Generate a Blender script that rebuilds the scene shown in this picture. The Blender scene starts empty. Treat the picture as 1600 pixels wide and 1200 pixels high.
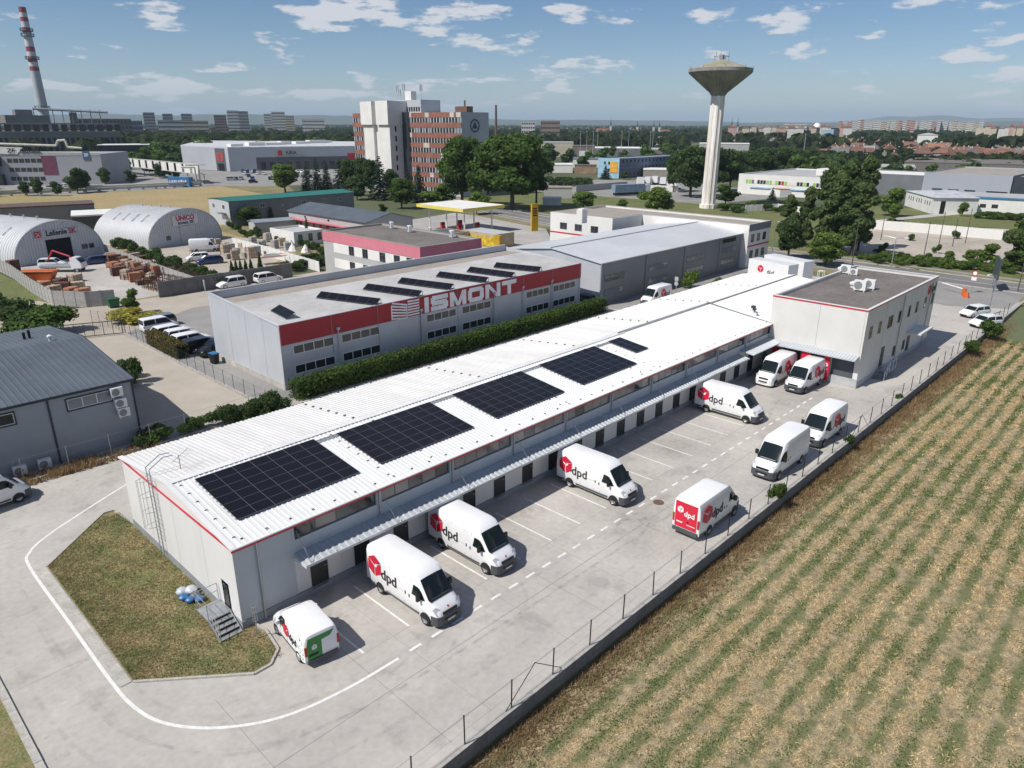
import bpy, math, random
import numpy as np
from mathutils import Vector, Matrix
random.seed(7); NR = np.random.RandomState(11)
PI = math.pi
scene = bpy.context.scene
C = scene.collection
# ---------------------------------------------------------------- camera
CF, CP, CR, CY = 1123.946, 0.346817, 0.002798, 0.763104
CO = np.array([-12.5241, -30.9958, 24.4642])
_cp, _sp = math.cos(CP), math.sin(CP)
_F = np.array([math.cos(CY)*_cp, math.sin(CY)*_cp, -_sp]); _R = np.array([math.sin(CY), -math.cos(CY), 0.]); _U = np.cross(_R, _F)
_R, _U = _R*math.cos(CR)+_U*math.sin(CR), -_R*math.sin(CR)+_U*math.cos(CR)
cam_d = bpy.data.cameras.new('camera'); cam = bpy.data.objects.new('camera', cam_d); C.objects.link(cam)
cam_d.sensor_width = 36; cam_d.lens = 36*CF/1600; cam_d.clip_start = 0.5; cam_d.clip_end = 90000
cam.matrix_world = Matrix(((_R[0], _U[0], -_F[0], CO[0]), (_R[1], _U[1], -_F[1], CO[1]), (_R[2], _U[2], -_F[2], CO[2]), (0, 0, 0, 1)))
scene.camera = cam
def _ray(u, v): return _F*CF+_R*(u-800)+_U*(600-v)
def G(u, v, z=0.):            # survey helper: the point of the photograph that lies at height z, in metres
    d = _ray(u, v); return CO+d*((z-CO[2])/d[2])
def GX(u, v, x):
    d = _ray(u, v); return CO+d*((x-CO[0])/d[0])
def GY(u, v, y):
    d = _ray(u, v); return CO+d*((y-CO[1])/d[1])
def AT(u, v, D):              # point seen in direction (u, v) at horizontal distance D
    d = _ray(u, v); return CO+d*(D/math.hypot(d[0], d[1]))
# ---------------------------------------------------------------- sky, sun, exposure
SUN = Vector((-0.80, 0.235, 1.0)).normalized()
SUN_EL = math.asin(SUN.z); SUN_AZ = math.atan2(SUN.x, SUN.y)
world = bpy.data.worlds.new('World'); scene.world = world; world.use_nodes = True
nt = world.node_tree; nt.nodes.clear()
def wn(t, **k):
    n = nt.nodes.new(t)
    for a, b in k.items(): setattr(n, a, b)
    return n
def wl(a, b): nt.links.new(a, b)
sky = wn('ShaderNodeTexSky', sky_type='NISHITA', sun_disc=False, sun_elevation=SUN_EL, sun_rotation=SUN_AZ, altitude=150, air_density=1.0, dust_density=0.25, ozone_density=2.2)
tc = wn('ShaderNodeTexCoord'); sep = wn('ShaderNodeSeparateXYZ'); wl(tc.outputs['Generated'], sep.inputs[0])
def wmath(op, a, b=None, c=None, clamp=False):
    n = wn('ShaderNodeMath', operation=op, use_clamp=clamp)
    for i, x in enumerate((a, b, c)):
        if x is None: continue
        if isinstance(x, (int, float)): n.inputs[i].default_value = x
        else: wl(x, n.inputs[i])
    return n.outputs[0]
zc = wmath('MAXIMUM', sep.outputs[2], 0.0)
# clouds: fair weather cumulus, small and flat towards the horizon
cmb = wn('ShaderNodeCombineXYZ')
wl(wmath('MULTIPLY', sep.outputs[0], 9.0), cmb.inputs[0]); wl(wmath('MULTIPLY', sep.outputs[1], 9.0), cmb.inputs[1])
wl(wmath('MULTIPLY', wmath('POWER', zc, 0.8), 27.0), cmb.inputs[2])
n1 = wn('ShaderNodeTexNoise'); n1.inputs['Scale'].default_value = 1.3; n1.inputs['Detail'].default_value = 8; n1.inputs['Roughness'].default_value = .58; wl(cmb.outputs[0], n1.inputs['Vector'])
n2 = wn('ShaderNodeTexNoise'); n2.inputs['Scale'].default_value = 0.35; n2.inputs['Detail'].default_value = 2; wl(cmb.outputs[0], n2.inputs['Vector'])
thr = wmath('ADD', n1.outputs['Fac'], wmath('MULTIPLY', wmath('SUBTRACT', n2.outputs['Fac'], .5), .35))
mr = wn('ShaderNodeMapRange', interpolation_type='SMOOTHSTEP'); wl(thr, mr.inputs['Value'])
mr.inputs['From Min'].default_value = .535; mr.inputs['From Max'].default_value = .615
mask = wmath('MULTIPLY', mr.outputs[0], 0.85)
# paler towards the horizon, hazier
grey = wn('ShaderNodeHueSaturation'); grey.inputs['Saturation'].default_value = 1.2
wl(wmath('ADD', wmath('MULTIPLY', wmath('POWER', 2.718, wmath('MULTIPLY', zc, -8.0)), .30), .66), grey.inputs['Value'])
wl(sky.outputs[0], grey.inputs['Color'])
tint = wn('ShaderNodeMix', data_type='RGBA', blend_type='MULTIPLY'); tint.inputs['Factor'].default_value = 1; wl(grey.outputs[0], tint.inputs['A']); tint.inputs['B'].default_value = (.90, .97, 1.13, 1)
mixc = wn('ShaderNodeMix', data_type='RGBA'); wl(mask, mixc.inputs['Factor']); wl(tint.outputs['Result'], mixc.inputs['A']); mixc.inputs['B'].default_value = (8.0, 8.0, 8.2, 1)
bg = wn('ShaderNodeBackground'); bg.inputs['Strength'].default_value = 0.088; wl(mixc.outputs['Result'], bg.inputs['Color'])
out = wn('ShaderNodeOutputWorld'); wl(bg.outputs[0], out.inputs['Surface'])
sl = bpy.data.lights.new('sun', 'SUN'); sl.energy = 4.5; sl.angle = math.radians(0.5); sl.color = (1.0, .955, .89)
sun = bpy.data.objects.new('sun', sl); C.objects.link(sun); sun.rotation_euler = SUN.to_track_quat('Z', 'Y').to_euler()
vs = scene.view_settings; vs.view_transform = 'Standard'; vs.look = 'None'; vs.exposure = 0.16; vs.gamma = 1.0; vs.use_curve_mapping = False
scene.cycles.max_bounces = 6; scene.cycles.diffuse_bounces = 3; scene.cycles.transparent_max_bounces = 16; scene.cycles.volume_bounces = 0
scene.cycles.use_denoising = True

# ---------------------------------------------------------------- materials
MATS = {}
def mat(name, col, rough=.7, metal=0., var=0.12, scale=.6, var2=0., scale2=12., bump=0., bscale=20., spec=.4, col2=None, streak=False, leaf=False, coords='Object', island=0., spots=None):
    if name in MATS: return MATS[name]
    m = bpy.data.materials.new(name); m.use_nodes = True; t = m.node_tree; N = t.nodes; L = t.links
    b = N['Principled BSDF']; b.inputs['Roughness'].default_value = rough; b.inputs['Metallic'].default_value = metal; b.inputs['Specular IOR Level'].default_value = spec
    tcn = N.new('ShaderNodeTexCoord'); vec = tcn.outputs[coords] if coords != 'World' else N.new('ShaderNodeNewGeometry').outputs['Position']
    if streak:
        mp = N.new('ShaderNodeMapping'); mp.inputs['Scale'].default_value = (1, .10, 1) if streak == 'y' else (1, 1, .12); L.new(vec, mp.inputs[0]); vec = mp.outputs[0]
    no = N.new('ShaderNodeTexNoise'); no.inputs['Scale'].default_value = scale; no.inputs['Detail'].default_value = 6; no.inputs['Roughness'].default_value = .62; L.new(vec, no.inputs['Vector'])
    c2 = col2 if col2 else tuple(c*(1-var*2) for c in col); c1 = col if col2 else tuple(min(1, c*(1+var)) for c in col)
    rp = N.new('ShaderNodeMapRange'); rp.inputs['From Min'].default_value = .33; rp.inputs['From Max'].default_value = .67; L.new(no.outputs['Fac'], rp.inputs['Value'])
    mx = N.new('ShaderNodeMix'); mx.data_type = 'RGBA'; L.new(rp.outputs[0], mx.inputs['Factor']); mx.inputs['A'].default_value = (*c2, 1); mx.inputs['B'].default_value = (*c1, 1)
    res = mx.outputs['Result']
    if var2:
        nb = N.new('ShaderNodeTexNoise'); nb.inputs['Scale'].default_value = scale2; nb.inputs['Detail'].default_value = 4; L.new(vec, nb.inputs['Vector'])
        mm = N.new('ShaderNodeMapRange'); mm.inputs['From Min'].default_value = .3; mm.inputs['From Max'].default_value = .7; mm.inputs['To Min'].default_value = 1-var2; mm.inputs['To Max'].default_value = 1+var2; L.new(nb.outputs['Fac'], mm.inputs['Value'])
        vm = N.new('ShaderNodeVectorMath'); vm.operation = 'SCALE'; L.new(res, vm.inputs[0]); L.new(mm.outputs[0], vm.inputs['Scale']); res = vm.outputs[0]
    if spots:
        for sc_, lo, k_ in spots:
            ns = N.new('ShaderNodeTexNoise'); ns.inputs['Scale'].default_value = sc_; ns.inputs['Detail'].default_value = 5; ns.inputs['Roughness'].default_value = .6; L.new(vec, ns.inputs['Vector'])
            ms_ = N.new('ShaderNodeMapRange'); ms_.inputs['From Min'].default_value = lo; ms_.inputs['From Max'].default_value = lo+.12; ms_.inputs['To Min'].default_value = 1; ms_.inputs['To Max'].default_value = k_; L.new(ns.outputs['Fac'], ms_.inputs['Value'])
            vm = N.new('ShaderNodeVectorMath'); vm.operation = 'SCALE'; L.new(res, vm.inputs[0]); L.new(ms_.outputs[0], vm.inputs['Scale']); res = vm.outputs[0]
    if island:
        ge = N.new('ShaderNodeNewGeometry'); mm = N.new('ShaderNodeMapRange'); mm.inputs['To Min'].default_value = 1-island; mm.inputs['To Max'].default_value = 1+island; L.new(ge.outputs['Random Per Island'], mm.inputs['Value'])
        vm = N.new('ShaderNodeVectorMath'); vm.operation = 'SCALE'; L.new(res, vm.inputs[0]); L.new(mm.outputs[0], vm.inputs['Scale']); res = vm.outputs[0]
    L.new(res, b.inputs['Base Color'])
    if bump:
        nb = N.new('ShaderNodeTexNoise'); nb.inputs['Scale'].default_value = bscale; nb.inputs['Detail'].default_value = 5; L.new(vec, nb.inputs['Vector'])
        bp = N.new('ShaderNodeBump'); bp.inputs['Strength'].default_value = bump; bp.inputs['Distance'].default_value = .05; L.new(nb.outputs['Fac'], bp.inputs['Height']); L.new(bp.outputs[0], b.inputs['Normal'])
    if leaf:
        tr = N.new('ShaderNodeBsdfTranslucent'); L.new(res, tr.inputs['Color']); ms = N.new('ShaderNodeMixShader'); ms.inputs[0].default_value = .5
        L.new(b.outputs[0], ms.inputs[1]); L.new(tr.outputs[0], ms.inputs[2]); L.new(ms.outputs[0], N['Material Output'].inputs['Surface'])
    MATS[name] = m; return m
def glassm(name, col=(.02, .025, .03), rough=.06, spec=.8):
    return mat(name, col, rough=rough, var=.1, spec=spec)

# ---------------------------------------------------------------- mesh helpers
class MB:
    def __init__(s): s.v = []; s.f = []; s.m = []
    def add(s, vs, fs, m=0):
        seen = set(); fs = [f for f in fs if not (frozenset(f) in seen or seen.add(frozenset(f)))]     # never two faces on the same corners
        o = len(s.v); s.v += [tuple(map(float, p)) for p in vs]; s.f += [tuple(i+o for i in f) for f in fs]; s.m += [m]*len(fs); return s
    def box(s, x0, x1, y0, y1, z0, z1, m=0):
        return s.add([(x0, y0, z0), (x1, y0, z0), (x1, y1, z0), (x0, y1, z0), (x0, y0, z1), (x1, y0, z1), (x1, y1, z1), (x0, y1, z1)],
                     [(0, 3, 2, 1), (4, 5, 6, 7), (0, 1, 5, 4), (1, 2, 6, 5), (2, 3, 7, 6), (3, 0, 4, 7)], m)
    def poly(s, pts, m=0): return s.add(pts, [tuple(range(len(pts)))], m)
    def prism(s, pts, z0, z1, m=0):     # pts 2d, ccw
        n = len(pts)
        return s.add([(x, y, z0) for x, y in pts]+[(x, y, z1) for x, y in pts], [tuple(range(n))[::-1], tuple(range(n, 2*n))]+[(i, (i+1) % n, (i+1) % n+n, i+n) for i in range(n)], m)
    def slab(s, pts, t, m=0):           # 3d polygon given thickness t downward along -z
        n = len(pts)
        return s.add(list(pts)+[(p[0], p[1], p[2]-t) for p in pts], [tuple(range(n)), tuple(range(n, 2*n))[::-1]]+[(i, i+n, (i+1) % n+n, (i+1) % n) for i in range(n)], m)
    def tube(s, a, b, r, n=6, m=0, r2=None, cap=True):
        a = Vector(a); b = Vector(b); d = (b-a).normalized(); q = d.to_track_quat('Z', 'Y'); r2 = r if r2 is None else r2; vs = []
        for c, rr in ((a, r), (b, r2)):
            for i in range(n):
                vs.append(c+q@Vector((rr*math.cos(2*PI*i/n), rr*math.sin(2*PI*i/n), 0)))
        fs = [(i, (i+1) % n, (i+1) % n+n, i+n) for i in range(n)]
        if cap: fs += [tuple(range(n))[::-1], tuple(range(n, 2*n))]
        return s.add(vs, fs, m)
    def lathe(s, prof, n=24, c=(0, 0, 0), m=0):   # prof (r, z)
        vs = []; fs = []
        for r, z in prof:
            for i in range(n): vs.append((c[0]+r*math.cos(2*PI*i/n), c[1]+r*math.sin(2*PI*i/n), c[2]+z))
        for k in range(len(prof)-1):
            for i in range(n): fs.append((k*n+i, k*n+(i+1) % n, (k+1)*n+(i+1) % n, (k+1)*n+i))
        return s.add(vs, fs, m)
    def loft(s, rings, m=0, caps=True):
        n = len(rings[0]); vs = [p for r in rings for p in r]; fs = []
        for k in range(len(rings)-1):
            for i in range(n): fs.append((k*n+i, k*n+(i+1) % n, (k+1)*n+(i+1) % n, (k+1)*n+i))
        if caps: fs += [tuple(range(n))[::-1], tuple((len(rings)-1)*n+i for i in range(n))]
        return s.add(vs, fs, m)
    def mesh(s, name, mats, smooth=False):
        me = bpy.data.meshes.new(name); me.from_pydata(s.v, [], s.f)
        for m in (mats if isinstance(mats, (list, tuple)) else [mats]): me.materials.append(m)
        me.polygons.foreach_set('material_index', s.m)
        if smooth:
            me.polygons.foreach_set('use_smooth', [True]*len(me.polygons)); me.set_sharp_from_angle(angle=math.radians(smooth if smooth is not True else 35))
        me.update(); return me
    def build(s, name, mats, parent=None, loc=None, rz=0., smooth=False, kind=None):
        return put(name, s.mesh(name, mats, smooth), parent, loc, rz, kind)
def put(name, me, parent=None, loc=None, rz=0., kind=None, rot=None, sc=None):
    o = bpy.data.objects.new(name, me); C.objects.link(o)
    if parent: o.parent = parent
    if loc is not None: o.location = loc
    if rot is not None: o.rotation_euler = rot
    elif rz: o.rotation_euler = (0, 0, rz)
    if sc is not None: o.scale = sc if isinstance(sc, (tuple, list)) else (sc, sc, sc)
    if kind: o['kind'] = kind
    return o
def tag(o, label, cat, group=None, kind=None):
    o['label'] = label; o['category'] = cat
    if group: o['group'] = group
    if kind: o['kind'] = kind
    return o
def thing(name, label, cat, loc=(0, 0, 0), rz=0., group=None):
    o = bpy.data.objects.new(name, None); C.objects.link(o); o.location = tuple(map(float, loc)); o.rotation_euler = (0, 0, rz); o.empty_display_size = .3
    return tag(o, label, cat, group)
def dup(o, loc=None, rz=None, label=None, group=None, sc=None, parent=None):
    r = o.copy(); C.objects.link(r)
    if parent: r.parent = parent
    if loc is not None: r.location = tuple(map(float, loc))
    if rz is not None: r.rotation_euler = (0, 0, rz)
    if sc is not None: r.scale = sc if isinstance(sc, (tuple, list)) else (sc, sc, sc)
    if label: r['label'] = label
    if group: r['group'] = group
    for ch in KIDS.get(o.name, o.children):
        dup(ch, parent=r)
    return r
KIDS = {}
def cache_kids(o):
    KIDS[o.name] = list(o.children)
    for c in o.children: cache_kids(c)
def sheet(name, pts, z, m, kind='structure', parent=None, sub=None):
    b = MB(); b.poly([(float(p[0]), float(p[1]), z) for p in pts]); o = b.build(name, m, parent)
    if kind: o['kind'] = kind
    return o
def corr(x0, x1, a, b, period=.3, h=.04, duty=.35, thick=.06):
    """corrugated sheet: ribs run from a=(y,z) to b=(y,z), spaced along x"""
    mb = MB(); prof = []; n = max(1, int(round((x1-x0)/period))); p = (x1-x0)/n
    for i in range(n):
        s = x0+i*p; prof += [(s, 0), (s+p*(1-duty), 0), (s+p*(1-duty*.8), h), (s+p*(1-duty*.2), h)]
    prof.append((x1, 0)); k = len(prof)
    vs = [(x, a[0], a[1]+z) for x, z in prof]+[(x, b[0], b[1]+z) for x, z in prof]
    fs = [(i, i+1, i+1+k, i+k) for i in range(k-1)]
    mb.add(vs, fs)
    mb.slab([(x0, a[0], a[1]-.004), (x1, a[0], a[1]-.004), (x1, b[0], b[1]-.004), (x0, b[0], b[1]-.004)], thick)
    return mb
TXT = {}
def text_mesh(s, m, size=1., extrude=.01, bold=0., shear=0., space=1., scx=1.):
    k = (s, m.name, size, extrude, bold, shear, space, scx)
    if k in TXT: return TXT[k]
    cu = bpy.data.curves.new('lettering', 'FONT'); cu.body = s; cu.size = size; cu.extrude = extrude; cu.offset = bold; cu.shear = shear; cu.space_character = space
    cu.align_x = 'CENTER'; cu.align_y = 'CENTER'; cu.resolution_u = 3
    o = bpy.data.objects.new('tmp', cu); C.objects.link(o); bpy.context.view_layer.update()
    me = bpy.data.meshes.new_from_object(o.evaluated_get(bpy.context.evaluated_depsgraph_get())); bpy.data.objects.remove(o)
    if scx != 1.: me.transform(Matrix.Scale(scx, 4, (1, 0, 0)))
    me.materials.clear(); me.materials.append(m); me.name = 'lettering'; TXT[k] = me; return me
def text(s, m, loc, rz, size, parent=None, extrude=.01, bold=0., tilt=PI/2, space=1., scx=1., name='lettering', shear=0.):
    """rz=0: reads on a wall that faces -Y"""
    return put(name, text_mesh(s, m, size, extrude, bold, shear, space, scx), parent, loc, rot=(tilt, 0, rz))
WIN = {}
def window(parent, x, y, z, rz, w, h, n=1, fm=None, gm=None, name='window', t=.07, proud=.03, panes=True, rows=1):
    """window in a wall; rz=0 faces -Y; x,y,z = bottom left corner seen from outside"""
    fm = fm or M_FRAMEG; gm = gm or M_GLASS
    k = (round(w, 2), round(h, 2), n, fm.name, t, proud, rows)
    if k not in WIN:
        b = MB(); b.box(0, w, -proud, .05, 0, t); b.box(0, w, -proud, .05, h-t, h)
        for i in range(n+1):
            c = t/2+(w-t)*i/n; b.box(c-t/2, c+t/2, -proud, .05, t, h-t)
        for j in range(1, rows):
            c = h*j/rows
            for i in range(n): b.box((w-t)*i/n+t, (w-t)*(i+1)/n, -proud, .05, c-t/2, c+t/2)
        WIN[k] = b.mesh('window', fm)
    f = put(name, WIN[k], parent, (x, y, z), rz)
    pw = (w-t)/n-t; ph = (h-t)/rows-t; kp = (round(pw, 3), round(ph, 3), gm.name)
    if kp not in WIN:
        b = MB(); b.box(-pw/2, pw/2, -.012, .012, -ph/2, ph/2); WIN[kp] = b.mesh('pane', gm)
    for i in range(n):
        for j in range(rows):
            put('pane', WIN[kp], f, ((w-t)*i/n+t+pw/2, -proud+.02, t+ph/2+(h-t)*j/rows), rot=(random.uniform(-.012, .012), 0, random.uniform(-.012, .012)))
    return f
M_FRAMEG = mat('frame_grey', (.09, .10, .11), .5); M_FRAMEW = mat('frame_white', (.7, .7, .7), .5, var=.05)
M_GLASS = glassm('glass', (.03, .035, .04), spec=.7); M_GLASSL = glassm('glass_pale', (.16, .19, .22), .12)
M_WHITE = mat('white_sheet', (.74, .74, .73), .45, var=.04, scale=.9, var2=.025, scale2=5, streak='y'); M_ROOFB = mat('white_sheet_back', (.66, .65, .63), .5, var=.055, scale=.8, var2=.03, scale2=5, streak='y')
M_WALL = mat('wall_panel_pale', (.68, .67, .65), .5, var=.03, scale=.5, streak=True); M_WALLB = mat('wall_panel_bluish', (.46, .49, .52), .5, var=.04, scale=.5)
M_DOOR = mat('door_anthracite', (.025, .027, .03), .45); M_PLINTH = mat('plinth_grey', (.26, .28, .30), .7, var=.06)
M_RED = mat('red_trim', (.50, .03, .05), .45, var=.04); M_STEEL = mat('galvanised', (.42, .44, .46), .4, metal=.6, var=.08, scale=3)
M_DSTEEL = mat('dark_steel', (.06, .065, .07), .5, metal=.3); M_BLACK = mat('black_plastic', (.012, .012, .013), .5)
M_CONC = mat('concrete_block', (.36, .35, .335), .85, var=.1, scale=2, var2=.06, bump=.2)
# ================================================================ ground
M_YARD = mat('yard_concrete', (.50, .472, .43), .85, scale=.14, var2=.07, scale2=3, col2=(.385, .362, .33), bump=.1, bscale=30, spots=[(.12, .50, .90), (.35, .56, .80), (1.3, .64, .70)])
M_YARD2 = mat('tan_paving', (.43, .385, .325), .9, scale=.2, var2=.05, scale2=4, col2=(.36, .32, .265), bump=.1)
M_ASPH = mat('asphalt_old', (.20, .195, .19), .9, scale=.1, var2=.08, scale2=6, col2=(.15, .147, .143), bump=.15)
M_ASPHL = mat('asphalt_pale', (.30, .29, .275), .9, scale=.12, var2=.07, scale2=4, col2=(.22, .215, .205), bump=.15)
M_LOT = mat('waste_lot', (.46, .41, .35), .95, scale=.08, var2=.12, scale2=1.5, col2=(.32, .29, .235), bump=.2)
M_GRASSG = mat('grass_green', (.085, .12, .035), .95, scale=.12, var2=.35, scale2=2.2, col2=(.17, .16, .06), bump=.5, bscale=8)
M_GRASSD = mat('grass_dry', (.27, .21, .11), .95, scale=.10, var2=.25, scale2=2.0, col2=(.14, .145, .06), bump=.5, bscale=8)
M_HAY = mat('hay_field', (.37, .27, .14), .95, scale=.03, var2=.14, scale2=.8, col2=(.27, .23, .10))
M_LAWN = mat('lawn_dry', (.29, .215, .115), .95, scale=.55, var2=.35, scale2=9, col2=(.13, .15, .055), bump=.8, bscale=14)
M_PAINT = mat('road_paint', (.80, .79, .76), .8, scale=2.5, var2=.10, scale2=14, col2=(.62, .6, .57))
M_KERB = mat('kerb_concrete', (.44, .42, .38), .85, scale=1, var2=.1, scale2=8)
M_SOIL = mat('field_soil', (.40, .32, .19), .95, scale=2.4, var2=.38, scale2=11, col2=(.175, .145, .085), bump=.6, bscale=10)
M_FAR = mat('far_land', (.12, .125, .06), .95, scale=.004, var2=.35, scale2=.03, col2=(.055, .075, .035))
WY = -13.5                      # yard edge / retaining wall
FZ = -0.9
# one terrain sheet: the field lies 0.9 m below the yard and ramps up to the road in the east
b = MB(); xs = [-40000, -200, 90, 116, 200, 1000, 40000]; ys = [-40000, -150, WY-.35, WY-.2, 30, 200, 1000, 40000]
def tz(x, y):
    z = -.03
    if y < WY-.3: z = FZ-.05 if x <= 95 else (-.03 if x >= 112 else FZ-.05)
    return z
vv = [(x, y, tz(x, y)) for x in xs for y in ys]; ny = len(ys)
b.add(vv, [(i*ny+j, (i+1)*ny+j, (i+1)*ny+j+1, i*ny+j+1) for i in range(len(xs)-1) for j in range(ny-1)])
b.build('ground', M_FAR, kind='structure')
# crop field with rows along X
M_FIELD = M_SOIL
_t = M_SOIL.node_tree; _N = _t.nodes; _L = _t.links; _b = _N['Principled BSDF']; _src = _b.inputs['Base Color'].links[0].from_socket     # weeds grow along the rows
_tc = _N.new('ShaderNodeTexCoord'); _sp = _N.new('ShaderNodeSeparateXYZ'); _L.new(_tc.outputs['Object'], _sp.inputs[0]); _no = _N.new('ShaderNodeTexNoise'); _no.inputs['Scale'].default_value = .8; _L.new(_tc.outputs['Object'], _no.inputs['Vector'])
def _m(op, a, b_):
    n = _N.new('ShaderNodeMath'); n.operation = op
    for i, x in enumerate((a, b_)):
        if x is None: continue
        if isinstance(x, (int, float)): n.inputs[i].default_value = x
        else: _L.new(x, n.inputs[i])
    return n.outputs[0]
_w = _m('COSINE', _m('MULTIPLY', _m('ADD', _sp.outputs[1], _m('MULTIPLY', _no.outputs['Fac'], .25)), 2*PI/1.25), None)
_f = _N.new('ShaderNodeMapRange'); _L.new(_m('ADD', _w, _m('MULTIPLY', _m('SUBTRACT', _no.outputs['Fac'], .5), -5.)), _f.inputs['Value']); _f.inputs['From Min'].default_value = .3; _f.inputs['From Max'].default_value = -1.1; _f.inputs['To Max'].default_value = .75
_x = _N.new('ShaderNodeMix'); _x.data_type = 'RGBA'; _L.new(_f.outputs[0], _x.inputs['Factor']); _L.new(_src, _x.inputs['A']); _x.inputs['B'].default_value = (.095, .12, .045, 1); _L.new(_x.outputs['Result'], _b.inputs['Base Color'])
b = MB(); b.add([(-60, -150, FZ), (100, -150, FZ), (118, -150, -.02), (-60, WY-.3, FZ), (100, WY-.3, FZ), (118, WY-.3, -.02)], [(0, 1, 4, 3), (1, 2, 5, 4)])
b.build('field', M_FIELD, kind='structure')
sheet('dry_field', [G(-60, 345), (20, 60, 0), (62, 100, 0), (66, 145, 0), (120, 215, 0), (128, 285, 0), (60, 290, 0), (-60, 290, 0), (-160, 250, 0)], -.018, M_HAY)
sheet('grass_verge', [(-60, 60), (16, 80), (15, 128), (30, 150), (-60, 170)], -.012, M_GRASSG)
sheet('grass_verge', [(112, -60), (240, -60), (240, 60), (112, 40)], -.014, M_GRASSG)
sheet('grass_verge', [(100, 18), (127, 22), (133, 60), (140, 110), (190, 260), (230, 260), (210, 40), (130, 10)], -.02, M_GRASSG)
sheet('grass_verge', [(60, 95), (78, 95), (130, 215), (170, 300), (140, 300), (66, 160)], -.022, M_GRASSD)
sheet('yard_paving', [(-60, WY), (116, WY), (116, -6), (112, 16), (116, 26), (83, 26), (83, 27.5), (5.6, 27.5), (-60, 27.5)], 0., M_YARD)
sheet('courtyard_paving', [(-30, 27.5), (16, 27.5), (16, 62), (10.5, 64.5), (-30, 58)], .004, M_YARD2)
sheet('access_road', [(-60, 58), (10.5, 64.5), (16, 62), (57, 66), (57, 80.3), (22, 80.3), (16, 81), (14, 90), (-10, 90), (-60, 82)], -.004, M_YARD2)
sheet('parking_asphalt', [(16, 27.5), (69, 27.5), (69, 48), (57, 52), (57, 66), (28, 70), (16, 62.6)], -.002, M_ASPHL)
sheet('service_lane', [(69, 26.2), (118, 26.2), (122, 32), (118, 52), (100, 52), (69, 52)], .003, M_ASPHL)
sheet('storage_yard_paving', [(17, 81.2), (27.3, 81.2), (35, 88), (38, 124), (36, 128), (18.5, 122)], .004, M_YARD)
sheet('builder_yard_paving', [(27.6, 81.2), (43, 81.4), (56, 96), (66, 108), (68, 118), (62, 133), (43, 125.5), (38, 124), (35.2, 88)], .008, M_YARD2)
sheet('forecourt_paving', [(68.6, 52), (100, 64), (118, 82), (131, 95), (131, 130), (104, 124), (84, 100), (68, 98)], .001, mat('forecourt', (.42, .40, .375), .9, scale=.12, var2=.06, scale2=3, col2=(.31, .30, .28)))
# main road: runs along Y in the east and bends away to the north
RD = [(122.5, -90), (124.5, -30), (126, 0), (127.8, 30), (131, 62), (136.5, 95), (146, 135), (157, 175), (168, 215), (176, 260), (178, 330), (150, 420), (60, 520)]
def ribbon(name, pts, w0, w1, z, m, kind='structure', parent=None):
    b = MB(); L = []; R = []
    P2 = [Vector(p[:2]) for p in pts]
    for i, p in enumerate(P2):
        d = (P2[min(i+1, len(P2)-1)]-P2[max(i-1, 0)]).normalized(); nrm = Vector((-d.y, d.x))
        L.append((*(p+nrm*w1), z)); R.append((*(p+nrm*w0), z))
    n = len(P2); b.add(L+R, [(n+i, n+i+1, i+1, i) for i in range(n-1)]); o = b.build(name, m, parent)
    if kind: o['kind'] = kind
    return o
def smooth_pts(pts, k=5):
    P2 = [Vector(p[:2]) for p in pts]; o = []
    for i in range(len(P2)-1):
        p0, p1, p2, p3 = P2[max(i-1, 0)], P2[i], P2[i+1], P2[min(i+2, len(P2)-1)]
        for j in range(k):
            t = j/k; o.append(.5*((2*p1)+(-p0+p2)*t+(2*p0-5*p1+4*p2-p3)*t*t+(-p0+3*p1-3*p2+p3)*t**3))
    return o+[P2[-1]]
RDS = smooth_pts(RD)
ribbon('road', RDS, -4.2, 4.2, .010, M_ASPH)
ribbon('pavement', RDS, 5.2, 7.2, .012, M_ASPHL); ribbon('pavement', RDS, -8.5, -6.6, .012, M_ASPHL)
ribbon('grass_verge', RDS[:40], -14, -8.6, .006, M_GRASSG); ribbon('grass_verge', RDS[:40], -6.5, -4.5, .007, M_GRASSD); ribbon('grass_verge', RDS[:40], 7.3, 11, .006, M_GRASSD)
b = MB()
for sgn in (-1, 1):
    P2 = RDS
    for i in range(len(P2)-1):
        d = (P2[i+1]-P2[i]).normalized(); nn = Vector((-d.y, d.x))*sgn; a = P2[i]+nn*4.2; c = P2[i+1]+nn*4.2; e = P2[i+1]+nn*4.4; f = P2[i]+nn*4.4
        pts = [a, c, e, f] if sgn < 0 else [a, f, e, c]
        b.prism([tuple(q) for q in (pts if sgn > 0 else pts)], -.02, .12)
b.build('road_kerb', M_KERB, kind='structure')
ribbon('road_marking', RDS, -.07, .07, .016, M_PAINT); 
sheet('side_road', [(112, 14), (122.5, 14), (121.6, -13), (108, -13), (104, -6), (108, 6)], .0135, M_ASPHL)
sheet('waste_lot_ground', [(134, -60), (215, -60), (205, 8), (184, 34), (160, 34), (137, 22)], .000, M_LOT)
sheet('car_park', [(131, 262), (182, 236), (235, 300), (262, 345), (180, 392), (120, 330)], -.006, M_ASPHL)
sheet('factory_yard', [(60, 272), (140, 268), (185, 400), (60, 420)], -.009, M_ASPHL)
sheet('depot_yard', [(205, 90), (255, 80), (290, 150), (255, 200), (200, 180)], -.008, M_ASPHL)
sheet('park_path', [(190, 20), (195, 20), (238, -40), (230, -60)], .006, M_YARD)
sheet('park_path', [(196, 34), (200, 36), (262, 20), (262, 14)], .008, M_YARD)
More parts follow.
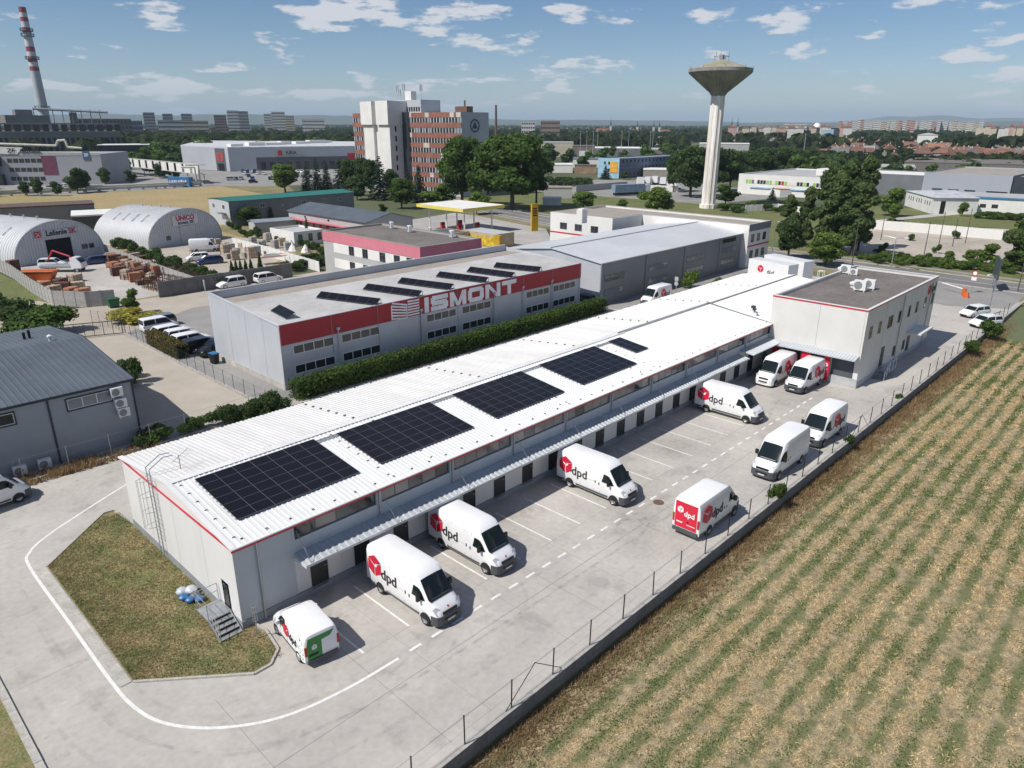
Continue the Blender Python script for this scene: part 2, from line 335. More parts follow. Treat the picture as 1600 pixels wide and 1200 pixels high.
# ---- lawn in front of the gable, kerbs, painted lines
lawn = [(-5.35, .25), (-5.35, 13.4), (-.9, 17.6), (-.35, 17.5), (-.05, 14.7), (-.05, -.05), (.5, -.2), (.62, -1.0), (.35, -2.6), (-.35, -3.25), (-1.2, -3.3)]
sheet('lawn', lawn, .05, M_LAWN)
sheet('grass_verge', [(-60, WY), (-9.75, WY), (-9.85, 6), (-12, 20), (-60, 22)], .03, M_LAWN)
def kerbline(b, pts, w=.12, z0=-.02, z1=.1, seg=1.0):
    for i in range(len(pts)-1):
        a = Vector(pts[i]); c = Vector(pts[i+1]); n = max(1, int((c-a).length/seg)); d = (c-a)/n; dn = d.normalized(); nn = Vector((-dn.y, dn.x))*w/2
        for k in range(n):
            p = a+d*k+dn*.006; q = a+d*(k+1)-dn*.006; b.prism([tuple(p-nn), tuple(q-nn), tuple(q+nn), tuple(p+nn)], z0, z1+random.uniform(-.008, .008))
def kerb_stones(pts, w, seg):
    K = bpy.data.objects.new('kerb', None); C.objects.link(K); K['kind'] = 'structure'
    for a, c in zip(pts, pts[1:]):
        a = Vector(a); c = Vector(c); n = max(1, round((c-a).length/seg)); d = (c-a)/n; L = d.length
        b = MB(); b.box(.006, L-.006, -w/2, w/2, -.02, .1); me = b.mesh('kerb_stone', M_KERB)
        for k in range(n): p = a+d*k; put('kerb_stone', me, K, (p.x, p.y, random.uniform(-.008, .008)), math.atan2(d.y, d.x))
kerb_stones([(-5.35, .15), (-1.2, -3.4), (-.35, -3.38), (.45, -2.65), (.72, -1.0), (.6, -.1)], .12, 1.0)
kerb_stones([(-9.7, WY), (-9.75, 6), (-12, 20)], .3, 1.0)
sheet('concrete_strip', [(-5.9, .25), (-5.38, .25), (-5.38, 13.4), (-5.9, 13.7)], .03, M_KERB)
kerb_stones([(-5.37, 13.45), (-.9, 17.7), (-.3, 17.6)], .1, 1.0)
LINE = smooth_pts([(3.7, 21.6), (1.6, 20.9), (-1.2, 19.3), (-4.2, 17.4), (-5.6, 16.0), (-6.05, 14.2), (-6.05, 7), (-6.05, 1.2), (-5.9, -1.4), (-5.3, -3.4), (-3.8, -5.3), (-1.6, -6.7), (1.2, -7.3), (4.2, -7.42)], 6)
ribbon('painted_line', LINE, -.08, .08, .008, M_PAINT)
k = 0; x = 4.9
while x < 53:
    sheet('painted_dash', [(x, -7.48), (x+.72, -7.48), (x+.72, -7.32), (x, -7.32)], .006, M_PAINT); x += 1.41
for i in range(16):
    x = 3.23+2.82*i
    if x < 46.5: sheet('bay_line', [(x-.055, -5.9), (x+.055, -5.9), (x+.055, -.95), (x-.055, -.95)], .006, M_PAINT)
M_JOINT = mat('joint_dark', (.20, .19, .175), .9); M_OIL = mat('oil_stain', (.20, .185, .17), .7, scale=3)
b = MB()
for y0 in (-8.85,): b.box(-9.5, 58, y0-.012, y0+.012, .001, .003)
for xx in (-3.2, 2.6, 14, 26, 38, 50): b.box(xx-.008, xx+.008, WY+.4, -.9 if xx > 0 else -3.6, .001, .003)
for yy in (-12.4, -5.95): b.box(2, 58, yy-.006, yy+.006, .001, .003)
for xx in range(5, 58, 6): b.box(xx-.005, xx+.005, WY+.4, -.95, .0012, .0028)
for yy in (3.5, 9.5): b.box(-9.4, -6.4, yy-.006, yy+.006, .001, .003)
b.build('expansion_joints', M_JOINT, kind='structure')
TM = bpy.data.materials.new('tyre_mark'); TM.use_nodes = True; t = TM.node_tree; bs = t.nodes['Principled BSDF']; bs.inputs['Base Color'].default_value = (.10, .095, .09, 1); bs.inputs['Roughness'].default_value = .8
tcn = t.nodes.new('ShaderNodeTexCoord'); ns = t.nodes.new('ShaderNodeTexNoise'); ns.inputs['Scale'].default_value = 1.6; ns.inputs['Detail'].default_value = 6; t.links.new(tcn.outputs['Object'], ns.inputs['Vector']); mr_ = t.nodes.new('ShaderNodeMapRange'); mr_.inputs['From Min'].default_value = .42; mr_.inputs['From Max'].default_value = .75; mr_.inputs['To Max'].default_value = .13; t.links.new(ns.outputs['Fac'], mr_.inputs['Value'])
tb = t.nodes.new('ShaderNodeBsdfTransparent'); mxs = t.nodes.new('ShaderNodeMixShader'); t.links.new(mr_.outputs[0], mxs.inputs[0]); t.links.new(tb.outputs[0], mxs.inputs[1]); t.links.new(bs.outputs[0], mxs.inputs[2]); t.links.new(mxs.outputs[0], t.nodes['Material Output'].inputs['Surface'])
for i, pts in enumerate(([(-6.9, 13), (-7.3, 6), (-7.2, 1), (-6.6, -3), (-4.2, -6.6), (0, -8.6), (8, -9.3), (30, -9.6)], [(-8.6, 12), (-8.8, 4), (-8.2, -3), (-5.4, -8.2), (0, -10.4), (9, -11), (28, -11.3)], [(-8.1, 14), (-7.2, 19), (-3, 22.5), (3, 24), (12, 24.4)], [(2, -9.9), (5, -9.4), (7.2, -8.2), (7.6, -6.5)], [(9, -9.8), (11.6, -9), (12.9, -7.4)], [(20, -9.9), (23, -9.2), (24.5, -7.6)], [(46, -8.5), (52, -7), (58, -8.6), (70, -11.2), (90, -11)])):
    P_ = smooth_pts(pts, 6)
    ribbon('tyre_track', P_, -.10, .10, .004+.0003*i, TM); ribbon('tyre_track', P_, .55*3, .55*3+.2, .0042+.0003*i, TM)
# ================================================================ main warehouse
M_GLASSW = glassm('glass_reflect', (.21, .195, .18), .08, spec=.7); PANE_DARK = {}  # pale warm reflections are put into the pane colour itself
WH = thing('warehouse', 'long low white warehouse with red eaves line and row of dark doors under a canopy', 'warehouse')
X1, W1, ZE, ZR = 82.0, 14.7, 4.83, 5.72
FX = 59.1
b = MB()
b.box(0, 0.2, 0.2, W1, .5, ZE)                                # gable wall
b.box(0.2, X1, W1-.2, W1, 0, ZE)
b.box(X1-.2, X1, .2, W1-.2, 0, ZE)
b.poly([(0.0, .05, ZE), (0.0, W1-.05, ZE), (0.0, W1/2, ZR-.04)][::-1]); b.poly([(X1, .05, ZE), (X1, W1-.05, ZE), (X1, W1/2, ZR-.04)])
b.build('gable_wall', M_WHITE if False else M_WALL, WH)
b = MB(); BAY0, BAYW = 3.2, 5.62
# front wall: pieces round the window openings, windows stand 12 cm back
b.box(0, BAY0, 0, .2, .5, ZE); b.box(BAY0, FX, 0, .2, 2.95, 3.78); b.box(BAY0, FX, 0, .2, 4.62, ZE)
for k in range(11):
    x = BAY0+k*BAYW
    b.box(x-(.0 if k == 0 else .22), min(x+.12, FX), -.03, .2, 3.78, 4.62)
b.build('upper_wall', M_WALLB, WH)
b = MB(); b.box(BAY0, FX, .06, .2, .5, 2.95); b.build('lower_wall', M_PLINTH, WH)
wp = MB(); wp.box(.006, 1.404, .015, .06, .5, 2.94); wp = wp.mesh('wall_panel', M_WALL)
for k in range(39): put('wall_panel', wp, WH, (BAY0+1.41*k, 0, 0))
b = MB(); b.box(BAY0, FX, .5, .52, .5, 4.7); b.build('inner_wall', mat('inner_dark', (.10, .10, .10), .8), WH)
b = MB(); b.box(-.01, FX, -.06, .0, 0, .5); b.box(-.06, -.01, -.06, W1, 0, .5); b.build('plinth', M_PLINTH, WH)
for k in range(10):                                           # window bands
    x0 = BAY0+k*BAYW+.12; x1 = min(BAY0+(k+1)*BAYW-.22, FX-.1)
    window(WH, x0, .12, 3.80, 0, x1-x0, .80, 5 if k else 4, t=.05, gm=M_GLASSW)
for f_ in [c for c in WH.children if c.name.startswith('window')]:
    for i, pn in enumerate(f_.children):
        if random.random() < .28: pn.data = PANE_DARK.setdefault(pn.data.name, pn.data.copy()); pn.data.materials[0] = M_GLASS
dm = MB(); dm.box(0, .95, -.01, .02, 0, 2.05); dm.box(-.05, 0, -.03, .02, 0, 2.05); dm.box(.95, 1.0, -.03, .02, 0, 2.05); dm.box(-.05, 1.0, -.03, .02, 2.05, 2.1); dm = dm.mesh('door', M_DOOR)
hm = MB(); hm.box(0, .12, -.06, -.01, 0, .03); hm = hm.mesh('handle', M_STEEL); sm = MB(); sm.box(-.1, 1.05, -.28, -.06, 0, .06); sm = sm.mesh('door_step', M_STEEL)
for k in range(19):
    d = put('door', dm, WH, (4.1+2.82*k, .0, .5)); put('handle', hm, d, (.78, 0, 1.0)); put('door_step', sm, WH, (4.1+2.82*k, 0, .43))
# panel joints on the lower wall and gable
for ya, yb in ((-.0, 3.6), (3.6, 7.35), (7.35, 11.2), (11.2, W1)):
    b = MB(); b.box(-.03, -.002, ya+.012, yb-.012, .5, ZE-.02); b.build('wall_panel', M_WALL, WH)
b = MB(); b.box(-.002, .0, .0, W1, .5, ZE); b.build('panel_backing', mat('joint_grey', (.30, .30, .31), .6), WH)
for x in (1.2,)+tuple(BAY0+k*BAYW-.05 for k in range(1, 10)):
    b = MB(); b.tube((x, -.1, .05 if x < 3 else 3.0), (x, -.1, 4.75), .055, 8); b.build('downpipe', M_STEEL, WH)
# roof
corr(-.12, FX, (-.18, ZE+.02), (W1/2, ZR), .30, .034).build('roof_front', M_WHITE, WH)
corr(FX+.0, X1+.1, (.0, ZE-.02), (W1/2, ZR-.12), .30, .045).build('roof_front', M_WHITE, WH)
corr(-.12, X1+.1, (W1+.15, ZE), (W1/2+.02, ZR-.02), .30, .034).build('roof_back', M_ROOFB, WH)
b = MB(); b.slab([(-.14, W1/2-.28, ZR+.045), (43, W1/2-.28, ZR+.045), (43, W1/2+.0, ZR+.075), (-.14, W1/2, ZR+.075)], .03); b.slab([(-.14, W1/2+.002, ZR+.075), (X1, W1/2+.002, ZR+.075), (X1, W1/2+.28, ZR+.04), (-.14, W1/2+.28, ZR+.04)], .03)
b.build('ridge_cap', M_WHITE, WH)
b = MB(); b.box(42, FX+.2, W1/2-.12, W1/2-.02, ZR+.05, ZR+.2); b.build('ridge_flashing', M_STEEL, WH)
b = MB(); b.poly([(FX+.02, -.1, ZE), (FX+.02, W1/2-.1, ZR), (FX+.02, W1/2-.1, ZR+.16), (FX+.02, -.1, ZE+.14)]); b.slab([(FX-.1, -.18, ZE+.12), (FX+.03, -.18, ZE+.12), (FX+.03, W1/2-.1, ZR+.18), (FX-.1, W1/2-.1, ZR+.18)], .05); b.build('verge_flashing', M_STEEL, WH)
b = MB(); b.box(-.16, FX, -.26, -.19, ZE-.14, ZE+.0); b.box(-.12, -.05, -.2, W1+.12, ZE-.10, ZE-.02); b.build('red_trim', M_RED, WH)
b = MB(); b.box(-.16, FX, -.30, -.19, ZE+.0, ZE+.07); b.build('gutter', M_WHITE, WH)
b = MB()                                                     # verge trim along the gable roof edge
for (ya, za, yb, zb) in ((-.2, ZE+.02, W1/2, ZR+.02), (W1/2, ZR+.02, W1+.15, ZE)):
    b.add([(-.16, ya, za+.06), (-.16, yb, zb+.06), (.12, yb, zb+.06), (.12, ya, za+.06), (-.16, ya, za-.04), (-.16, yb, zb-.04)], [(0, 3, 2, 1), (0, 1, 5, 4)])
b.build('verge_trim', M_WHITE, WH)
# fixing caps and closures on the roof
b = MB()
def rz_front(y): return ZE+.02+(ZR-ZE-.02)*(y+.18)/(W1/2+.18)
def rz_back(y): return ZE+(ZR-.02-ZE)*(W1+.15-y)/(W1+.15-W1/2-.02)
for x in (.35, 9.9, 13.2, 25.6, 26.3, 36, 38):
    for i in range(7):
        y = .6+i*1.0; b.box(x, x+.16, y, y+.05, rz_front(y)+.045, rz_front(y)+.075)
for i in range(44):
    x = .6+i*1.35; b.box(x, x+.14, .25, .31, rz_front(.3)+.045, rz_front(.3)+.08)
for x in (12.6, 24.4, 36.2, 48, 60, 72):
    for i in range(7):
        y = W1/2+.6+i*1.02; b.box(x-.05, x+.14, y, y+.1, rz_back(y)+.045, rz_back(y)+.085)
for i in range(52):
    x = .3+i*1.55; b.box(x, x+.16, W1+.08, W1+.17, ZE+.0, ZE+.06)
b.build('roof_fixings', M_DSTEEL, WH, kind='stuff')
b = MB()
for i in range(0, 272): 
    if i % 3: b.box(-.1+i*.158, -.1+i*.158+.09, W1/2+.27, W1/2+.30, ZR+.0, ZR+.045)
b.build('ridge_closures', mat('closure_grey', (.35, .35, .36)), WH, kind='stuff')
# canopy over the doors
cn = corr(3.2, 52.4, (-1.25, 2.80), (0.0, 3.02), .40, .05, duty=.5, thick=.05); cn.build('canopy', mat('canopy_sheet', (.44, .47, .49), .45, var=.05), WH)
b = MB(); b.box(3.18, 52.42, -1.29, -1.252, 2.72, 2.872); b.box(3.14, 3.198, -1.3, 0, 2.7, 2.88); b.build('canopy_fascia', mat('fascia_grey', (.56, .58, .60), .5), WH)
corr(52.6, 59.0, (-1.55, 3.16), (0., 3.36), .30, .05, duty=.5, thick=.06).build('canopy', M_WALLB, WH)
for k in range(10):
    x = BAY0+k*BAYW+.25
    b = MB(); b.tube((x, -.03, 4.3), (x+.05, -1.2, 2.86), .016, 5); b.tube((x, -.03, 4.3), (x+.3, -.5, 2.96), .012, 5); b.build('canopy_stay', M_STEEL, WH)
b = MB()
for k in range(34):
    x = 3.6+k*1.45; b.tube((x, -1.2, 2.86), (x, -1.2, 2.93), .03, 5)
b.build('canopy_bolts', M_STEEL, WH, kind='stuff')
# gable door, stairs, ladder
d = MB(); d.box(-.03, 0.02, 1.05, 1.85, .55, 2.2); d = d.build('door', M_FRAMEG, WH); e = MB(); e.box(-.04, -.03, 1.2, 1.7, .75, 2.05); e.build('door_glass', M_GLASS, d); e = MB(); e.box(-.07, -.03, 1.68, 1.76, 1.2, 1.5); e.build('handle', M_STEEL, d)
ST = thing('metal_stairs', 'small galvanised steel stair with landing and handrail below the gable door', 'stairs', (-.06, .9, 0))
b = MB(); b.box(-1.25, 0, 0.1, 1.5, .62, .68); b.build('landing', M_STEEL, ST)
tr = MB(); tr.box(-1.2, -.1, -.27, 0, 0, .035); tr = tr.mesh('step', M_STEEL)
for i in range(4): put('step', tr, ST, (0, .08-.30*i, .50-.14*i))
for x in (-1.22, -.08):
    b = MB(); b.add([(x-.02, .1, .68), (x-.02, -1.15, .04), (x-.02, -1.15, -.0), (x-.02, -.95, -.0), (x-.02, .1, .5), (x+.02, .1, .68), (x+.02, -1.15, .04), (x+.02, -1.15, 0), (x+.02, -.95, 0), (x+.02, .1, .5)], [(0, 1, 2, 3, 4), (9, 8, 7, 6, 5), (0, 5, 6, 1), (4, 3, 8, 9)]); b.build('stringer', M_STEEL, ST)
b = MB()
for x, y, z0, z1 in ((-1.22, .12, 0, 1.7), (-1.22, 1.48, 0, 1.7), (-.05, 1.48, .6, 1.7), (-1.22, -1.1, 0, 1.0)): b.tube((x, y, z0), (x, y, z1), .022, 6)
for z in (1.7, 1.25): b.tube((-1.22, .12, z), (-1.22, 1.48, z), .02, 6); b.tube((-1.22, 1.48, z), (-.05, 1.48, z), .02, 6)
b.tube((-1.22, .12, 1.7), (-1.22, -1.1, 1.0), .02, 6); b.tube((-1.22, .12, 1.25), (-1.22, -1.1, .55), .02, 6)
b.build('handrail', M_STEEL, ST)
LD = thing('roof_ladder', 'caged steel roof ladder climbing the lit white gable wall', 'ladder', (-.1, 9.6, 0))
b = MB()
for y in (-.25, .25): b.tube((-.1, y, .3), (-.1, y, 5.9), .03, 6); b.tube((-.1, y, 5.9), (.75, y, 6.4), .03, 6); b.tube((.75, y, 6.4), (1.3, y, 6.35), .025, 6)
b.build('rail', M_STEEL, LD)
b = MB(); z = .5
while z < 5.8: b.tube((-.1, -.25, z), (-.1, .25, z), .014, 5); z += .28
b.build('rung', M_STEEL, LD, kind='stuff')
rg = MB()
pts = [(-.1-.72*math.sin(PI*i/10), -.36*math.cos(PI*i/10), 0) for i in range(11)]
for i in range(10): rg.tube(pts[i], pts[i+1], .014, 5, cap=False)
rg = rg.mesh('hoop', M_STEEL)
for z in (2.3, 3.3, 4.3, 5.3): put('hoop', rg, LD, (0, 0, z))
b = MB()
for i in (2, 4, 6, 8): b.tube((pts[i][0], pts[i][1], 2.3), (pts[i][0], pts[i][1], 5.35), .012, 5)
b.build('cage_bar', M_STEEL, LD)
for y in (-.36, .36):
    b = MB(); b.tube((.0, y, 5.0), (-.1, y, 5.0), .02, 5); b.build('wall_bracket', M_STEEL, LD)
AN = thing('aerial', 'thin rooftop aerial of crossed rods beside the ladder top', 'antenna', (1.4, 9.0, 5.5))
b = MB(); b.tube((0, 0, 0), (0, 0, .9), .02, 5); b.tube((-.6, -.5, .8), (.8, .6, .9), .012, 5)
for i in range(5): b.tube((-.5+.28*i, -.75+.2*i+.35, .82+.02*i), (-.3+.28*i, -.75+.2*i-.1, .82+.02*i), .008, 4)
b.build('rods', M_DSTEEL, AN)
# rubbish bags by the gable
for i, (x, y, s, cname, lab) in enumerate([(-.55, 4.9, .34, 'w', 'tied white rubbish bag nearest the gable wall in the heap'), (-.95, 5.2, .3, 'w', 'crumpled white sack at the outer edge of the bag heap'), (-.6, 4.3, .3, 'g', 'dark grey bag between the white sacks and blue bags'), (-1.1, 4.6, .27, 'b', 'blue bag lying furthest out on the lawn'), (-.95, 4.15, .25, 'b', 'blue bag in the middle of the heap'), (-.55, 3.85, .26, 'b', 'blue bag with a pale top at the stair end of the heap')]):
    bm = MB(); rr = np.random.RandomState(i); rings = []
    for j in range(6):
        t = j/5; z = s*1.3*t; r = s*(.55+.5*math.sin(PI*min(1, t*1.1)))*(1 if j < 5 else .2)
        rings.append([(r*math.cos(2*PI*k/9)*(1+rr.uniform(-.15, .15)), r*math.sin(2*PI*k/9)*(1+rr.uniform(-.15, .15)), z+rr.uniform(-.02, .02)) for k in range(9)])
    bm.loft(rings); col = {'w': (.48, .51, .55), 'g': (.12, .13, .15), 'b': (.05, .16, .36)}[cname]
    o = bm.build('rubbish_bag', mat('bag_'+cname, col, .35, var=.1, scale=4), loc=(x, y, .05), smooth=50); tag(o, lab, 'rubbish bag', 'bags heaped by the gable')
# solar arrays
M_PV = mat('pv_cells', (.008, .008, .013), .3, var=.1, scale=.4, spec=.22); M_PVF = mat('pv_frame', (.12, .125, .14), .5)
def pv_panel(w, h):
    k = ('pv', w, h)
    if k not in WIN:
        b = MB(); b.box(.012, w-.012, .012, h-.012, 0, .035, 0); f = .03
        b.box(0, w, 0, .010, -.002, .038, 1); b.box(0, w, h-.010, h, -.002, .038, 1); b.box(0, .010, .01, h-.01, -.002, .038, 1); b.box(w-.010, w, .01, h-.01, -.002, .038, 1)
        n = 6
        for i in range(1, n): b.box(w*i/n-.004, w*i/n+.004, .01, h-.01, .035, .0365, 2)
        WIN[k] = b.mesh('solar_panel', [M_PV, M_PVF, mat('pv_busbar', (.020, .022, .030), .5)])
    return WIN[k]
SLOPE = math.atan2(ZR-ZE-.02, W1/2+.18)
def solar(x0, x1, y0, y1, nx, ny, lab):
    A = thing('solar_array', lab, 'solar panels', (x0, y0, rz_front(y0)+.10), 0, 'solar arrays on the warehouse roof'); A.rotation_euler = (SLOPE, 0, 0)
    w = (x1-x0)/nx; h = (y1-y0)/math.cos(SLOPE)/ny
    for i in range(nx):
        for j in range(ny): put('solar_panel', pv_panel(round(w-.012, 3), round(h-.015, 3)), A, (i*w, j*h, random.uniform(0, .006)))
    b = MB()
    for j in range(ny):
        for s in (.25, .75): b.box(-.05, x1-x0+.05, (j+s)*h-.02, (j+s)*h+.02, -.06, -.003)
    b.build('mounting_rail', M_STEEL, A); return A
solar(1.22, 8.78, 1.75, 6.68, 7, 6, 'nearest large black solar array, next to the lit gable end of the roof')
solar(10.3, 18.05, 1.78, 6.45, 7, 6, 'second large black solar array along the roof from the gable')
solar(20.2, 27.6, 1.78, 6.45, 7, 6, 'third large black solar array along the roof from the gable')
solar(29.8, 37.25, 1.78, 6.47, 7, 6, 'farthest of the four large black solar arrays on the white roof')
solar(39.35, 41.25, 3.32, 6.48, 2, 4, 'small solar array of eight panels past the large ones')
for i, (xa, xb) in enumerate(((8.8, 10.3), (18.07, 20.2), (27.62, 29.8), (37.27, 39.35))):
    b = MB()
    for y in (6.2, 6.4): b.box(xa, xb, y, y+.07, rz_front(y)+.05, rz_front(y)+.11)
    tag(b.build('cable_tray', M_STEEL), ['cable tray between first and second solar arrays', 'cable tray between second and third solar arrays', 'cable tray between third and fourth solar arrays', 'short cable tray beside the small solar array'][i], 'cable tray', 'cable trays on the roof')
# rooftop camera/antenna cluster
RC = thing('roof_bracket', 'dark metal bracket cluster on the white roof near the office block', 'bracket', GX(1178, 489, 60.5)[:2].tolist()+[5.3])
b = MB(); b.tube((0, 0, 0), (0, 0, .7), .05, 6); b.tube((-.5, -.3, .45), (.6, .4, .5), .06, 6); b.box(-.7, -.3, -.4, -.1, .4, .6); b.box(.4, .8, .2, .6, .35, .6); b.build('frame', M_DSTEEL, RC)

# ================================================================ office block with loading docks
M_OFF = mat('office_panel', (.66, .645, .61), .55, var=.03, scale=.4); M_FELT = mat('roof_felt', (.19, .172, .158), .95, scale=.25, var2=.12, scale2=2, col2=(.135, .12, .11), bump=.2)
OX0, OX1, OY0, OY1, OZ = 59.1, 82.2, -9.4, 0.1, 7.9
OF = thing('office_block', 'tall pale office block with flat brown roof, red roof edge and loading docks', 'office building')
b = MB(); t = .2
b.box(OX0, OX0+t, OY0, OY1, 2.9, OZ-.15); b.box(OX0+t, OX1, OY0, OY0+t, 0, OZ-.15); b.box(OX0+t, OX1, OY1-t, OY1, 0, OZ-.15); b.box(OX1-t, OX1, OY0+t, OY1-t, 0, OZ-.15)
b.box(OX0, OX0+t, OY0, -8.95, 0.9, 2.9); b.box(OX0, OX0+t, -6.75, -6.3, .9, 2.9); b.box(OX0, OX0+t, -4.3, -3.6, .9, 2.9); b.box(OX0, OX0+t, -1.6, OY1, .9, 2.9)
b.build('wall', M_OFF, OF)
b = MB(); b.box(OX0-.12, OX0-.003, OY0-.05, OY1, 0, .9); b.box(OX0-.003, OX1, OY0-.05, OY0-.003, 0, .55); b.build('plinth', M_PLINTH if False else mat('dock_plinth', (.44, .45, .46), .7), OF)
sheet('roof', [(OX0+.2, OY0+.2), (OX1-.2, OY0+.2), (OX1-.2, OY1-.2), (OX0+.2, OY1-.2)], OZ-.35, M_FELT, kind=None, parent=OF)
b = MB(); b.box(OX0-.04, OX0+.24, OY0-.04, OY1+.04, OZ-.02, OZ+.03); b.box(OX0+.24, OX1+.04, OY0-.04, OY0+.24, OZ-.02, OZ+.03); b.box(OX0+.24, OX1+.04, OY1-.2, OY1+.04, OZ-.02, OZ+.03); b.box(OX1-.2, OX1+.04, OY0+.24, OY1-.2, OZ-.02, OZ+.03); b.build('parapet_coping', M_WALL, OF)
b = MB(); b.box(OX0-.03, OX0, OY0-.03, OY1, OZ-.17, OZ-.02); b.box(OX0, OX1, OY0-.03, OY0, OZ-.13, OZ-.02); b.build('red_trim', M_RED, OF)
b = MB(); b.box(OX0-.008, OX0, -4.9, -4.87, 3.4, OZ-.2); b.box(OX0-.008, OX0, -9.2, -9.18, 3, OZ-.2)
for x in (64.8, 70.4, 76.2): b.box(x, x+.03, OY0-.008, OY0, .6, OZ-.2)
b.build('panel_joint', mat('joint_grey', (.3, .3, .31)), OF, kind='stuff')
for ya, yb in ((-8.95, -6.75), (-6.3, -4.3), (-3.6, -1.6)):
    b = MB(); b.box(OX0+.08, OX0+.12, ya, yb, .9, 2.9)
    for z in (1.3, 1.7, 2.1, 2.5): b.box(OX0+.07, OX0+.08, ya, yb, z-.01, z+.01)
    b.build('dock_door', mat('dock_door_grey', (.10, .115, .13), .5), OF)
M_DRED = mat('dpd_red', (.62, .02, .05), .4, var=.04)
def cube_logo(parent, loc, rz, s, mred, mwhite=None, tilt=0., t=.012):
    """hexagonal parcel mark of three faces parted by a Y; faces -Y at rz=0"""
    b = MB(); c30 = math.cos(PI/6)
    def face(pts, m=0, off=0): b.add([(x*s, -off, z*s) for x, z in pts]+[(x*s, t-off, z*s) for x, z in pts], [tuple(range(len(pts))), tuple(range(len(pts), 2*len(pts)))[::-1]]+[(i, i+len(pts), (i+1) % len(pts)+len(pts), (i+1) % len(pts)) for i in range(len(pts))], m)
    g = .065
    face([(-c30, .5-g), (-c30, -.5), (-g, -1+.02), (-g, -.04)], 0)            # left face
    face([(g, -1+.02), (c30, -.5), (c30, .5-g), (g+.28, .16), (g+.28, -.02), (g, -.14)], 0)
    face([(0, .04+g), (-c30+.03, .5+g*.4), (0, 1), (c30-.03, .5+g*.4), (.36, .28), (.2, .32)][::1], 0)
    me = b.mesh('parcel_logo', mred); return put('parcel_logo', me, parent, loc, rot=(tilt, 0, rz))
# dock canopy, signs, red dock doors
b2 = corr(-9.3, .0, (-1.15, 3.02), (0.0, 3.30), .3, .045, duty=.5, thick=.05)
b2.build('dock_canopy', M_WALLB, OF, (OX0, -9.3, 0), -PI/2)
for y, pa in ((-7.85, None), (-5.3, None), (-2.6, None)):
    b = MB(); b.box(OX0-.02, OX0-.003, y-.3, y+.3, 3.0-.02, 3.0+.2); b.build('dock_number_plate', M_RED, OF, (0, 0, -.13+.02))
RD1 = thing('dock_gate', 'open red dock door leaf with white parcel mark beside the rightmost dock', 'dock door', (OX0-.10, -6.28, .35))
b = MB(); b.box(-.55, -.45, -.55, .15, 0, 2.45); b.box(-.55, 0, .10, .15, 0, 2.45); b.build('leaf', M_DRED, RD1)
cube_logo(RD1, (-.56, -.2, 1.6), -PI/2, .22, mat('mark_white', (.8, .8, .8), .5)); text('dpd', mat('mark_white', (.8, .8, .8)), (-.56, -.2, 1.15), -PI/2, .26, RD1)
RD2 = thing('dock_gate', 'open red dock door leaf seen above and behind the two docked vans', 'dock door', (OX0-.10, -4.2, .35))
b = MB(); b.box(-.8, -.7, -.75, .25, 0, 2.5); b.box(-.8, 0, .2, .25, 0, 2.5); b.build('leaf', M_DRED, RD2)
RD3 = thing('dock_gate', 'red dock door leaf in the shade by the innermost dock', 'dock door', (OX0-.10, -1.3, .35))
b = MB(); b.box(-.5, -.4, -.2, .5, 0, 2.4); b.build('leaf', M_DRED, RD3)
M_MIR = mat('dish_pale', (.5, .5, .48), .5)
for i, y in enumerate((-6.55, -3.95)):
    b = MB(); b.tube((0, 0, 0), (-.25, 0, .05), .015, 5); b.tube((-.26, 0, .05), (-.29, 0, .04), .16, 12); o = b.build('dock_lamp', M_MIR, OF, (OX0, y, 2.75))
# windows along the south side
for u, v in ((1360, 521), (1374, 514), (1405, 496), (1420, 489), (1432, 482), (1445, 475), (1456, 470)):
    x = GY(u, v, OY0)[0]; window(OF, x-.35, OY0-.0, 4.75, 0, .75, 1.25, 1, t=.05)
x = GY(1391, 503, OY0)[0]; window(OF, x-.7, OY0, 4.75, 0, 1.4, 1.25, 2, t=.05)
for u, v in ((1395, 552), (1410, 543)):
    x = GY(u, v, OY0)[0]; window(OF, x-.35, OY0, 1.0, 0, .75, 1.1, 1, t=.05)
for x, z in ((65.2, .75), (73.9, .15)):
    b = MB(); b.box(x, x+1.0, OY0-.03, OY0+.01, z, z+2.1); d = b.build('door', M_DOOR, OF); put('handle', hm, d, (x+.8, OY0-.03, z+1.0))
for x in (70.0, 79.8):
    b = MB(); b.tube((x, OY0-.1, .1), (x, OY0-.1, 7.6), .05, 6); b.build('downpipe', M_STEEL, OF)
b = MB(); b.box(73.0, 77.6, OY0-1.5, OY0-.0, 2.85, 2.95); b.box(73, 77.6, OY0-1.54, OY0-1.5, 2.8, 3.0); b.build('entrance_canopy', M_WALL, OF)
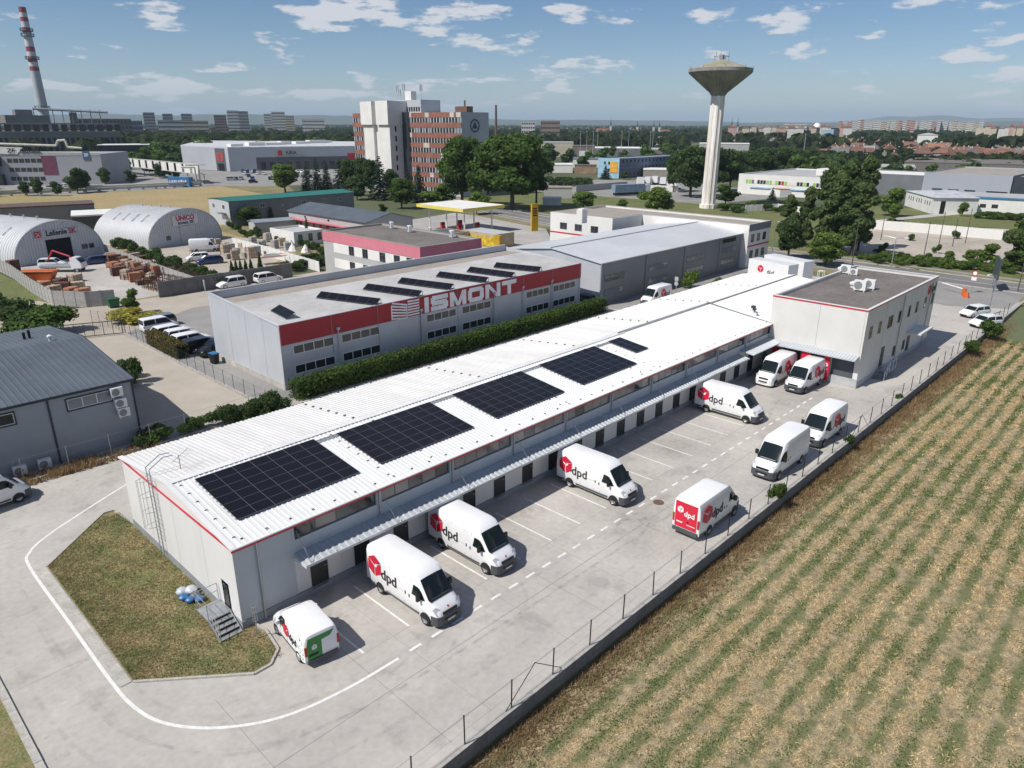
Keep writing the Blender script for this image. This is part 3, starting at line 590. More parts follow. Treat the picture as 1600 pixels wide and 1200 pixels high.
# far-corner logo
cube_logo(OF, (79.2, OY0-.03, 6.75), 0, .62, M_DRED); text('dpd', M_BLACK, (80.9, OY0-.02, 6.7), 0, 1.3, OF, bold=.02)
S2 = thing('steel_stairs', 'grey steel stair with white handrail against the office side wall', 'stairs', (63.4, OY0-.06, 0))
b = MB(); b.box(1.4, 3.4, -1.2, 0, .62, .68); b.build('landing', M_STEEL, S2)
tr2 = MB(); tr2.box(0, .3, -1.2, 0, 0, .04); tr2 = tr2.mesh('step', M_STEEL)
for i in range(5): put('step', tr2, S2, (.0+.28*i, 0, .08+.12*i))
b = MB()
for x, z in ((0, 0), (.7, .3), (1.4, .65), (2.4, .65), (3.4, .65)): b.tube((x, -1.18, max(0, z-.1)), (x, -1.18, z+1.0), .025, 5)
b.tube((0, -1.18, 1.0), (1.4, -1.18, 1.65), .025, 5); b.tube((1.4, -1.18, 1.65), (3.4, -1.18, 1.65), .025, 5); b.tube((0, -1.18, .5), (1.4, -1.18, 1.15), .02, 5); b.tube((3.4, -1.18, 1.65), (3.4, 0, 1.65), .025, 5)
b.build('handrail', M_WHITE, S2)
def aircon(name, loc, rz, lab, s=1., group=None):
    A = thing(name, lab, 'air conditioner', loc, rz, group)
    b = MB(); b.box(-.5*s, .5*s, -.22*s, .22*s, .12*s, .95*s); b.box(-.42*s, -.36*s, -.2*s, .2*s, 0, .12*s); b.box(.36*s, .42*s, -.2*s, .2*s, 0, .12*s); b.build('casing', M_WHITE, A)
    b = MB(); b.tube((-.12*s, -.225*s, .53*s), (-.12*s, -.235*s, .53*s), .34*s, 16); f = b.build('fan_grille', mat('grille_grey', (.25, .26, .27)), A)
    return A
OR = OZ-.35
aircon('air_conditioner', (*G(1321, 428, OR)[:2], OR), -PI/2, 'white air conditioner on the office roof, farther of two clusters', 1.15)
aircon('air_conditioner', (*G(1334, 430, OR)[:2], OR), -PI/2+.1, 'narrow white unit just right of the farther roof air conditioner', .8)
aircon('air_conditioner', (*G(1343, 455, OR)[:2], OR), -PI/2, 'large white air conditioner in the nearer cluster on the office roof', 1.25)
aircon('air_conditioner', (*G(1358, 452, OR)[:2], OR), -PI/2, 'white unit with dark open side, rightmost on the office roof', 1.15)
for (u, v, lab) in ((1314, 425, 'small white vent cowl left of the farther roof air conditioners'), (1333, 449, 'small white vent cowl left of the nearer roof air conditioners')):
    p = G(u, v, OR); b = MB(); b.lathe([(.0, 0), (.28, .0), (.28, .3), (.42, .35), (.42, .55), (.1, .7), (0, .7)], 10); o = b.build('roof_vent', M_WHITE, loc=(p[0], p[1], OR)); tag(o, lab, 'roof vent')
LH = thing('roof_ladder_hoop', 'pair of thin white ladder hoops at the roof edge by the trailers', 'ladder', (OX0+12, OY1+.3, OZ-2.4))
b = MB()
for y in (0, .5):
    b.tube((y, 0, 0), (y, 0, 3.2), .03, 5); b.tube((y, 0, 3.2), (y, -.6, 3.2), .03, 5); b.tube((y, -.6, 3.2), (y, -.6, 2.6), .03, 5)
b.build('rails', M_WHITE, LH)

# ================================================================ vehicles
M_VW = mat('van_white', (.80, .80, .80), .28, var=.02, spec=.5, scale=1.2); M_VG = mat('van_bumper', (.075, .08, .088), .55, var=.06); M_TYRE = mat('tyre', (.018, .018, .018), .8); M_RIM = mat('rim_grey', (.35, .36, .37), .35, metal=.5)
M_WS = glassm('windscreen', (.012, .018, .02), .04, .32); M_HL = mat('headlamp', (.55, .57, .6), .12, spec=.9); M_TL = mat('tail_lamp', (.45, .02, .02), .2); M_SEAM = mat('seam_dark', (.12, .12, .125), .6); M_PLATE = mat('plate', (.7, .7, .68), .5); M_LET = mat('lettering_dark', (.03, .025, .028), .5)
WHEEL = {}
def wheel_meshes(r, w, rm=None):
    k = (r, w)
    if k not in WHEEL:
        b = MB(); n = 20
        prof = [(-w/2, r*.62), (-w/2, r*.92), (-w/2+.02, r), (w/2-.02, r), (w/2, r*.92), (w/2, r*.62)]
        rings = [[(rr*math.cos(2*PI*i/n), y, rr*math.sin(2*PI*i/n)) for i in range(n)] for y, rr in prof]; b.loft(rings, 0, caps=False)
        b2 = MB(); pr = [(-w/2+.06, 0.01), (-w/2+.02, r*.2), (-w/2+.05, r*.3), (-w/2+.03, r*.55), (-w/2+.0, r*.63), (w/2, r*.63), (w/2-.04, .01)]
        b2.loft([[(rr*math.cos(2*PI*i/n), y, rr*math.sin(2*PI*i/n)) for i in range(n)] for y, rr in pr], 0, caps=False)
        for i in range(5):
            a = 2*PI*i/5; b2.tube((r*.42*math.cos(a), -w/2+.035, r*.42*math.sin(a)), (r*.42*math.cos(a), -w/2+.02, r*.42*math.sin(a)), r*.09, 6)
        WHEEL[k] = (b.mesh('tyre', M_TYRE, 40), b2.mesh('rim', rm or M_RIM, 40))
    return WHEEL[k]
def add_wheel(P, x, y, r, w):
    t, m = wheel_meshes(r, w); s = 1 if y < 0 else -1
    W = put('wheel', t, P, (x, y, r), rot=(0, 0, 0 if y < 0 else PI)); put('rim', m, W)
    return W
VS_LONG = [(0.0, .46, 2.56, .90, .80), (.07, .34, 2.68, 1.0, .90), (.45, .32, 2.74, 1.025, .94), (4.0, .32, 2.74, 1.025, .94), (4.42, .32, 2.68, 1.02, .92), (4.78, .30, 2.48, 1.0, .87), (5.22, .30, 1.96, .98, .84), (5.60, .30, 1.50, .965, .84), (5.98, .32, 1.28, .93, .80), (6.22, .34, 1.06, .86, .74), (6.34, .40, .86, .72, .62)]
FR = [0, .05, .45, .62, .88, .972, 1.0]
def van_ring(st):
    x, zb, zt, w, wt = st; pts = []
    wd = [w*.93, w, w, w*.992, w*.35+wt*.65+.0, wt-.06, wt-.26]
    for f, ww in zip(FR, wd): pts.append((x, -ww, zb+f*(zt-zb)))
    for f, ww in list(zip(FR, wd))[::-1]: pts.append((x, ww, zb+f*(zt-zb)))
    return pts
def side_w(ST_, x, z):
    for a, c in zip(ST_, ST_[1:]):
        if a[0] <= x <= c[0]+1e-6:
            t = (x-a[0])/(c[0]-a[0]); zb, zt, w, wt = [a[i]+(c[i]-a[i])*t for i in (1, 2, 3, 4)]
            f = (z-zb)/(zt-zb); wd = [w*.93, w, w, w*.992, w*.35+wt*.65, wt-.06, wt-.26]
            return float(np.interp(f, FR, wd))
    return 1.
def panel_side(b, ST_, pts, side, off=.012, m=0):
    """thin panel following the body side; pts in (x, z), convex; cut into columns so that it follows the curve"""
    xa = min(p[0] for p in pts); xb = max(p[0] for p in pts)
    if xb-xa > .35:
        k = int((xb-xa)/.16)+1; cols = []
        for i in range(k+1):
            x = xa+(xb-xa)*i/k; zz = []
            for (x0, z0), (x1, z1) in zip(pts, pts[1:]+pts[:1]):
                if min(x0, x1)-1e-6 <= x <= max(x0, x1)+1e-6:
                    zz += [z0, z1] if abs(x1-x0) < 1e-6 else [z0+(z1-z0)*(x-x0)/(x1-x0)]
            lo, hi_z = min(zz), max(zz); cols.append([(x, lo+(hi_z-lo)*j/4) for j in range(5)])
        vs = [(x, side*(side_w(ST_, x, z)+off), z) for c in cols for x, z in c]; fs = []
        for i in range(k):
            for j in range(4):
                f = (i*5+j, (i+1)*5+j, (i+1)*5+j+1, i*5+j+1); fs.append(f if side < 0 else f[::-1])
        b.add(vs, fs, m); return
    o = [(x, side*(side_w(ST_, x, z)+off), z) for x, z in pts]; i_ = [(x, side*(side_w(ST_, x, z)-.03), z) for x, z in pts]; n = len(pts)
    fs = [tuple(range(n)) if side < 0 else tuple(range(n))[::-1]]+[(i, i+n, (i+1) % n+n, (i+1) % n) if side < 0 else (i, (i+1) % n, (i+1) % n+n, i+n) for i in range(n)]
    b.add(o+i_, fs, m)
VANK = {}
def big_van(lab, x, y, hd, marks='both', rear='white', bump='grey', hi=0., group='parcel vans', cat='van', short=0.):
    """origin between the axles on the ground, x forward; hd = heading in degrees"""
    T = thing('delivery_van', lab, cat, (x, y, .008), math.radians(hd), group); T.scale = (.945, .955, .955)
    hi_ = hi; wb = 4.035-short; L0 = 1.37+short+wb/2    # origin midway between the axles
    ST_ = [(s[0]+(short if s[0] < 1 else 0), s[1], s[2]+(hi_ if s[0] < 4.5 else hi_*.5 if s[0] < 4.9 else 0), s[3], s[4]) for s in VS_LONG]
    hi = (hi_, short); key = ('body', hi)
    sh = (-L0, 0, 0)
    if key not in VANK:
        b = MB(); b.loft([van_ring(s) for s in ST_]); VANK[key] = b.mesh('body', M_VW, 38)
        # windscreen
        b = MB(); r = [(4.80, .76), (5.01, .79), (5.22, .81), (5.57, .85)]; zt = lambda x: float(np.interp(x, [s[0] for s in ST_], [s[2] for s in ST_]))
        top = []
        for xx, w in r: top.append((xx, w, zt(xx)))
        vs = []
        for xx, w, z in top: vs += [(xx+.010, -w, z-.012), (xx+.018, -w*.5, z+.022), (xx+.018, w*.5, z+.022), (xx+.010, w, z-.012)]
        fs = []
        for k in range(3):
            for j in range(3): fs.append((k*4+j, (k+1)*4+j, (k+1)*4+j+1, k*4+j+1))
        b.add(vs, fs); VANK['ws', hi] = b.mesh('windscreen', M_WS, 30)
        for s_, nm in ((-1, 'a'), (1, 'b')):
            b = MB(); panel_side(b, ST_, [(4.32, 1.50), (4.90, 1.47), (5.28, 1.42), (5.36, 1.46), (5.08, 1.86), (4.86, 2.08), (4.40, 2.14)], s_); VANK['sw', hi, nm] = b.mesh('side_window', M_WS)
            b = MB()
            for xx in (2.35, 3.62, 4.20): panel_side(b, ST_, [(xx, .62), (xx+.018, .62), (xx+.018, 2.30), (xx, 2.30)], s_, .004)
            panel_side(b, ST_, [(1.2+short, 1.30), (3.62, 1.30), (3.62, 1.315), (1.2, 1.315)], s_, .004)
            VANK['seam', hi, nm] = b.mesh('door_gap', M_SEAM)
            b = MB(); r0 = short; panel_side(b, ST_, [(1.95+r0, .42), (4.9, .42), (4.9, .56), (1.95+r0, .56)], s_, .02); panel_side(b, ST_, [(.1+r0, .42), (.9+r0, .42), (.9+r0, .56), (.1+r0, .56)], s_, .02)
            VANK['mould', hi, nm] = b.mesh('side_moulding', M_VG)
            b = MB(); panel_side(b, ST_, [(3.72, 1.22), (3.80, 1.22), (3.80, 1.42), (3.72, 1.42)], s_, .02); panel_side(b, ST_, [(4.06, 1.16), (4.14, 1.16), (4.14, 1.36), (4.06, 1.36)], s_, .02); VANK['dh', nm] = b.mesh('door_handle', M_BLACK)
            # wheel arches
            for xi, xc in enumerate((1.37+short, 5.405)):
                b = MB(); n = 14; pts = []
                for i in range(n+1):
                    a = PI*i/n; pts.append((xc+.41*math.cos(a), .36+.41*math.sin(a)))
                pts = pts[::1]
                o = [(px, s_*(1.03), max(pz, .34)) for px, pz in pts]; ii = [(px, s_*(.75), max(pz, .34)) for px, pz in pts]; m = len(pts)
                b.add(o+ii, [tuple(range(m)), tuple(range(m))[::-1]]+[(k, k+1, k+1+m, k+m) for k in range(m-1)])
                VANK['arch', hi, nm, xi] = b.mesh('wheel_arch', M_BLACK)
            b = MB(); b.box(4.95, 5.10, s_*1.02 if s_ > 0 else -1.25, 1.25 if s_ > 0 else -1.02, 1.42, 1.78); VANK['mir', nm] = b.mesh('mirror', M_BLACK)
            b = MB(); yy = sorted((s_*.60, s_*.93)); 
            b.add([(6.29, s_*.54, .86), (6.235, s_*.86, .88), (5.98, s_*.955, 1.20), (6.02, s_*.74, 1.285), (6.16, s_*.56, 1.14)], [(0, 1, 2, 3, 4), (4, 3, 2, 1, 0)]); VANK['hl', nm] = b.mesh('headlamp', M_HL)
            b = MB(); b.box(short-.02, short+.05, *sorted((s_*.84, s_*.97)), .95, 1.55); VANK['tl', hi, nm] = b.mesh('tail_lamp', M_TL)
        b = MB(); b.prism([(5.86, -.99), (6.10, -.955), (6.28, -.86), (6.38, -.66), (6.42, -.3), (6.42, .3), (6.38, .66), (6.28, .86), (6.10, .955), (5.86, .99)], .26, .80); VANK['bump'] = b.mesh('front_bumper', M_VG)
        b = MB(); b.prism([(short-.10, -.9), (short+.6, -1.03), (short+.6, 1.03), (short-.10, .9)], .34, .60); VANK['rbump', hi] = b.mesh('rear_bumper', M_VG)
        b = MB()
        for yy in (-.6, -.3, 0, .3, .6): b.box(short+.5, 3.9, yy-.03, yy+.03, 2.72+hi_, 2.755+hi_)
        VANK['rr', hi] = b.mesh('roof_swage', M_VW)
        b = MB(); b.box(5.56, 5.70, -.80, .80, 1.47, 1.52); VANK['cowl', hi] = b.mesh('wiper_cowl', M_BLACK)
        b = MB(); b.box(6.29, 6.36, -.50, .50, .84, 1.0); b.box(6.425, 6.435, -.45, .45, .52, .66); VANK['grille'] = b.mesh('grille', M_BLACK)
        b = MB(); b.box(6.437, 6.445, -.26, .26, .42, .52); VANK['plate'] = b.mesh('number_plate', M_PLATE)
        b = MB(); b.box(short-.012, short+.02, -.012, .012, .6, 2.45+hi_); b.box(short-.02, short+.0, -.35, -.15, 1.05, 1.12); VANK['rseam', hi] = b.mesh('rear_door_gap', M_SEAM)
    def q(nm, me): return put(nm, me, T, sh)
    body = q('body', VANK[key]); q('windscreen', VANK['ws', hi]); q('wiper_cowl', VANK['cowl', hi])
    for nm in 'ab':
        q('side_window', VANK['sw', hi, nm]); q('door_gap', VANK['seam', hi, nm]); q('side_moulding', VANK['mould', hi, nm]); q('door_handle', VANK['dh', nm]); q('wheel_arch', VANK['arch', hi, nm, 0]); q('wheel_arch', VANK['arch', hi, nm, 1]); q('mirror', VANK['mir', nm]); q('headlamp', VANK['hl', nm]); q('tail_lamp', VANK['tl', hi, nm])
    bmesh_ = VANK['bump']
    if bump == 'white':
        if 'bumpw' not in VANK: VANK['bumpw'] = bmesh_.copy(); VANK['bumpw'].materials[0] = M_VW
        bmesh_ = VANK['bumpw']
    q('front_bumper', bmesh_); q('rear_bumper', VANK['rbump', hi]); q('grille', VANK['grille']); q('number_plate', VANK['plate']); q('rear_door_gap', VANK['rseam', hi])
    for xx in (-wb/2, wb/2):
        for yy in (-.93, .93): add_wheel(T, xx, yy, .345, .23)
    # livery: parcel mark and wordmark on the sides
    if marks:
        for s_ in (-1, 1):
            yy = s_*1.055
            cx, lx = (.95+short, 2.28+short) if s_ < 0 else (3.0, 1.75+short*.5)
            cube_logo(T, (cx-L0, yy, 1.74), 0 if s_ < 0 else PI, .68, M_DRED)
            text('dpd', M_LET, (lx-L0, yy*1.0, 1.48), 0 if s_ < 0 else PI, .98, T, bold=.004)
    if rear == 'red':
        b = MB(); b.box(short-.025, short-.003, -.80, .80, .66, 2.50); q('rear_door_livery', b.mesh('rear_door_livery', M_DRED))
        mw = mat('mark_white', (.8, .8, .8)); cube_logo(T, (short-L0-.04, .42, 1.95), -PI/2, .25, mw); text('dpd', mw, (short-L0-.035, -.25, 1.72), -PI/2, .52, T, bold=.012)
        b = MB(); b.box(short-.04, short-.026, .22, .66, .98, 1.08); q('number_plate', b.mesh('number_plate', M_PLATE)); b = MB(); b.box(short-.05, short-.026, -.20, -.12, 1.1, 1.22); q('rear_handle', b.mesh('rear_handle', M_BLACK)); b = MB(); b.box(short-.04, short-.026, -.70, -.1, .95, .99); q('small_lettering', b.mesh('small_lettering', mw))
    else:
        b = MB(); b.box(short-.03, short-.003, -.26, .26, .66, .78); q('number_plate', b.mesh('number_plate', M_PLATE))
    # bonnet badge
    if marks:
        cube_logo(T, (6.17-L0, .0, 1.125), PI/2, .07, M_DRED, tilt=-.9)
    return T
def fw(x, yf, hd):  # vans facing -Y: given x centre, front wheel y
    return x, yf+2.0175
big_van('white parcel van with grey bumper, second vehicle from the gable corner', 7.65, -4.55, -90)
big_van('white parcel van with black and white nose in the third occupied bay', 12.95, -3.55, -90)
big_van('white parcel van alone between the empty middle bays', 24.55, -4.1, -90)
big_van('white parcel van under the far end of the door canopy', 44.2, -3.85, -90)
big_van('white parcel van with red rear doors, seen from behind by the fence', 26.4, -11.65, 0, rear='red', short=.5)
big_van('plain white high roof van without lettering, facing the camera by the fence', 37.0, -11.55, 180, marks=None, hi=.12, group='parcel vans')
big_van('white parcel van parked behind the plain high roof van by the fence', 44.75, -11.65, 180, short=.5)
big_van('white parcel van backed to the inner loading dock', 55.65, -2.6, 180, bump='white', short=.5)
big_van('white parcel van backed to the middle loading dock', 55.85, -5.5, 180, short=.5)
# ---- cars
M_CW = mat('car_white', (.78, .78, .78), .22, var=.02); M_CB = mat('car_black', (.012, .013, .015), .15, var=.05, spec=.7); M_CBL = mat('car_blue', (.02, .04, .14), .18, var=.05, spec=.7); M_CG = mat('car_grey', (.16, .17, .18), .2, var=.04); M_CR = mat('car_red', (.35, .02, .02), .2, var=.04); M_CS = mat('car_silver', (.45, .46, .47), .25, metal=.4, var=.03)
CARS = {}
CARP = {  # length, width, bonnet height, belt, roof, cabin (x0 base, x0 top, x1 top, x1 base) from the rear, as shares of length
 'hatch': (4.1, 1.76, .95, .98, 1.48, (.01, .08, .60, .76)), 'estate': (4.7, 1.82, .95, .98, 1.48, (.01, .10, .60, .75)), 'suv': (4.5, 1.86, 1.05, 1.10, 1.68, (.01, .08, .60, .75)),
 'sedan': (4.6, 1.82, .93, .97, 1.44, (.12, .26, .60, .76)), 'smallvan': (4.25, 1.83, 1.15, 1.20, 1.85, (.0, .03, .66, .80))}
def car_meshes(kind, pm, closed=False):
    k = (kind, pm.name, closed)
    if k in CARS: return CARS[k]
    L, W, HB, BE, RF, cab = CARP[kind]; w = W/2; h = L/2; X = lambda s: s*L-h
    def ring(x, w_, zb, zt): return [(x, -w_*.90, zb), (x, -w_, zb+.12), (x, -w_, zb+.62*(zt-zb)), (x, -w_*.97, zt-.06), (x, -w_*.86, zt), (x, w_*.86, zt), (x, w_*.97, zt-.06), (x, w_, zb+.62*(zt-zb)), (x, w_, zb+.12), (x, w_*.90, zb)]
    b = MB(); rear = BE if cab[0] < .05 else HB
    b.loft([ring(-h, w*.84, .38, rear-.15), ring(-h+.10, w*.95, .26, rear-.02), ring(-h+.5, w, .22, rear if cab[0] > .05 else BE), ring(X(cab[3])-.15, w, .20, BE), ring(X(cab[3])+.15, w, .20, HB), ring(h-.55, w*.98, .22, HB-.12), ring(h-.15, w*.90, .26, HB-.28), ring(h, w*.72, .36, HB-.42)])
    # roof and pillars
    x0b, x0t, x1t, x1b = [X(c) for c in cab]; wt = w*.80; wb_ = w*.93
    b.loft([[(x0t-.10, -wt, RF-.06), (x0t-.1, wt, RF-.06), (x0t-.1, wt, RF-.09), (x0t-.1, -wt, RF-.09)], [(x0t+.2, -wt, RF-.01), (x0t+.2, wt, RF-.01), (x0t+.2, wt*1.03, RF-.08), (x0t+.2, -wt*1.03, RF-.08)], [(x1t-.4, -wt, RF), (x1t-.4, wt, RF), (x1t-.4, wt*1.03, RF-.08), (x1t-.4, -wt*1.03, RF-.08)], [(x1t+.06, -wt, RF-.06), (x1t+.06, wt, RF-.06), (x1t+.06, wt, RF-.09), (x1t+.06, -wt, RF-.09)]])
    for s in (-1, 1):
        b.tube((x0b+.05, s*wb_*.98, BE-.02), (x0t-.02, s*wt, RF-.06), .06, 4); b.tube((x1b-.02, s*wb_*.97, BE-.02), (x1t+.02, s*wt, RF-.06), .035, 4)
        xm = (x0t+x1t)/2; b.tube((xm, s*wb_*1.0, BE-.02), (xm, s*wt*1.01, RF-.06), .035, 4)
        if closed:
            b.add([(x0b+.02, s*wb_*1.01, BE-.03), (xm, s*wb_*1.01, BE-.03), (xm, s*wt*1.04, RF-.05), (x0t-.05, s*wt*1.04, RF-.05)], [(0, 1, 2, 3), (3, 2, 1, 0)])
    if closed: b.add([(x0b-.0, -wb_, BE-.05), (x0b, wb_, BE-.05), (x0t-.1, wt, RF-.06), (x0t-.1, -wt, RF-.06)], [(0, 1, 2, 3), (3, 2, 1, 0)])
    g = MB(); g.add([(x0b+.02, -wb_*.98, BE-.03), (x0b+.02, wb_*.98, BE-.03), (x1b-.02, wb_*.98, BE-.03), (x1b-.02, -wb_*.98, BE-.03), (x0t, -wt*.99, RF-.05), (x0t, wt*.99, RF-.05), (x1t, wt*.99, RF-.05), (x1t, -wt*.99, RF-.05)],
                     [(0, 3, 7, 4), (1, 5, 6, 2), (0, 4, 5, 1), (3, 2, 6, 7), (4, 7, 6, 5)])
    t = MB(); 
    for s in (-1, 1):
        t.box(h-.30, h-.10, *sorted((s*w*.60, s*w*.86)), HB-.42, HB-.30)
    tl = MB()
    for s in (-1, 1): tl.box(-h-.0, -h+.12, *sorted((s*w*.66, s*w*.92)), rear-.32, rear-.14)
    lo = MB(); lo.box(h-.08, h+.02, -w*.55, w*.55, .30, .42); lo.box(-h-.02, -h+.1, -w*.7, w*.7, .3, .42)
    for s in (-1, 1): lo.box(x1b-.35, x1b-.2, *sorted((s*w*.98, s*(w+.14))), BE-.02, BE+.12)
    CARS[k] = dict(body=b.mesh('body', pm, 40), cabin_glass=g.mesh('cabin_glass', M_WS), headlamps=t.mesh('headlamp', M_HL), tail=tl.mesh('tail_lamp', M_TL), trim=lo.mesh('trim', M_BLACK), wx=(-h+.18*L, h-.19*L), wy=w-.10, r=.33 if kind != 'suv' else .36)
    return CARS[k]
def car(kind, pm, lab, x, y, hd, group='parked cars', cat='car', name='parked_car', closed=False, z=.02, lod=0):
    m = car_meshes(kind, pm, closed); T = thing(name, lab, cat, (x, y, z), math.radians(hd), group)
    for nm in ('body', 'cabin_glass'): put(nm, m[nm], T)
    put('headlamp', m['headlamps'], T); put('tail_lamp', m['tail'], T)
    if lod == 0: put('trim', m['trim'], T)
    for wx in m['wx']:
        for wy in (-m['wy'], m['wy']):
            if lod: put('wheel', wheel_meshes(.33, .2)[0], T, (wx, wy, .33))
            else: add_wheel(T, wx, wy, m['r'], .2)
    return T
GV = thing('delivery_van', 'small white parcel van with green patterned rear door, nearest the gable corner', 'van', (1.75, -2.95, .008), math.radians(84), 'parcel vans')
VSM = [(0.0, .40, 1.70, .80, .68), (.05, .28, 1.80, .88, .76), (.30, .25, 1.85, .915, .81), (2.0, .25, 1.88, .915, .81), (2.50, .25, 1.84, .91, .79), (2.78, .25, 1.68, .905, .77), (3.22, .25, 1.20, .90, .78), (3.62, .26, 1.06, .87, .76), (3.98, .28, .86, .80, .68), (4.16, .34, .66, .64, .54)]
gs = (-2.1, 0, 0)
b = MB(); b.loft([van_ring(s_) for s_ in VSM]); b.build('body', M_VW, GV, gs, smooth=38)
b = MB(); zt_ = lambda x: float(np.interp(x, [s_[0] for s_ in VSM], [s_[2] for s_ in VSM])); vs = []
for xx, w in ((2.80, .67), (3.0, .70), (3.20, .73)): vs += [(xx+.012, -w, zt_(xx)-.012), (xx+.02, -w*.5, zt_(xx)+.02), (xx+.02, w*.5, zt_(xx)+.02), (xx+.012, w, zt_(xx)-.012)]
b.add(vs, [(k*4+j_, (k+1)*4+j_, (k+1)*4+j_+1, k*4+j_+1) for k in range(2) for j_ in range(3)]); b.build('windscreen', M_WS, GV, gs, smooth=30)
for s_ in (-1, 1):
    b = MB(); panel_side(b, VSM, [(2.02, 1.08), (2.95, 1.06), (3.10, 1.10), (2.82, 1.42), (2.62, 1.60), (2.08, 1.62)], s_); b.build('side_window', M_WS, GV, gs)
    b = MB()
    for xx in (1.05, 1.95, 2.98): panel_side(b, VSM, [(xx, .42), (xx+.014, .42), (xx+.014, 1.05), (xx, 1.05)], s_, .004)
    b.build('door_gap', M_SEAM, GV, gs)
    b = MB(); panel_side(b, VSM, [(.9, .36), (2.95, .36), (2.95, .46), (.9, .46)], s_, .015); b.build('side_moulding', M_VG, GV, gs)
    b = MB(); b.box(2.72, 2.84, *sorted((s_*.92, s_*1.10)), 1.06, 1.26); b.build('mirror', M_VW, GV, gs)
    b = MB(); b.add([(4.10, s_*.52, .72), (4.02, s_*.76, .74), (3.74, s_*.83, .96), (3.84, s_*.60, .96)], [(0, 1, 2, 3), (3, 2, 1, 0)]); b.build('headlamp', M_HL, GV, gs)
    b = MB(); b.box(-.02, .04, *sorted((s_*.78, s_*.89)), .75, 1.25); b.build('tail_lamp', M_TL, GV, gs)
b = MB(); b.prism([(-.06, -.78), (.35, -.92), (.35, .92), (-.06, .78)], .27, .46); b.build('rear_bumper', M_VG, GV, gs); b = MB(); b.prism([(3.85, -.86), (4.12, -.70), (4.22, -.35), (4.22, .35), (4.12, .70), (3.85, .86)], .24, .56); b.build('front_bumper', M_VW, GV, gs)
for xx in (-1.33, 1.28):
    for yy in (-.82, .82): add_wheel(GV, xx, yy, .31, .2)
M_GRN = mat('livery_green', (.04, .24, .05), .4, var=.1, scale=5); b = MB()
b.add([(-2.115, y, z) for y, z in ((.02, .46), (.76, .46), (.79, 1.2), (.70, 1.66), (-.66, 1.66), (-.44, 1.40), (.02, 1.34))], [tuple(range(7)), tuple(range(7))[::-1]]); b.build('rear_door_livery', M_GRN, GV)
b = MB(); b.box(-2.135, -2.126, .22, .70, .66, .78); b.build('number_plate', M_BLACK, GV); b = MB(); rr = random.Random(3)
for i in range(34):
    x = rr.uniform(.03, .75)**1.2; z = rr.uniform(.45, 1.55); panel_side(b, VSM, [(x, z), (x+rr.uniform(.03, .10), z), (x+.05, z+rr.uniform(.03, .10))], 1, .006)
b.build('leaf_livery', M_GRN, GV, gs, kind='stuff')
mw = mat('mark_white', (.8, .8, .8)); cube_logo(GV, (-2.13, .40, 1.12), -PI/2, .15, mw)
for s in (-1, 1):
    cube_logo(GV, (-.10 if s > 0 else -1.0, s*.94, 1.10), 0 if s < 0 else PI, .36, M_DRED); text('dpd', M_LET, (-.85 if s > 0 else -.3, s*.935, .98), 0 if s < 0 else PI, .56, GV)
# van at the left frame edge and one behind the warehouse
vl = big_van('white van at the left picture edge, nose towards the warehouse', -6.1, 24.2, 8, marks=None, short=.5, group='other white vans'); vl.scale = (.95, .95, .89)
vb = big_van('white parcel van parked behind the long roof, beside the grey hall', 75.6, 24.7, 180, short=.5)
CW = [('smallvan', M_CW, 'white high cab van at the far end of the fenced car row', 18.6, 60.8), ('hatch', M_CG, 'dark car half hidden behind the white high cab van', 19.4, 63.2), ('estate', M_CW, 'white car directly after the high cab van in the fenced row', 18.8, 57.4), ('hatch', M_CW, 'white car in the middle of the fenced row', 19.0, 54.8), ('estate', M_CW, 'white car next to the black cars in the fenced row', 18.9, 52.2), ('estate', M_CB, 'black estate car between white cars and the metal clad wall', 18.9, 49.4), ('suv', M_CB, 'black car closest to the metal clad building corner', 19.4, 46.6)]
for i, (k, m, lab, x, y) in enumerate(CW): car(k, m, lab, x+1.2, y, (0, 180, 2, -2, 1, 3, 180)[i], 'cars in the fenced row')
car('suv', M_CW, 'white car by the grey block wall, the farther left of two', *G(362, 449)[:2], 180, 'white cars by the block wall')
car('suv', M_CW, 'white sport utility car by the block wall, right of the other', *G(420, 441)[:2], 0, 'white cars by the block wall')
car('estate', M_CBL, 'dark blue estate car parked outside the left arched hangar', *G(150, 412)[:2], 175, 'cars at the hangars')
car('estate', M_CBL, 'dark blue car in the builders yard behind the cypress bushes', *G(328, 412)[:2], 165, 'cars at the hangars')
car('hatch', M_CW, 'white car behind the dark blue car in the builders yard', *G(309, 407)[:2], 165, 'cars at the hangars')
car('hatch', M_CW, 'white car with black roof near the barrier', *G(1521, 494)[:2], 155, 'cars near the barrier'); 
car('hatch', M_CW, 'white car beside the bush at the fence end', *G(1538, 510)[:2], 150, 'cars near the barrier')
car('hatch', M_CBL, 'blue vehicle in the gap between the sign building and the grey hall', *G(911, 474)[:2], 90, 'cars in the lane')
vt = big_van('white van parked in front of the lettered right hangar', *G(322, 393)[:2], -25, marks=None, short=.5, group='other white vans')
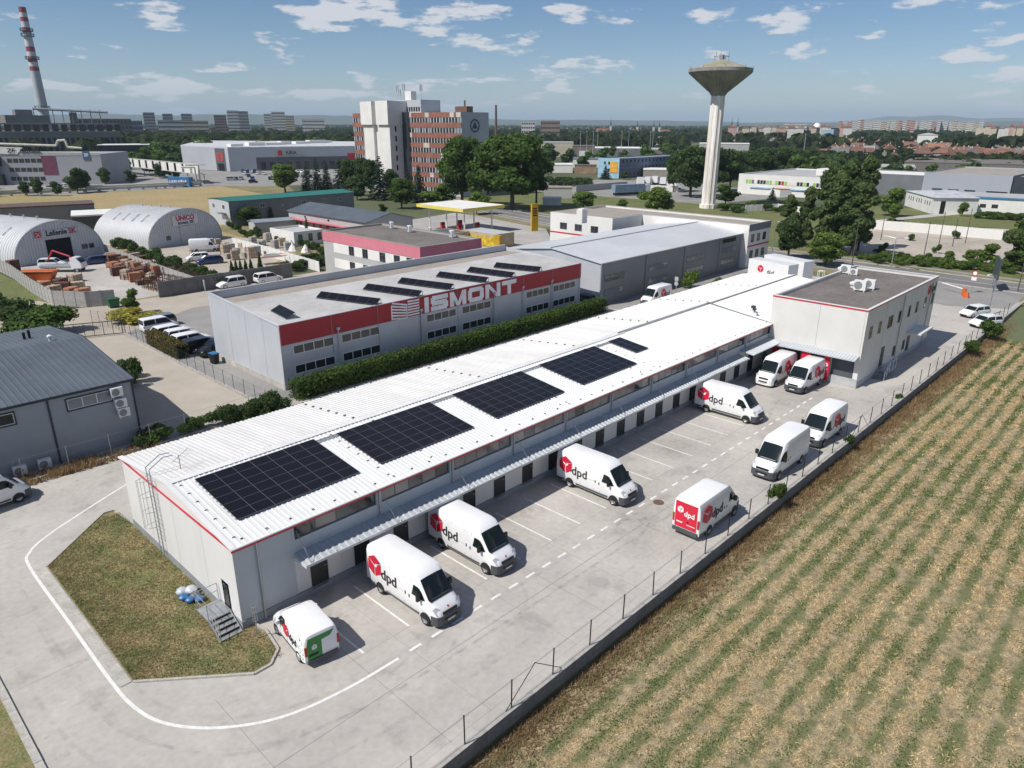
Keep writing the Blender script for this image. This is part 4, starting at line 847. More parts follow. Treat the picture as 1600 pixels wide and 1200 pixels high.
# manhole, bin, poles
b = MB(); b.tube((0, 0, -.01), (0, 0, .012), .38, 20); b.tube((0, 0, .012), (0, 0, .016), .30, 20); o = b.build('manhole_cover', mat('iron_rust', (.16, .10, .075), .7, var=.2, scale=8), loc=(*G(1029, 785)[:2], 0)); tag(o, 'round rusty manhole cover set in the yard concrete', 'manhole cover')
p = G(1030-3, 737+1); 
b = MB(); b.box(-.3, .3, -.12, .12, .001, .004); o = b.build('drain_grate', M_BLACK, loc=(26.3, -4.5, 0)); tag(o, 'small dark drain grate between empty bays', 'drain')
SGN = thing('marker_post', 'thin galvanised post with wire cage at the lawn corner', 'post', (.15, -1.2, .05))
b = MB(); b.tube((0, 0, 0), (0, 0, 1.9), .03, 6); b.build('pole', M_STEEL, SGN)
b = MB()
for i in range(6):
    a = i*PI/3; b.tube((.12*math.cos(a), .12*math.sin(a), 1.1), (.12*math.cos(a), .12*math.sin(a), 1.9), .008, 4)
for z in (1.1, 1.37, 1.63, 1.9): b.lathe([(.11, z), (.13, z), (.13, z+.015), (.11, z+.015)], 10)
b.build('cage', M_STEEL, SGN)
BN = thing('waste_bin', 'black wheeled bin with blue lid at the metal wall corner', 'bin', (18.7, 43.4, 0), .3)
b = MB(); b.loft([[(-.3, -.35, .08), (.3, -.35, .08), (.3, .3, .08), (-.3, .3, .08)], [(-.38, -.42, 1.1), (.38, -.42, 1.1), (.38, .38, 1.1), (-.38, .38, 1.1)]]); b.build('body', M_BLACK, BN); b = MB(); b.slab([(-.4, -.44, 1.2), (.4, -.44, 1.15), (.4, .4, 1.25), (-.4, .4, 1.25)], .08); b.build('lid', mat('lid_blue', (.03, .15, .35), .5), BN)

# ---------------------------------------------------------------- retaining wall and chain link fence
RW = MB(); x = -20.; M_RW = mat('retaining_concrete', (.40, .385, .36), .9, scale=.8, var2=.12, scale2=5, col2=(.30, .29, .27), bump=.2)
RT = thing('retaining_wall', 'low concrete retaining wall between the yard and the striped field', 'wall', (0, WY, 0))
seg = MB(); seg.box(.006, 2.994, -.30, 0, FZ-.3, .10); seg.box(.006, 2.994, -.30, 0, .10, .115, 1); seg = seg.mesh('wall_block', [mat('retaining_shaded', (.19, .19, .185), .9, scale=.8, var2=.15, scale2=4), M_RW])  # block sides coloured darker for the shade they lie in, top kept pale
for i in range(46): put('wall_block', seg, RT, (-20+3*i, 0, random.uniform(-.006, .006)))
def fence(lab, pts, h=1.6, step=2.5, post=M_DSTEEL, r=.025, wires=5, name='fence', zbase=0., base=None, group=None, gauge=.006, mesh=True):
    F = thing(name, lab, 'fence', (pts[0][0], pts[0][1], zbase), 0, group); ox, oy = pts[0][:2]
    pm = MB(); pm.tube((0, 0, 0), (0, 0, h), r, 6); pm.tube((0, 0, h), (0, 0, h+.02), r*1.3, 6); pm = pm.mesh('post', post); wm = MB()
    first = True
    for a, c in zip(pts, pts[1:]):
        a = Vector(a[:2]); c = Vector(c[:2]); n = max(1, int(round((c-a).length/step))); d = (c-a)/n
        for k in range(n+1):
            if k == 0 and not first: continue
            p = a+d*k; put('post', pm, F, (p.x-ox, p.y-oy, 0), rot=(random.uniform(-.02, .02), random.uniform(-.02, .02), 0))
        first = False
        A = (a.x-ox, a.y-oy); B = (c.x-ox, c.y-oy)
        for i in range(wires):
            z = .05+(h-.1)*i/(wires-1); g = gauge*(1.6 if i in (0, wires-1) else .8); wm.tube((*A, z), (*B, z), g, 3, cap=False)
        if mesh:
            L = (c-a).length; m = int(L/.30); dn = (c-a).normalized()
            for j in range(m):
                p = Vector(A)+dn*(j*.30); q = p+dn*.30*5 if False else p+dn*.9
                wm.tube((p.x, p.y, .05), (q.x, q.y, h-.05), gauge*.35, 3, cap=False)
    wm.build('wire', post, F, kind='stuff'); 
    if base:
        bm = MB(); kerbline(bm, [(p[0]-ox, p[1]-oy) for p in pts], w=.25, z0=-.1, z1=base, seg=2.5); bm.build('footing', M_CONC, F)
    return F
M_FP = mat('fence_green_dark', (.015, .022, .02), .5)
FN = fence('long dark wire fence along the retaining wall beside the striped field', [(-14, WY-.12), (104, WY-.12)], h=1.5, step=2.78, post=M_FP, zbase=.10, wires=3, gauge=.0035, mesh=False, r=.032)
for xx in (7.2, 48.2, 83):                                     # braced posts
    b = MB(); b.tube((xx+14, 0, 1.5), (xx+14-1.9, 0, .02), .02, 5); b.tube((xx+14, 0, 1.5), (xx+14+1.9, 0, .02), .02, 5); b.build('brace', M_FP, FN)
fence('wire fence with pale posts along the weedy strip by the grey shed', [(-30, 26.5), (5.6, 26.5), (17, 26.7)], h=1.9, step=2.9, post=M_STEEL, wires=4, base=.12)
fence('wire fence between tan courtyard and the fenced car row', [(16.2, 27.5), (16.0, 46), (16.2, 62.3)], h=1.7, step=2.0, post=M_DSTEEL, wires=4, base=.18)
fence('short tall mesh fence by the yellow bush at the gate', [(16.3, 62.4), (16.4, 66), (14.9, 69.8)], h=2.0, step=1.2, post=M_DSTEEL, wires=6)
GT = thing('sliding_gate', 'long dark metal sliding gate across the courtyard entrance', 'gate', (9.4, 65.2, 0), math.atan2(62.5-65.2, 16.1-9.4))
b = MB()
for z in (.15, 1.75): b.box(0, 7.2, -.04, .04, z, z+.09)
b.build('gate_rail', M_DSTEEL, GT)
pb = MB(); pb.box(-.03, .03, -.03, .03, .24, 1.75); pb = pb.mesh('bar', M_DSTEEL)
for i in range(8): put('bar', pb, GT, (.04+i*1.02, 0, 0))
b = MB()
for i in range(36): b.box(.1+i*.2-.006, .1+i*.2+.006, -.01, .01, .24, 1.75)
b.build('infill', M_DSTEEL, GT, kind='stuff')
# ================================================================ neighbouring buildings
M_CLAD = mat('clad_silver', (.50, .52, .55), .5, metal=.1, var=.05, scale=.2); M_CLAD2 = mat('clad_graphite', (.19, .20, .215), .5, metal=.2, var=.06, scale=.2); M_BAND = mat('band_red', (.36, .022, .03), .5, var=.04)
M_GRAVEL = mat('roof_gravel', (.35, .31, .27), .95, scale=.4, var2=.1, scale2=4, col2=(.27, .24, .21)); M_MEMB = mat('roof_membrane', (.52, .51, .50), .6, scale=.25, var2=.05, scale2=2, col2=(.40, .385, .37)); M_SLATE = mat('roof_bluegrey', (.095, .115, .135), .55, var=.1, scale=.3)
M_DW = mat('render_white', (.70, .69, .66), .8, var=.04, scale=.3); M_GW = mat('render_grey', (.40, .40, .39), .8, var=.05, scale=.3); M_PINK = mat('render_pink', (.58, .19, .24), .7, var=.05, scale=.4)
M_ALU = mat('arch_sheet', (.60, .61, .62), .42, metal=.15, var=.04, scale=.25); M_WM = mat('letter_white', (.93, .93, .93), .5)
def box_bld(name, lab, cat, x0, x1, y0, y1, z, wall, roof, par=.35, rz=0., org=None, group=None, zr=None, trim=None):
    """flat roofed block with parapet; when org is given, x,y are local to it"""
    T = thing(name, lab, cat, (org[0], org[1], 0) if org is not None else (0, 0, 0), rz, group); b = MB(); t = .25
    b.box(x0, x1, y0, y0+t, 0, z); b.box(x0, x1, y1-t, y1, 0, z); b.box(x0, x0+t, y0+t, y1-t, 0, z); b.box(x1-t, x1, y0+t, y1-t, 0, z); b.build('wall', wall, T)
    b = MB(); b.box(x0+t, x1-t, y0+t, y1-t, z-par-.2, z-par); b.build('roof', roof, T)
    if trim:
        b = MB(); b.box(x0-.04, x1+.04, y0-.04, y0+t+.03, z-.02, z+.06); b.box(x0-.04, x0+t+.03, y0+t+.03, y1+.04, z-.02, z+.06); b.box(x0+t+.03, x1+.04, y1-t-.03, y1+.04, z-.02, z+.06); b.box(x1-t-.03, x1+.04, y0+t+.03, y1-t-.03, z-.02, z+.06); b.build('parapet_coping', trim, T)
    return T
def gable_bld(name, lab, cat, x0, x1, y0, y1, ze, zr, wall, roof, axis='x', rz=0., org=None, over=.25, ribs=0., group=None, fascia=None):
    T = thing(name, lab, cat, (org[0], org[1], 0) if org is not None else (0, 0, 0), rz, group); b = MB(); t = .2
    b.box(x0, x1, y0, y0+t, 0, ze); b.box(x0, x1, y1-t, y1, 0, ze); b.box(x0, x0+t, y0+t, y1-t, 0, ze); b.box(x1-t, x1, y0+t, y1-t, 0, ze)
    if axis == 'x':
        ym = (y0+y1)/2
        for x in (x0, x1-t): b.add([(x, y0, ze), (x, y1, ze), (x, ym, zr-.05), (x+t, y0, ze), (x+t, y1, ze), (x+t, ym, zr-.05)], [(0, 2, 1), (3, 4, 5), (0, 3, 5, 2), (1, 2, 5, 4)])
        b.build('wall', wall, T)
        if ribs:
            corr(x0-over, x1+over, (y0-over, ze+.02), (ym, zr), ribs, .06).build('roof', roof, T); corr(x0-over, x1+over, (y1+over, ze+.02), (ym+.01, zr-.01), ribs, .06).build('roof', roof, T)
        else:
            b = MB(); b.slab([(x0-over, y0-over, ze+.04), (x1+over, y0-over, ze+.04), (x1+over, ym, zr+.04), (x0-over, ym, zr+.04)], .12); b.slab([(x0-over, ym+.003, zr+.04), (x1+over, ym+.003, zr+.04), (x1+over, y1+over, ze+.04), (x0-over, y1+over, ze+.04)], .12); b.build('roof', roof, T)
    else:
        xm = (x0+x1)/2
        for y in (y0, y1-t): b.add([(x0, y, ze), (x1, y, ze), (xm, y, zr-.05), (x0, y+t, ze), (x1, y+t, ze), (xm, y+t, zr-.05)], [(0, 1, 2), (3, 5, 4), (0, 2, 5, 3), (1, 4, 5, 2)])
        b.build('wall', wall, T)
        b = MB(); b.slab([(x0-over, y0-over, ze+.04), (xm, y0-over, zr+.04), (xm, y1+over, zr+.04), (x0-over, y1+over, ze+.04)], .12); b.slab([(xm+.003, y0-over, zr+.04), (x1+over, y0-over, ze+.04), (x1+over, y1+over, ze+.04), (xm+.003, y1+over, zr+.04)], .12); b.build('roof', roof, T)
    return T
# ---- building with the red lettered band
IX0, IX1, IY0, IY1 = 19.7, 65.2, 30.3, 45.0
IS = thing('metal_clad_hall', 'silver clad hall with dark red band and large white lettering', 'commercial building')
b = MB(); b.box(IX0, IX1, IY0, IY0+.2, 0, 6.5); b.add([(IX0, IY0+.2, 0), (IX0, IY1, 0), (IX0, IY1, 7.4), (IX0, IY0+.2, 6.5)], [(0, 3, 2, 1)]); b.add([(IX1, IY0+.2, 0), (IX1, IY1, 0), (IX1, IY1, 7.2), (IX1, IY0+.2, 6.4)], [(0, 1, 2, 3)]); b.box(IX0, IX1, IY1-.2, IY1, 0, 7.4)
b.add([(IX0+.2, IY0+.2, 6.2), (IX0+.2, IY1, 6.2), (IX0+.2, IY1, 7.4), (IX0+.2, IY0+.2, 6.5)], [(0, 1, 2, 3)])
b.build('wall', M_CLAD, IS)
b = MB(); b.slab([(IX0, IY0, 6.46), (IX1, IY0, 6.46), (IX1, 41.2, 6.74), (IX0, 41.2, 6.74)], .15); b.build('roof_membrane', M_MEMB, IS)
b = MB(); b.slab([(IX0, 41.2, 6.70), (IX1, 41.2, 6.70), (IX1, IY1-.2, 6.55), (IX0, IY1-.2, 6.55)], .15); b.build('roof_gravel', M_GRAVEL, IS)
b = MB(); b.add([(IX0-.03, IY0-.05, 6.46), (IX0-.03, IY1, 7.42), (IX0+.22, IY1, 7.42), (IX0+.22, IY0-.05, 6.52), (IX0-.03, IY0-.05, 6.34), (IX0-.03, IY1, 7.30)], [(0, 3, 2, 1), (0, 1, 5, 4)]); b.box(IX0, IX1, IY1-.24, IY1+.05, 7.4, 7.46); b.box(IX0-.03, IX1+.03, IY0-.06, IY0+.16, 6.50, 6.56); b.build('coping', M_CLAD, IS)
b = MB(); b.box(IX0-.01, IX1+.02, IY0-.05, IY0-.002, 4.5, 6.5); b.build('red_band', M_BAND, IS)
b = MB(); b.box(IX0-.02, IX1, IY0-.06, IY0, 0, .5); b.box(IX0-.06, IX0-.0, IY0, IY1, 0, .6); b.build('plinth', M_KERB, IS)
b = MB()
for k in range(9): b.box(IX0+5.65*k+.0, IX0+5.65*k+.04, IY0-.065, IY0-.051, .5, 6.48)
b.build('panel_joint', M_PLINTH, IS, kind='stuff')
for ya, yb in ((IY0, 33.5), (33.5, 37.0), (37.0, 40.8), (40.8, IY1)):
    b = MB(); za, zb = [6.5+(y-IY0)/(IY1-IY0)*.88-.12 for y in (ya, yb)]; x = IX0-.03; b.add([(x, ya+.02, .6), (x, yb-.02, .6), (x, yb-.02, zb), (x, ya+.02, za), (IX0-.001, ya+.02, .6), (IX0-.001, yb-.02, .6), (IX0-.001, yb-.02, zb), (IX0-.001, ya+.02, za)], [(0, 3, 2, 1), (0, 4, 7, 3), (1, 2, 6, 5)]); b.build('wall_panel', M_CLAD, IS)
for x0, x1 in ((20.9, 25.5), (26.4, 31.1), (37.6, 42.1), (43.0, 47.8), (54.1, 58.6), (59.4, 64.1)):
    for z in (1.35, 3.35): window(IS, x0, IY0, z, 0, x1-x0, .95, 4, fm=M_FRAMEW, t=.09, gm=M_GLASS)
for x in (26.0, 36.8, 48.3, 53.4, 59.0):
    b = MB(); b.tube((x, IY0-.12, .2), (x, IY0-.12, 5.0), .06, 6); b.box(x-.15, x+.15, IY0-.28, IY0-.05, 4.9, 5.15); b.build('downpipe', M_CLAD, IS)
def block_letters(word, parent, x0, z0, lw, h, gap, st, y, m):
    for i, ch in enumerate(word):
        b = MB(); w = st if ch == 'I' else lw; k = 0
        def bar(xa, za, xb, zb, wd=st):      # straight stroke, square cut
            nonlocal k
            if abs(xa-xb) < 1e-6: b.box(xa-wd/2, xa+wd/2, -.03-.001*k, 0, min(za, zb), max(za, zb))
            elif abs(za-zb) < 1e-6: b.box(min(xa, xb), max(xa, xb), -.03-.001*k, 0, za-wd/2, za+wd/2)
            else:
                q = [(xa-wd*.55, za), (xa+wd*.55, za), (xb+wd*.55, zb), (xb-wd*.55, zb)]; d_ = -.03-.001*k; b.add([(x, d_, z) for x, z in q]+[(x, 0, z) for x, z in q], [(0, 1, 2, 3), (3, 2, 1, 0), (0, 4, 5, 1), (1, 5, 6, 2), (2, 6, 7, 3), (3, 7, 4, 0)])
            k += 1
        v = st*.42
        if ch == 'I': bar(w/2, 0, w/2, h)
        if ch == 'T': bar(0, h-v, w, h-v, 2*v); bar(w/2, 0, w/2, h-2*v)
        if ch in 'MN':
            bar(st/2, 0, st/2, h); bar(w-st/2, 0, w-st/2, h)
            if ch == 'N': bar(st*.6, h, w-st*.6, 0, st*.85)
            else: bar(st*.6, h, w/2, 0, st*.7); bar(w-st*.6, h, w/2, 0, st*.7)
        if ch == 'O':
            bar(st/2, v, st/2, h-v); bar(w-st/2, v, w-st/2, h-v); bar(st*.35, v, w-st*.35, v, 2*v); bar(st*.35, h-v, w-st*.35, h-v, 2*v)
        if ch == 'S':
            bar(st*.3, h-v, w, h-v, 2*v); bar(st/2, h/2, st/2, h-v*.8); bar(st*.25, h/2, w-st*.25, h/2, 2*v); bar(w-st/2, v*.8, w-st/2, h/2); bar(0, v, w-st*.3, v, 2*v)
        b.build('letter', m, parent, (x0, y, z0)); x0 += w+gap
block_letters('ISMONT', IS, 37.35, 4.56, 2.55, 1.72, .30, .62, IY0-.052, M_WM)
b = MB()                                              # building shaped mark left of the word
for (xa, xb, s) in ((32.9, 34.75, -1), (35.0, 36.6, 1)):
    for i in range(6):
        z = 4.62+i*.28; sl_ = .35*s*(-1)
        b.add([(xa, IY0-.07, z+(.0 if s > 0 else .0)+(i*.06 if s < 0 else i*.03)), (xb, IY0-.07, z-(.25 if s < 0 else -.0)+(i*.02)), (xb, IY0-.07, z-(.25 if s < 0 else 0)+.17+(i*.02)), (xa, IY0-.07, z+.17+(i*.06 if s < 0 else i*.03))], [(0, 1, 2, 3)])
b.add([(32.75, IY0-.07, 4.55), (32.9, IY0-.07, 4.55), (32.9, IY0-.07, 6.25), (32.75, IY0-.07, 6.1)], [(0, 1, 2, 3)]); b.add([(34.78, IY0-.07, 4.4), (34.92, IY0-.07, 4.4), (34.92, IY0-.07, 6.0), (34.78, IY0-.07, 6.0)], [(0, 1, 2, 3)])
b.build('building_mark', M_WM, IS)
# tilted panel rows on its roof
def rack(p0, p1, n, lab):
    p0 = G(*p0, 6.68); p1 = G(*p1, 6.56); d = Vector((p1-p0)[:2]); L = d.length; zb = 6.46+(p0[1]-IY0)/10.9*.28
    T = thing('solar_rack', lab, 'solar panels', (p0[0], p0[1], zb+.02), math.atan2(d.y, d.x), 'tilted solar racks on the lettered hall'); w = L/n
    zslope = (p1[1]-p0[1])/10.9*.28
    T.rotation_euler = (0, -math.atan2(zslope, L), math.atan2(d.y, d.x))
    for i in range(n): o = put('solar_panel', pv_panel(round(w-.02, 3), 1.1), T, (i*w, .0, .12), rot=(math.radians(24), 0, 0))
    b = MB()
    for i in range(n+1): b.box(i*w-.03, i*w+.03, 0, 1.0, 0, .06); b.box(i*w-.03, i*w+.03, .95, 1.0, 0, .5)
    b.build('support', M_STEEL, T, kind='stuff')
for i, (a, c, n) in enumerate((((494, 466), (588, 477), 6), ((567, 453), (653, 464), 6), ((621, 443), (703, 453), 6), ((681, 433), (758, 442), 6), ((729, 425), (799, 434), 6), ((771, 418), (842, 425), 6))):
    rack(a, c, n, ['first', 'second', 'third', 'fourth', 'fifth', 'sixth'][i]+' tilted panel row from the left on the lettered hall roof')
rack((423, 486), (447, 499), 2, 'short tilted panel pair at the left corner of the lettered hall roof')
# ---- grey hall with the white roof
GH = gable_bld('grey_hall', 'long graphite hall with broad white shallow roof behind the warehouse', 'industrial hall', 68.8, 110.2, 29.5, 47.8, 6.15, 7.25, M_CLAD2, mat('roof_white_dull', (.62, .63, .64), .45, metal=.15, var=.05, scale=.12, var2=.03, scale2=1.5))
b = MB(); b.add([(68.79, 29.4, 0), (68.79, 47.8, 0), (68.79, 47.8, 6.15), (68.79, 38.65, 7.2), (68.79, 29.4, 6.15)], [(0, 4, 3, 2, 1)]); b.build('gable_cladding', M_CLAD, GH)
b = MB(); b.tube((68.5, 38.65, 7.33), (110.5, 38.65, 7.33), .09, 4); b.box(68.6, 68.9, 29.3, 29.45, 0, 6.1); b.build('ridge_cap', M_PLINTH, GH)
for x0, x1, z in ((69.7, 74.5, 3.3), (69.7, 74.5, 1.3), (80.9, 86.2, 3.3), (80.9, 86.2, 1.3), (91.8, 97.6, 3.3), (91.8, 97.6, 1.3), (103.4, 108.4, 3.3), (103.4, 108.4, 1.3)): window(GH, x0, 29.5, z, 0, x1-x0, .95, 4, fm=M_FRAMEG, t=.08, gm=M_GLASSL if z < 2 or x0 > 75 else M_GLASS)
window(GH, 103.4, 29.5, 5.0, 0, 5.2, .8, 4, fm=M_FRAMEG, t=.08, gm=M_GLASS)
LS = thing('lane_sign', 'pale round and square road sign in the lane before the grey hall', 'sign', (*G(1055, 468)[:2], 0)); b = MB(); b.tube((0, 0, 0), (0, 0, 3.4), .05, 6); b.build('pole', M_STEEL, LS); b = MB(); b.box(-.09, -.05, -.3, .3, 2.8, 3.4); b.tube((-.09, 0, 2.4), (-.05, 0, 2.4), .33, 12); b.build('plate', M_GW, LS)
for x in (80, 91, 102.5):
    b = MB(); b.tube((x, 29.4, 0), (x, 29.4, 6.1), .06, 6); b.build('downpipe', M_PLINTH, GH)
# ---- white office behind it (L shape)
WB = box_bld('white_office', 'white two storey office with tan gravel roof behind the grey hall', 'office building', 110.5, 119, 28.3, 66.5, 7.7, M_DW, M_GRAVEL, trim=M_GW)
b = MB(); b.box(100.6, 110.5, 51, 66.5, 0, 7.7); b.build('wing_wall', M_DW, WB); b = MB(); b.box(100.9, 110.4, 51.2, 66.3, 7.7, 7.78); b.build('wing_roof', M_GRAVEL, WB)
b = MB(); b.box(100.55, 110.5, 50.95, 51, 3.75, 4.0); b.box(100.55, 100.6, 51, 66.5, 3.75, 4.0); b.box(110.4, 119.02, 28.25, 28.3, 3.7, 3.95); b.build('red_stripe', M_RED, WB)
b = MB(); b.box(110.45, 119.05, 28.24, 28.3, 6.5, 7.7); b.build('grey_fascia', M_CLAD2, WB)
for y in (62.4, 58.6, 54.6): window(WB, 100.6, y+1.5, 4.6, -PI/2, 1.8, 1.3, 2, t=.08)
for x in (111.6, 113.9, 116.2):
    for z in (1.6, 4.5): window(WB, x, 28.3, z, 0, 1.25, 1.4, 2, t=.07)
b = MB(); b.box(0, 1.5, 0, 1.3, 0, 2.4); b.box(.1, 1.4, -.05, 0, .3, 2.1); b.box(.2, 1.3, .2, 1.1, 2.4, 2.55); 
pp = G(914, 346, 7.8); tag(b.build('roof_plant', M_DW, loc=(pp[0]-.9, pp[1], 7.5)), 'white box shaped ventilation unit on the tan gravel roof', 'ventilation unit')
# ---- pink banded building
PK = box_bld('pink_office', 'grey office with broad pink band, white window panels and brown roof', 'office building', 55.7, 68.3, 53.3, 79.6, 7.15, M_GW, M_FELT, par=.25, trim=M_GRAVEL)
b = MB(); b.box(55.62, 55.7, 53.22, 79.62, 5.45, 7.1); b.box(55.7, 68.35, 53.2, 53.3, 3.6, 7.1); b.build('pink_band', M_PINK, PK)
for z in (1.15, 3.75):
    b = MB(); b.box(55.66, 55.7, 54.2, 76.5, z, z+1.6); b.build('white_panel', M_DW, PK)
    for u in (549, 570, 597, 619.5, 639.5):
        y = GX(u, 385, 55.7)[1]; window(PK, 55.66, y+.75, z+.05, -PI/2, 1.5, 1.5, 2, t=.07)
for x in (59.0, 62.5): window(PK, x, 53.2, 4.2, 0, .6, .5, 1, t=.06)
for i, (u, v) in enumerate(((612, 357), (640, 363), (706, 371), (672, 362))): aircon('air_conditioner', (*G(u, v, 6.9)[:2], 6.9), -PI/2-.4, ['leftmost white unit on the pink office roof', 'second white unit from the left on the pink office roof', 'rightmost white unit on the pink office roof', 'small white unit near the back edge of the pink office roof'][i], 1.2 if i < 3 else .8)
# ---- green roofed shed, blue roofed building, small ones
GS = gable_bld('green_roof_hall', 'grey hall with dark green roof between hay field and road', 'industrial hall', 71.5, 108.5, 147.3, 158.5, 6.1, 6.7, M_CLAD2, mat('roof_green', (.02, .16, .13), .5, var=.06), over=.2)
b = MB(); b.box(71.44, 71.5, 147.3, 158.5, 0, 6.1); b.build('gable_cladding', M_CLAD, GS)
for u, w_ in ((410, 1.4), (442, .5), (454, .5), (475, 1.4), (507, 1.4), (532, 1.2)):
    x = GY(u, 320, 147.3)[0]; window(GS, x-w_/2, 147.3, 4.0, 0, w_, 1.0 if w_ > 1 else .4, 2 if w_ > 1 else 1, fm=M_FRAMEW, t=.07)
for y in (156.5, 151.0): window(GS, 71.44, y, 4.0, -PI/2, 1.3, 1.1, 2, fm=M_FRAMEW, t=.07)
b = MB(); b.box(70.2, 71.44, 149, 152, 3.0, 3.1); b.tube((70.3, 149, 3.1), (70.3, 145, .1), .07, 4); b.tube((71.3, 149, 3.1), (71.3, 145, .1), .07, 4)
for i in range(9): b.box(70.3, 71.3, 148.8-.42*i, 149.05-.42*i, 2.85-.33*i, 2.9-.33*i)
b.build('outside_stair', M_DSTEEL, GS)
BR = gable_bld('blue_roof_building', 'low pale building with blue grey roof and a row of red doors', 'building', 79.6, 92.2, 100.6, 133, 4.4, 6.0, M_GW, M_SLATE, axis='y', over=.4)
b = MB(); b.box(78.2, 79.6, 104, 132, 2.75, 2.9); b.build('pink_canopy', M_PINK, BR); dr = MB(); dr.box(-.05, .0, 0, 1.1, 0, 2.2); dr = dr.mesh('door', M_RED)
for i in range(9): put('door', dr, BR, (79.6, 130-2.9*i, .1))
for y in (126, 116): window(BR, 79.6, y, 3.2, -PI/2, 1.0, .7, 1, fm=M_FRAMEW, t=.07)
LW = box_bld('white_annexe', 'small white flat roofed annexe in front of the red doors', 'building', 66.0, 73.2, 107.6, 117.5, 3.0, M_DW, M_MEMB)
for y in (109, 111.5): pass
for x in (67, 69.4, 71.6): window(LW, x, 107.6, .8, 0, 1.0, 1.6, 1, t=.07)

SB = gable_bld('bluish_shed', 'low open shed with bluish sheet roof by the garden', 'shed', 0, 10, 0, 4.5, 2.6, 3.1, M_GW, mat('sheet_bluish', (.34, .38, .42), .45, metal=.3), org=G(400, 366)[:2], rz=-.15)
# ---- filling station
FS = thing('fuel_canopy', 'flat white filling station canopy with yellow edge on slim columns', 'canopy')
b = MB(); b.box(101, 114.5, 93.2, 109.8, 5.55, 6.15); b.build('roof', M_DW, FS); b = MB(); M_YEL = mat('fascia_yellow', (.72, .60, .12), .45, var=.04)
b.box(100.93, 101, 93.13, 109.87, 5.45, 6.2); b.box(114.5, 114.57, 93.13, 109.87, 5.45, 6.2); b.box(101, 114.5, 93.13, 93.2, 5.45, 6.2); b.box(101, 114.5, 109.8, 109.87, 5.45, 6.2); b.build('yellow_fascia', M_YEL, FS)
cm = MB(); cm.tube((0, 0, 0), (0, 0, 5.55), .17, 10); cm = cm.mesh('column', M_DW)
for x in (103.2, 112.2):
    for y in (95.2, 101.5, 107.8): put('column', cm, FS, (x, y, 0))
for i, (x, y) in enumerate(((104.5, 98.5), (110.5, 98.5), (104.8, 104.8), (110.5, 104.8))):
    P = thing('fuel_pump', ['red fuel pump under the near left of the canopy', 'red fuel pump under the near right of the canopy', 'red fuel pump farther back left under the canopy', 'red fuel pump farther back right under the canopy'][i], 'fuel pump', (x, y, 0)); b = MB(); b.box(-.8, .8, -.5, .5, 0, .25); b.build('plinth', M_KERB, P); b = MB(); b.box(-.5, .5, -.3, .3, .25, 1.9); b.build('cabinet', M_RED, P); b = MB(); b.box(-.4, .4, -.32, .32, 1.3, 1.7); b.build('display', M_BLACK, P)
K1 = box_bld('filling_station_kiosk', 'low kiosk with blue grey roof left of the pumps', 'kiosk', 86.3, 93.6, 83.4, 90.2, 2.9, mat('tan_render', (.45, .36, .22), .8), M_SLATE, par=.05)
K2 = box_bld('filling_station_shop', 'low shop with pale sheet roof and yellow shelves in front of the canopy', 'shop', 93.9, 99.5, 75.6, 86.0, 2.9, mat('tan_render', (.45, .36, .22), .8), M_CLAD, par=.05)
b = MB(); b.box(93.8, 93.9, 76, 85, .3, 2.2); b.build('yellow_display', mat('yellow_goods', (.6, .42, .03), .6, var=.25, scale=1.5), K2)
o = GX(772, 386, 93.5); b = MB(); b.box(0, .9, 0, 1.8, 0, 3.0); tag(b.build('yellow_cabinet', mat('cabinet_yellow', (.48, .30, .02), .5), loc=(92.6, 73.2, 0)), 'tall mustard yellow cabinet beside the filling station shop', 'cabinet')
PY_ = thing('price_pylon', 'tall yellow price pylon beside the road at the filling station', 'sign', (119.2, 87.6, 0), -.25); b = MB(); b.box(-.95, .95, -.2, .2, 0, 6.5); b.build('board', mat('pylon_yellow', (.70, .42, .01), .45), PY_); b = MB()
for i in range(4): b.box(-.6, .6, -.22, -.2, 3.6+.55*i, 3.9+.55*i)
b.build('price_strip', M_BLACK, PY_)
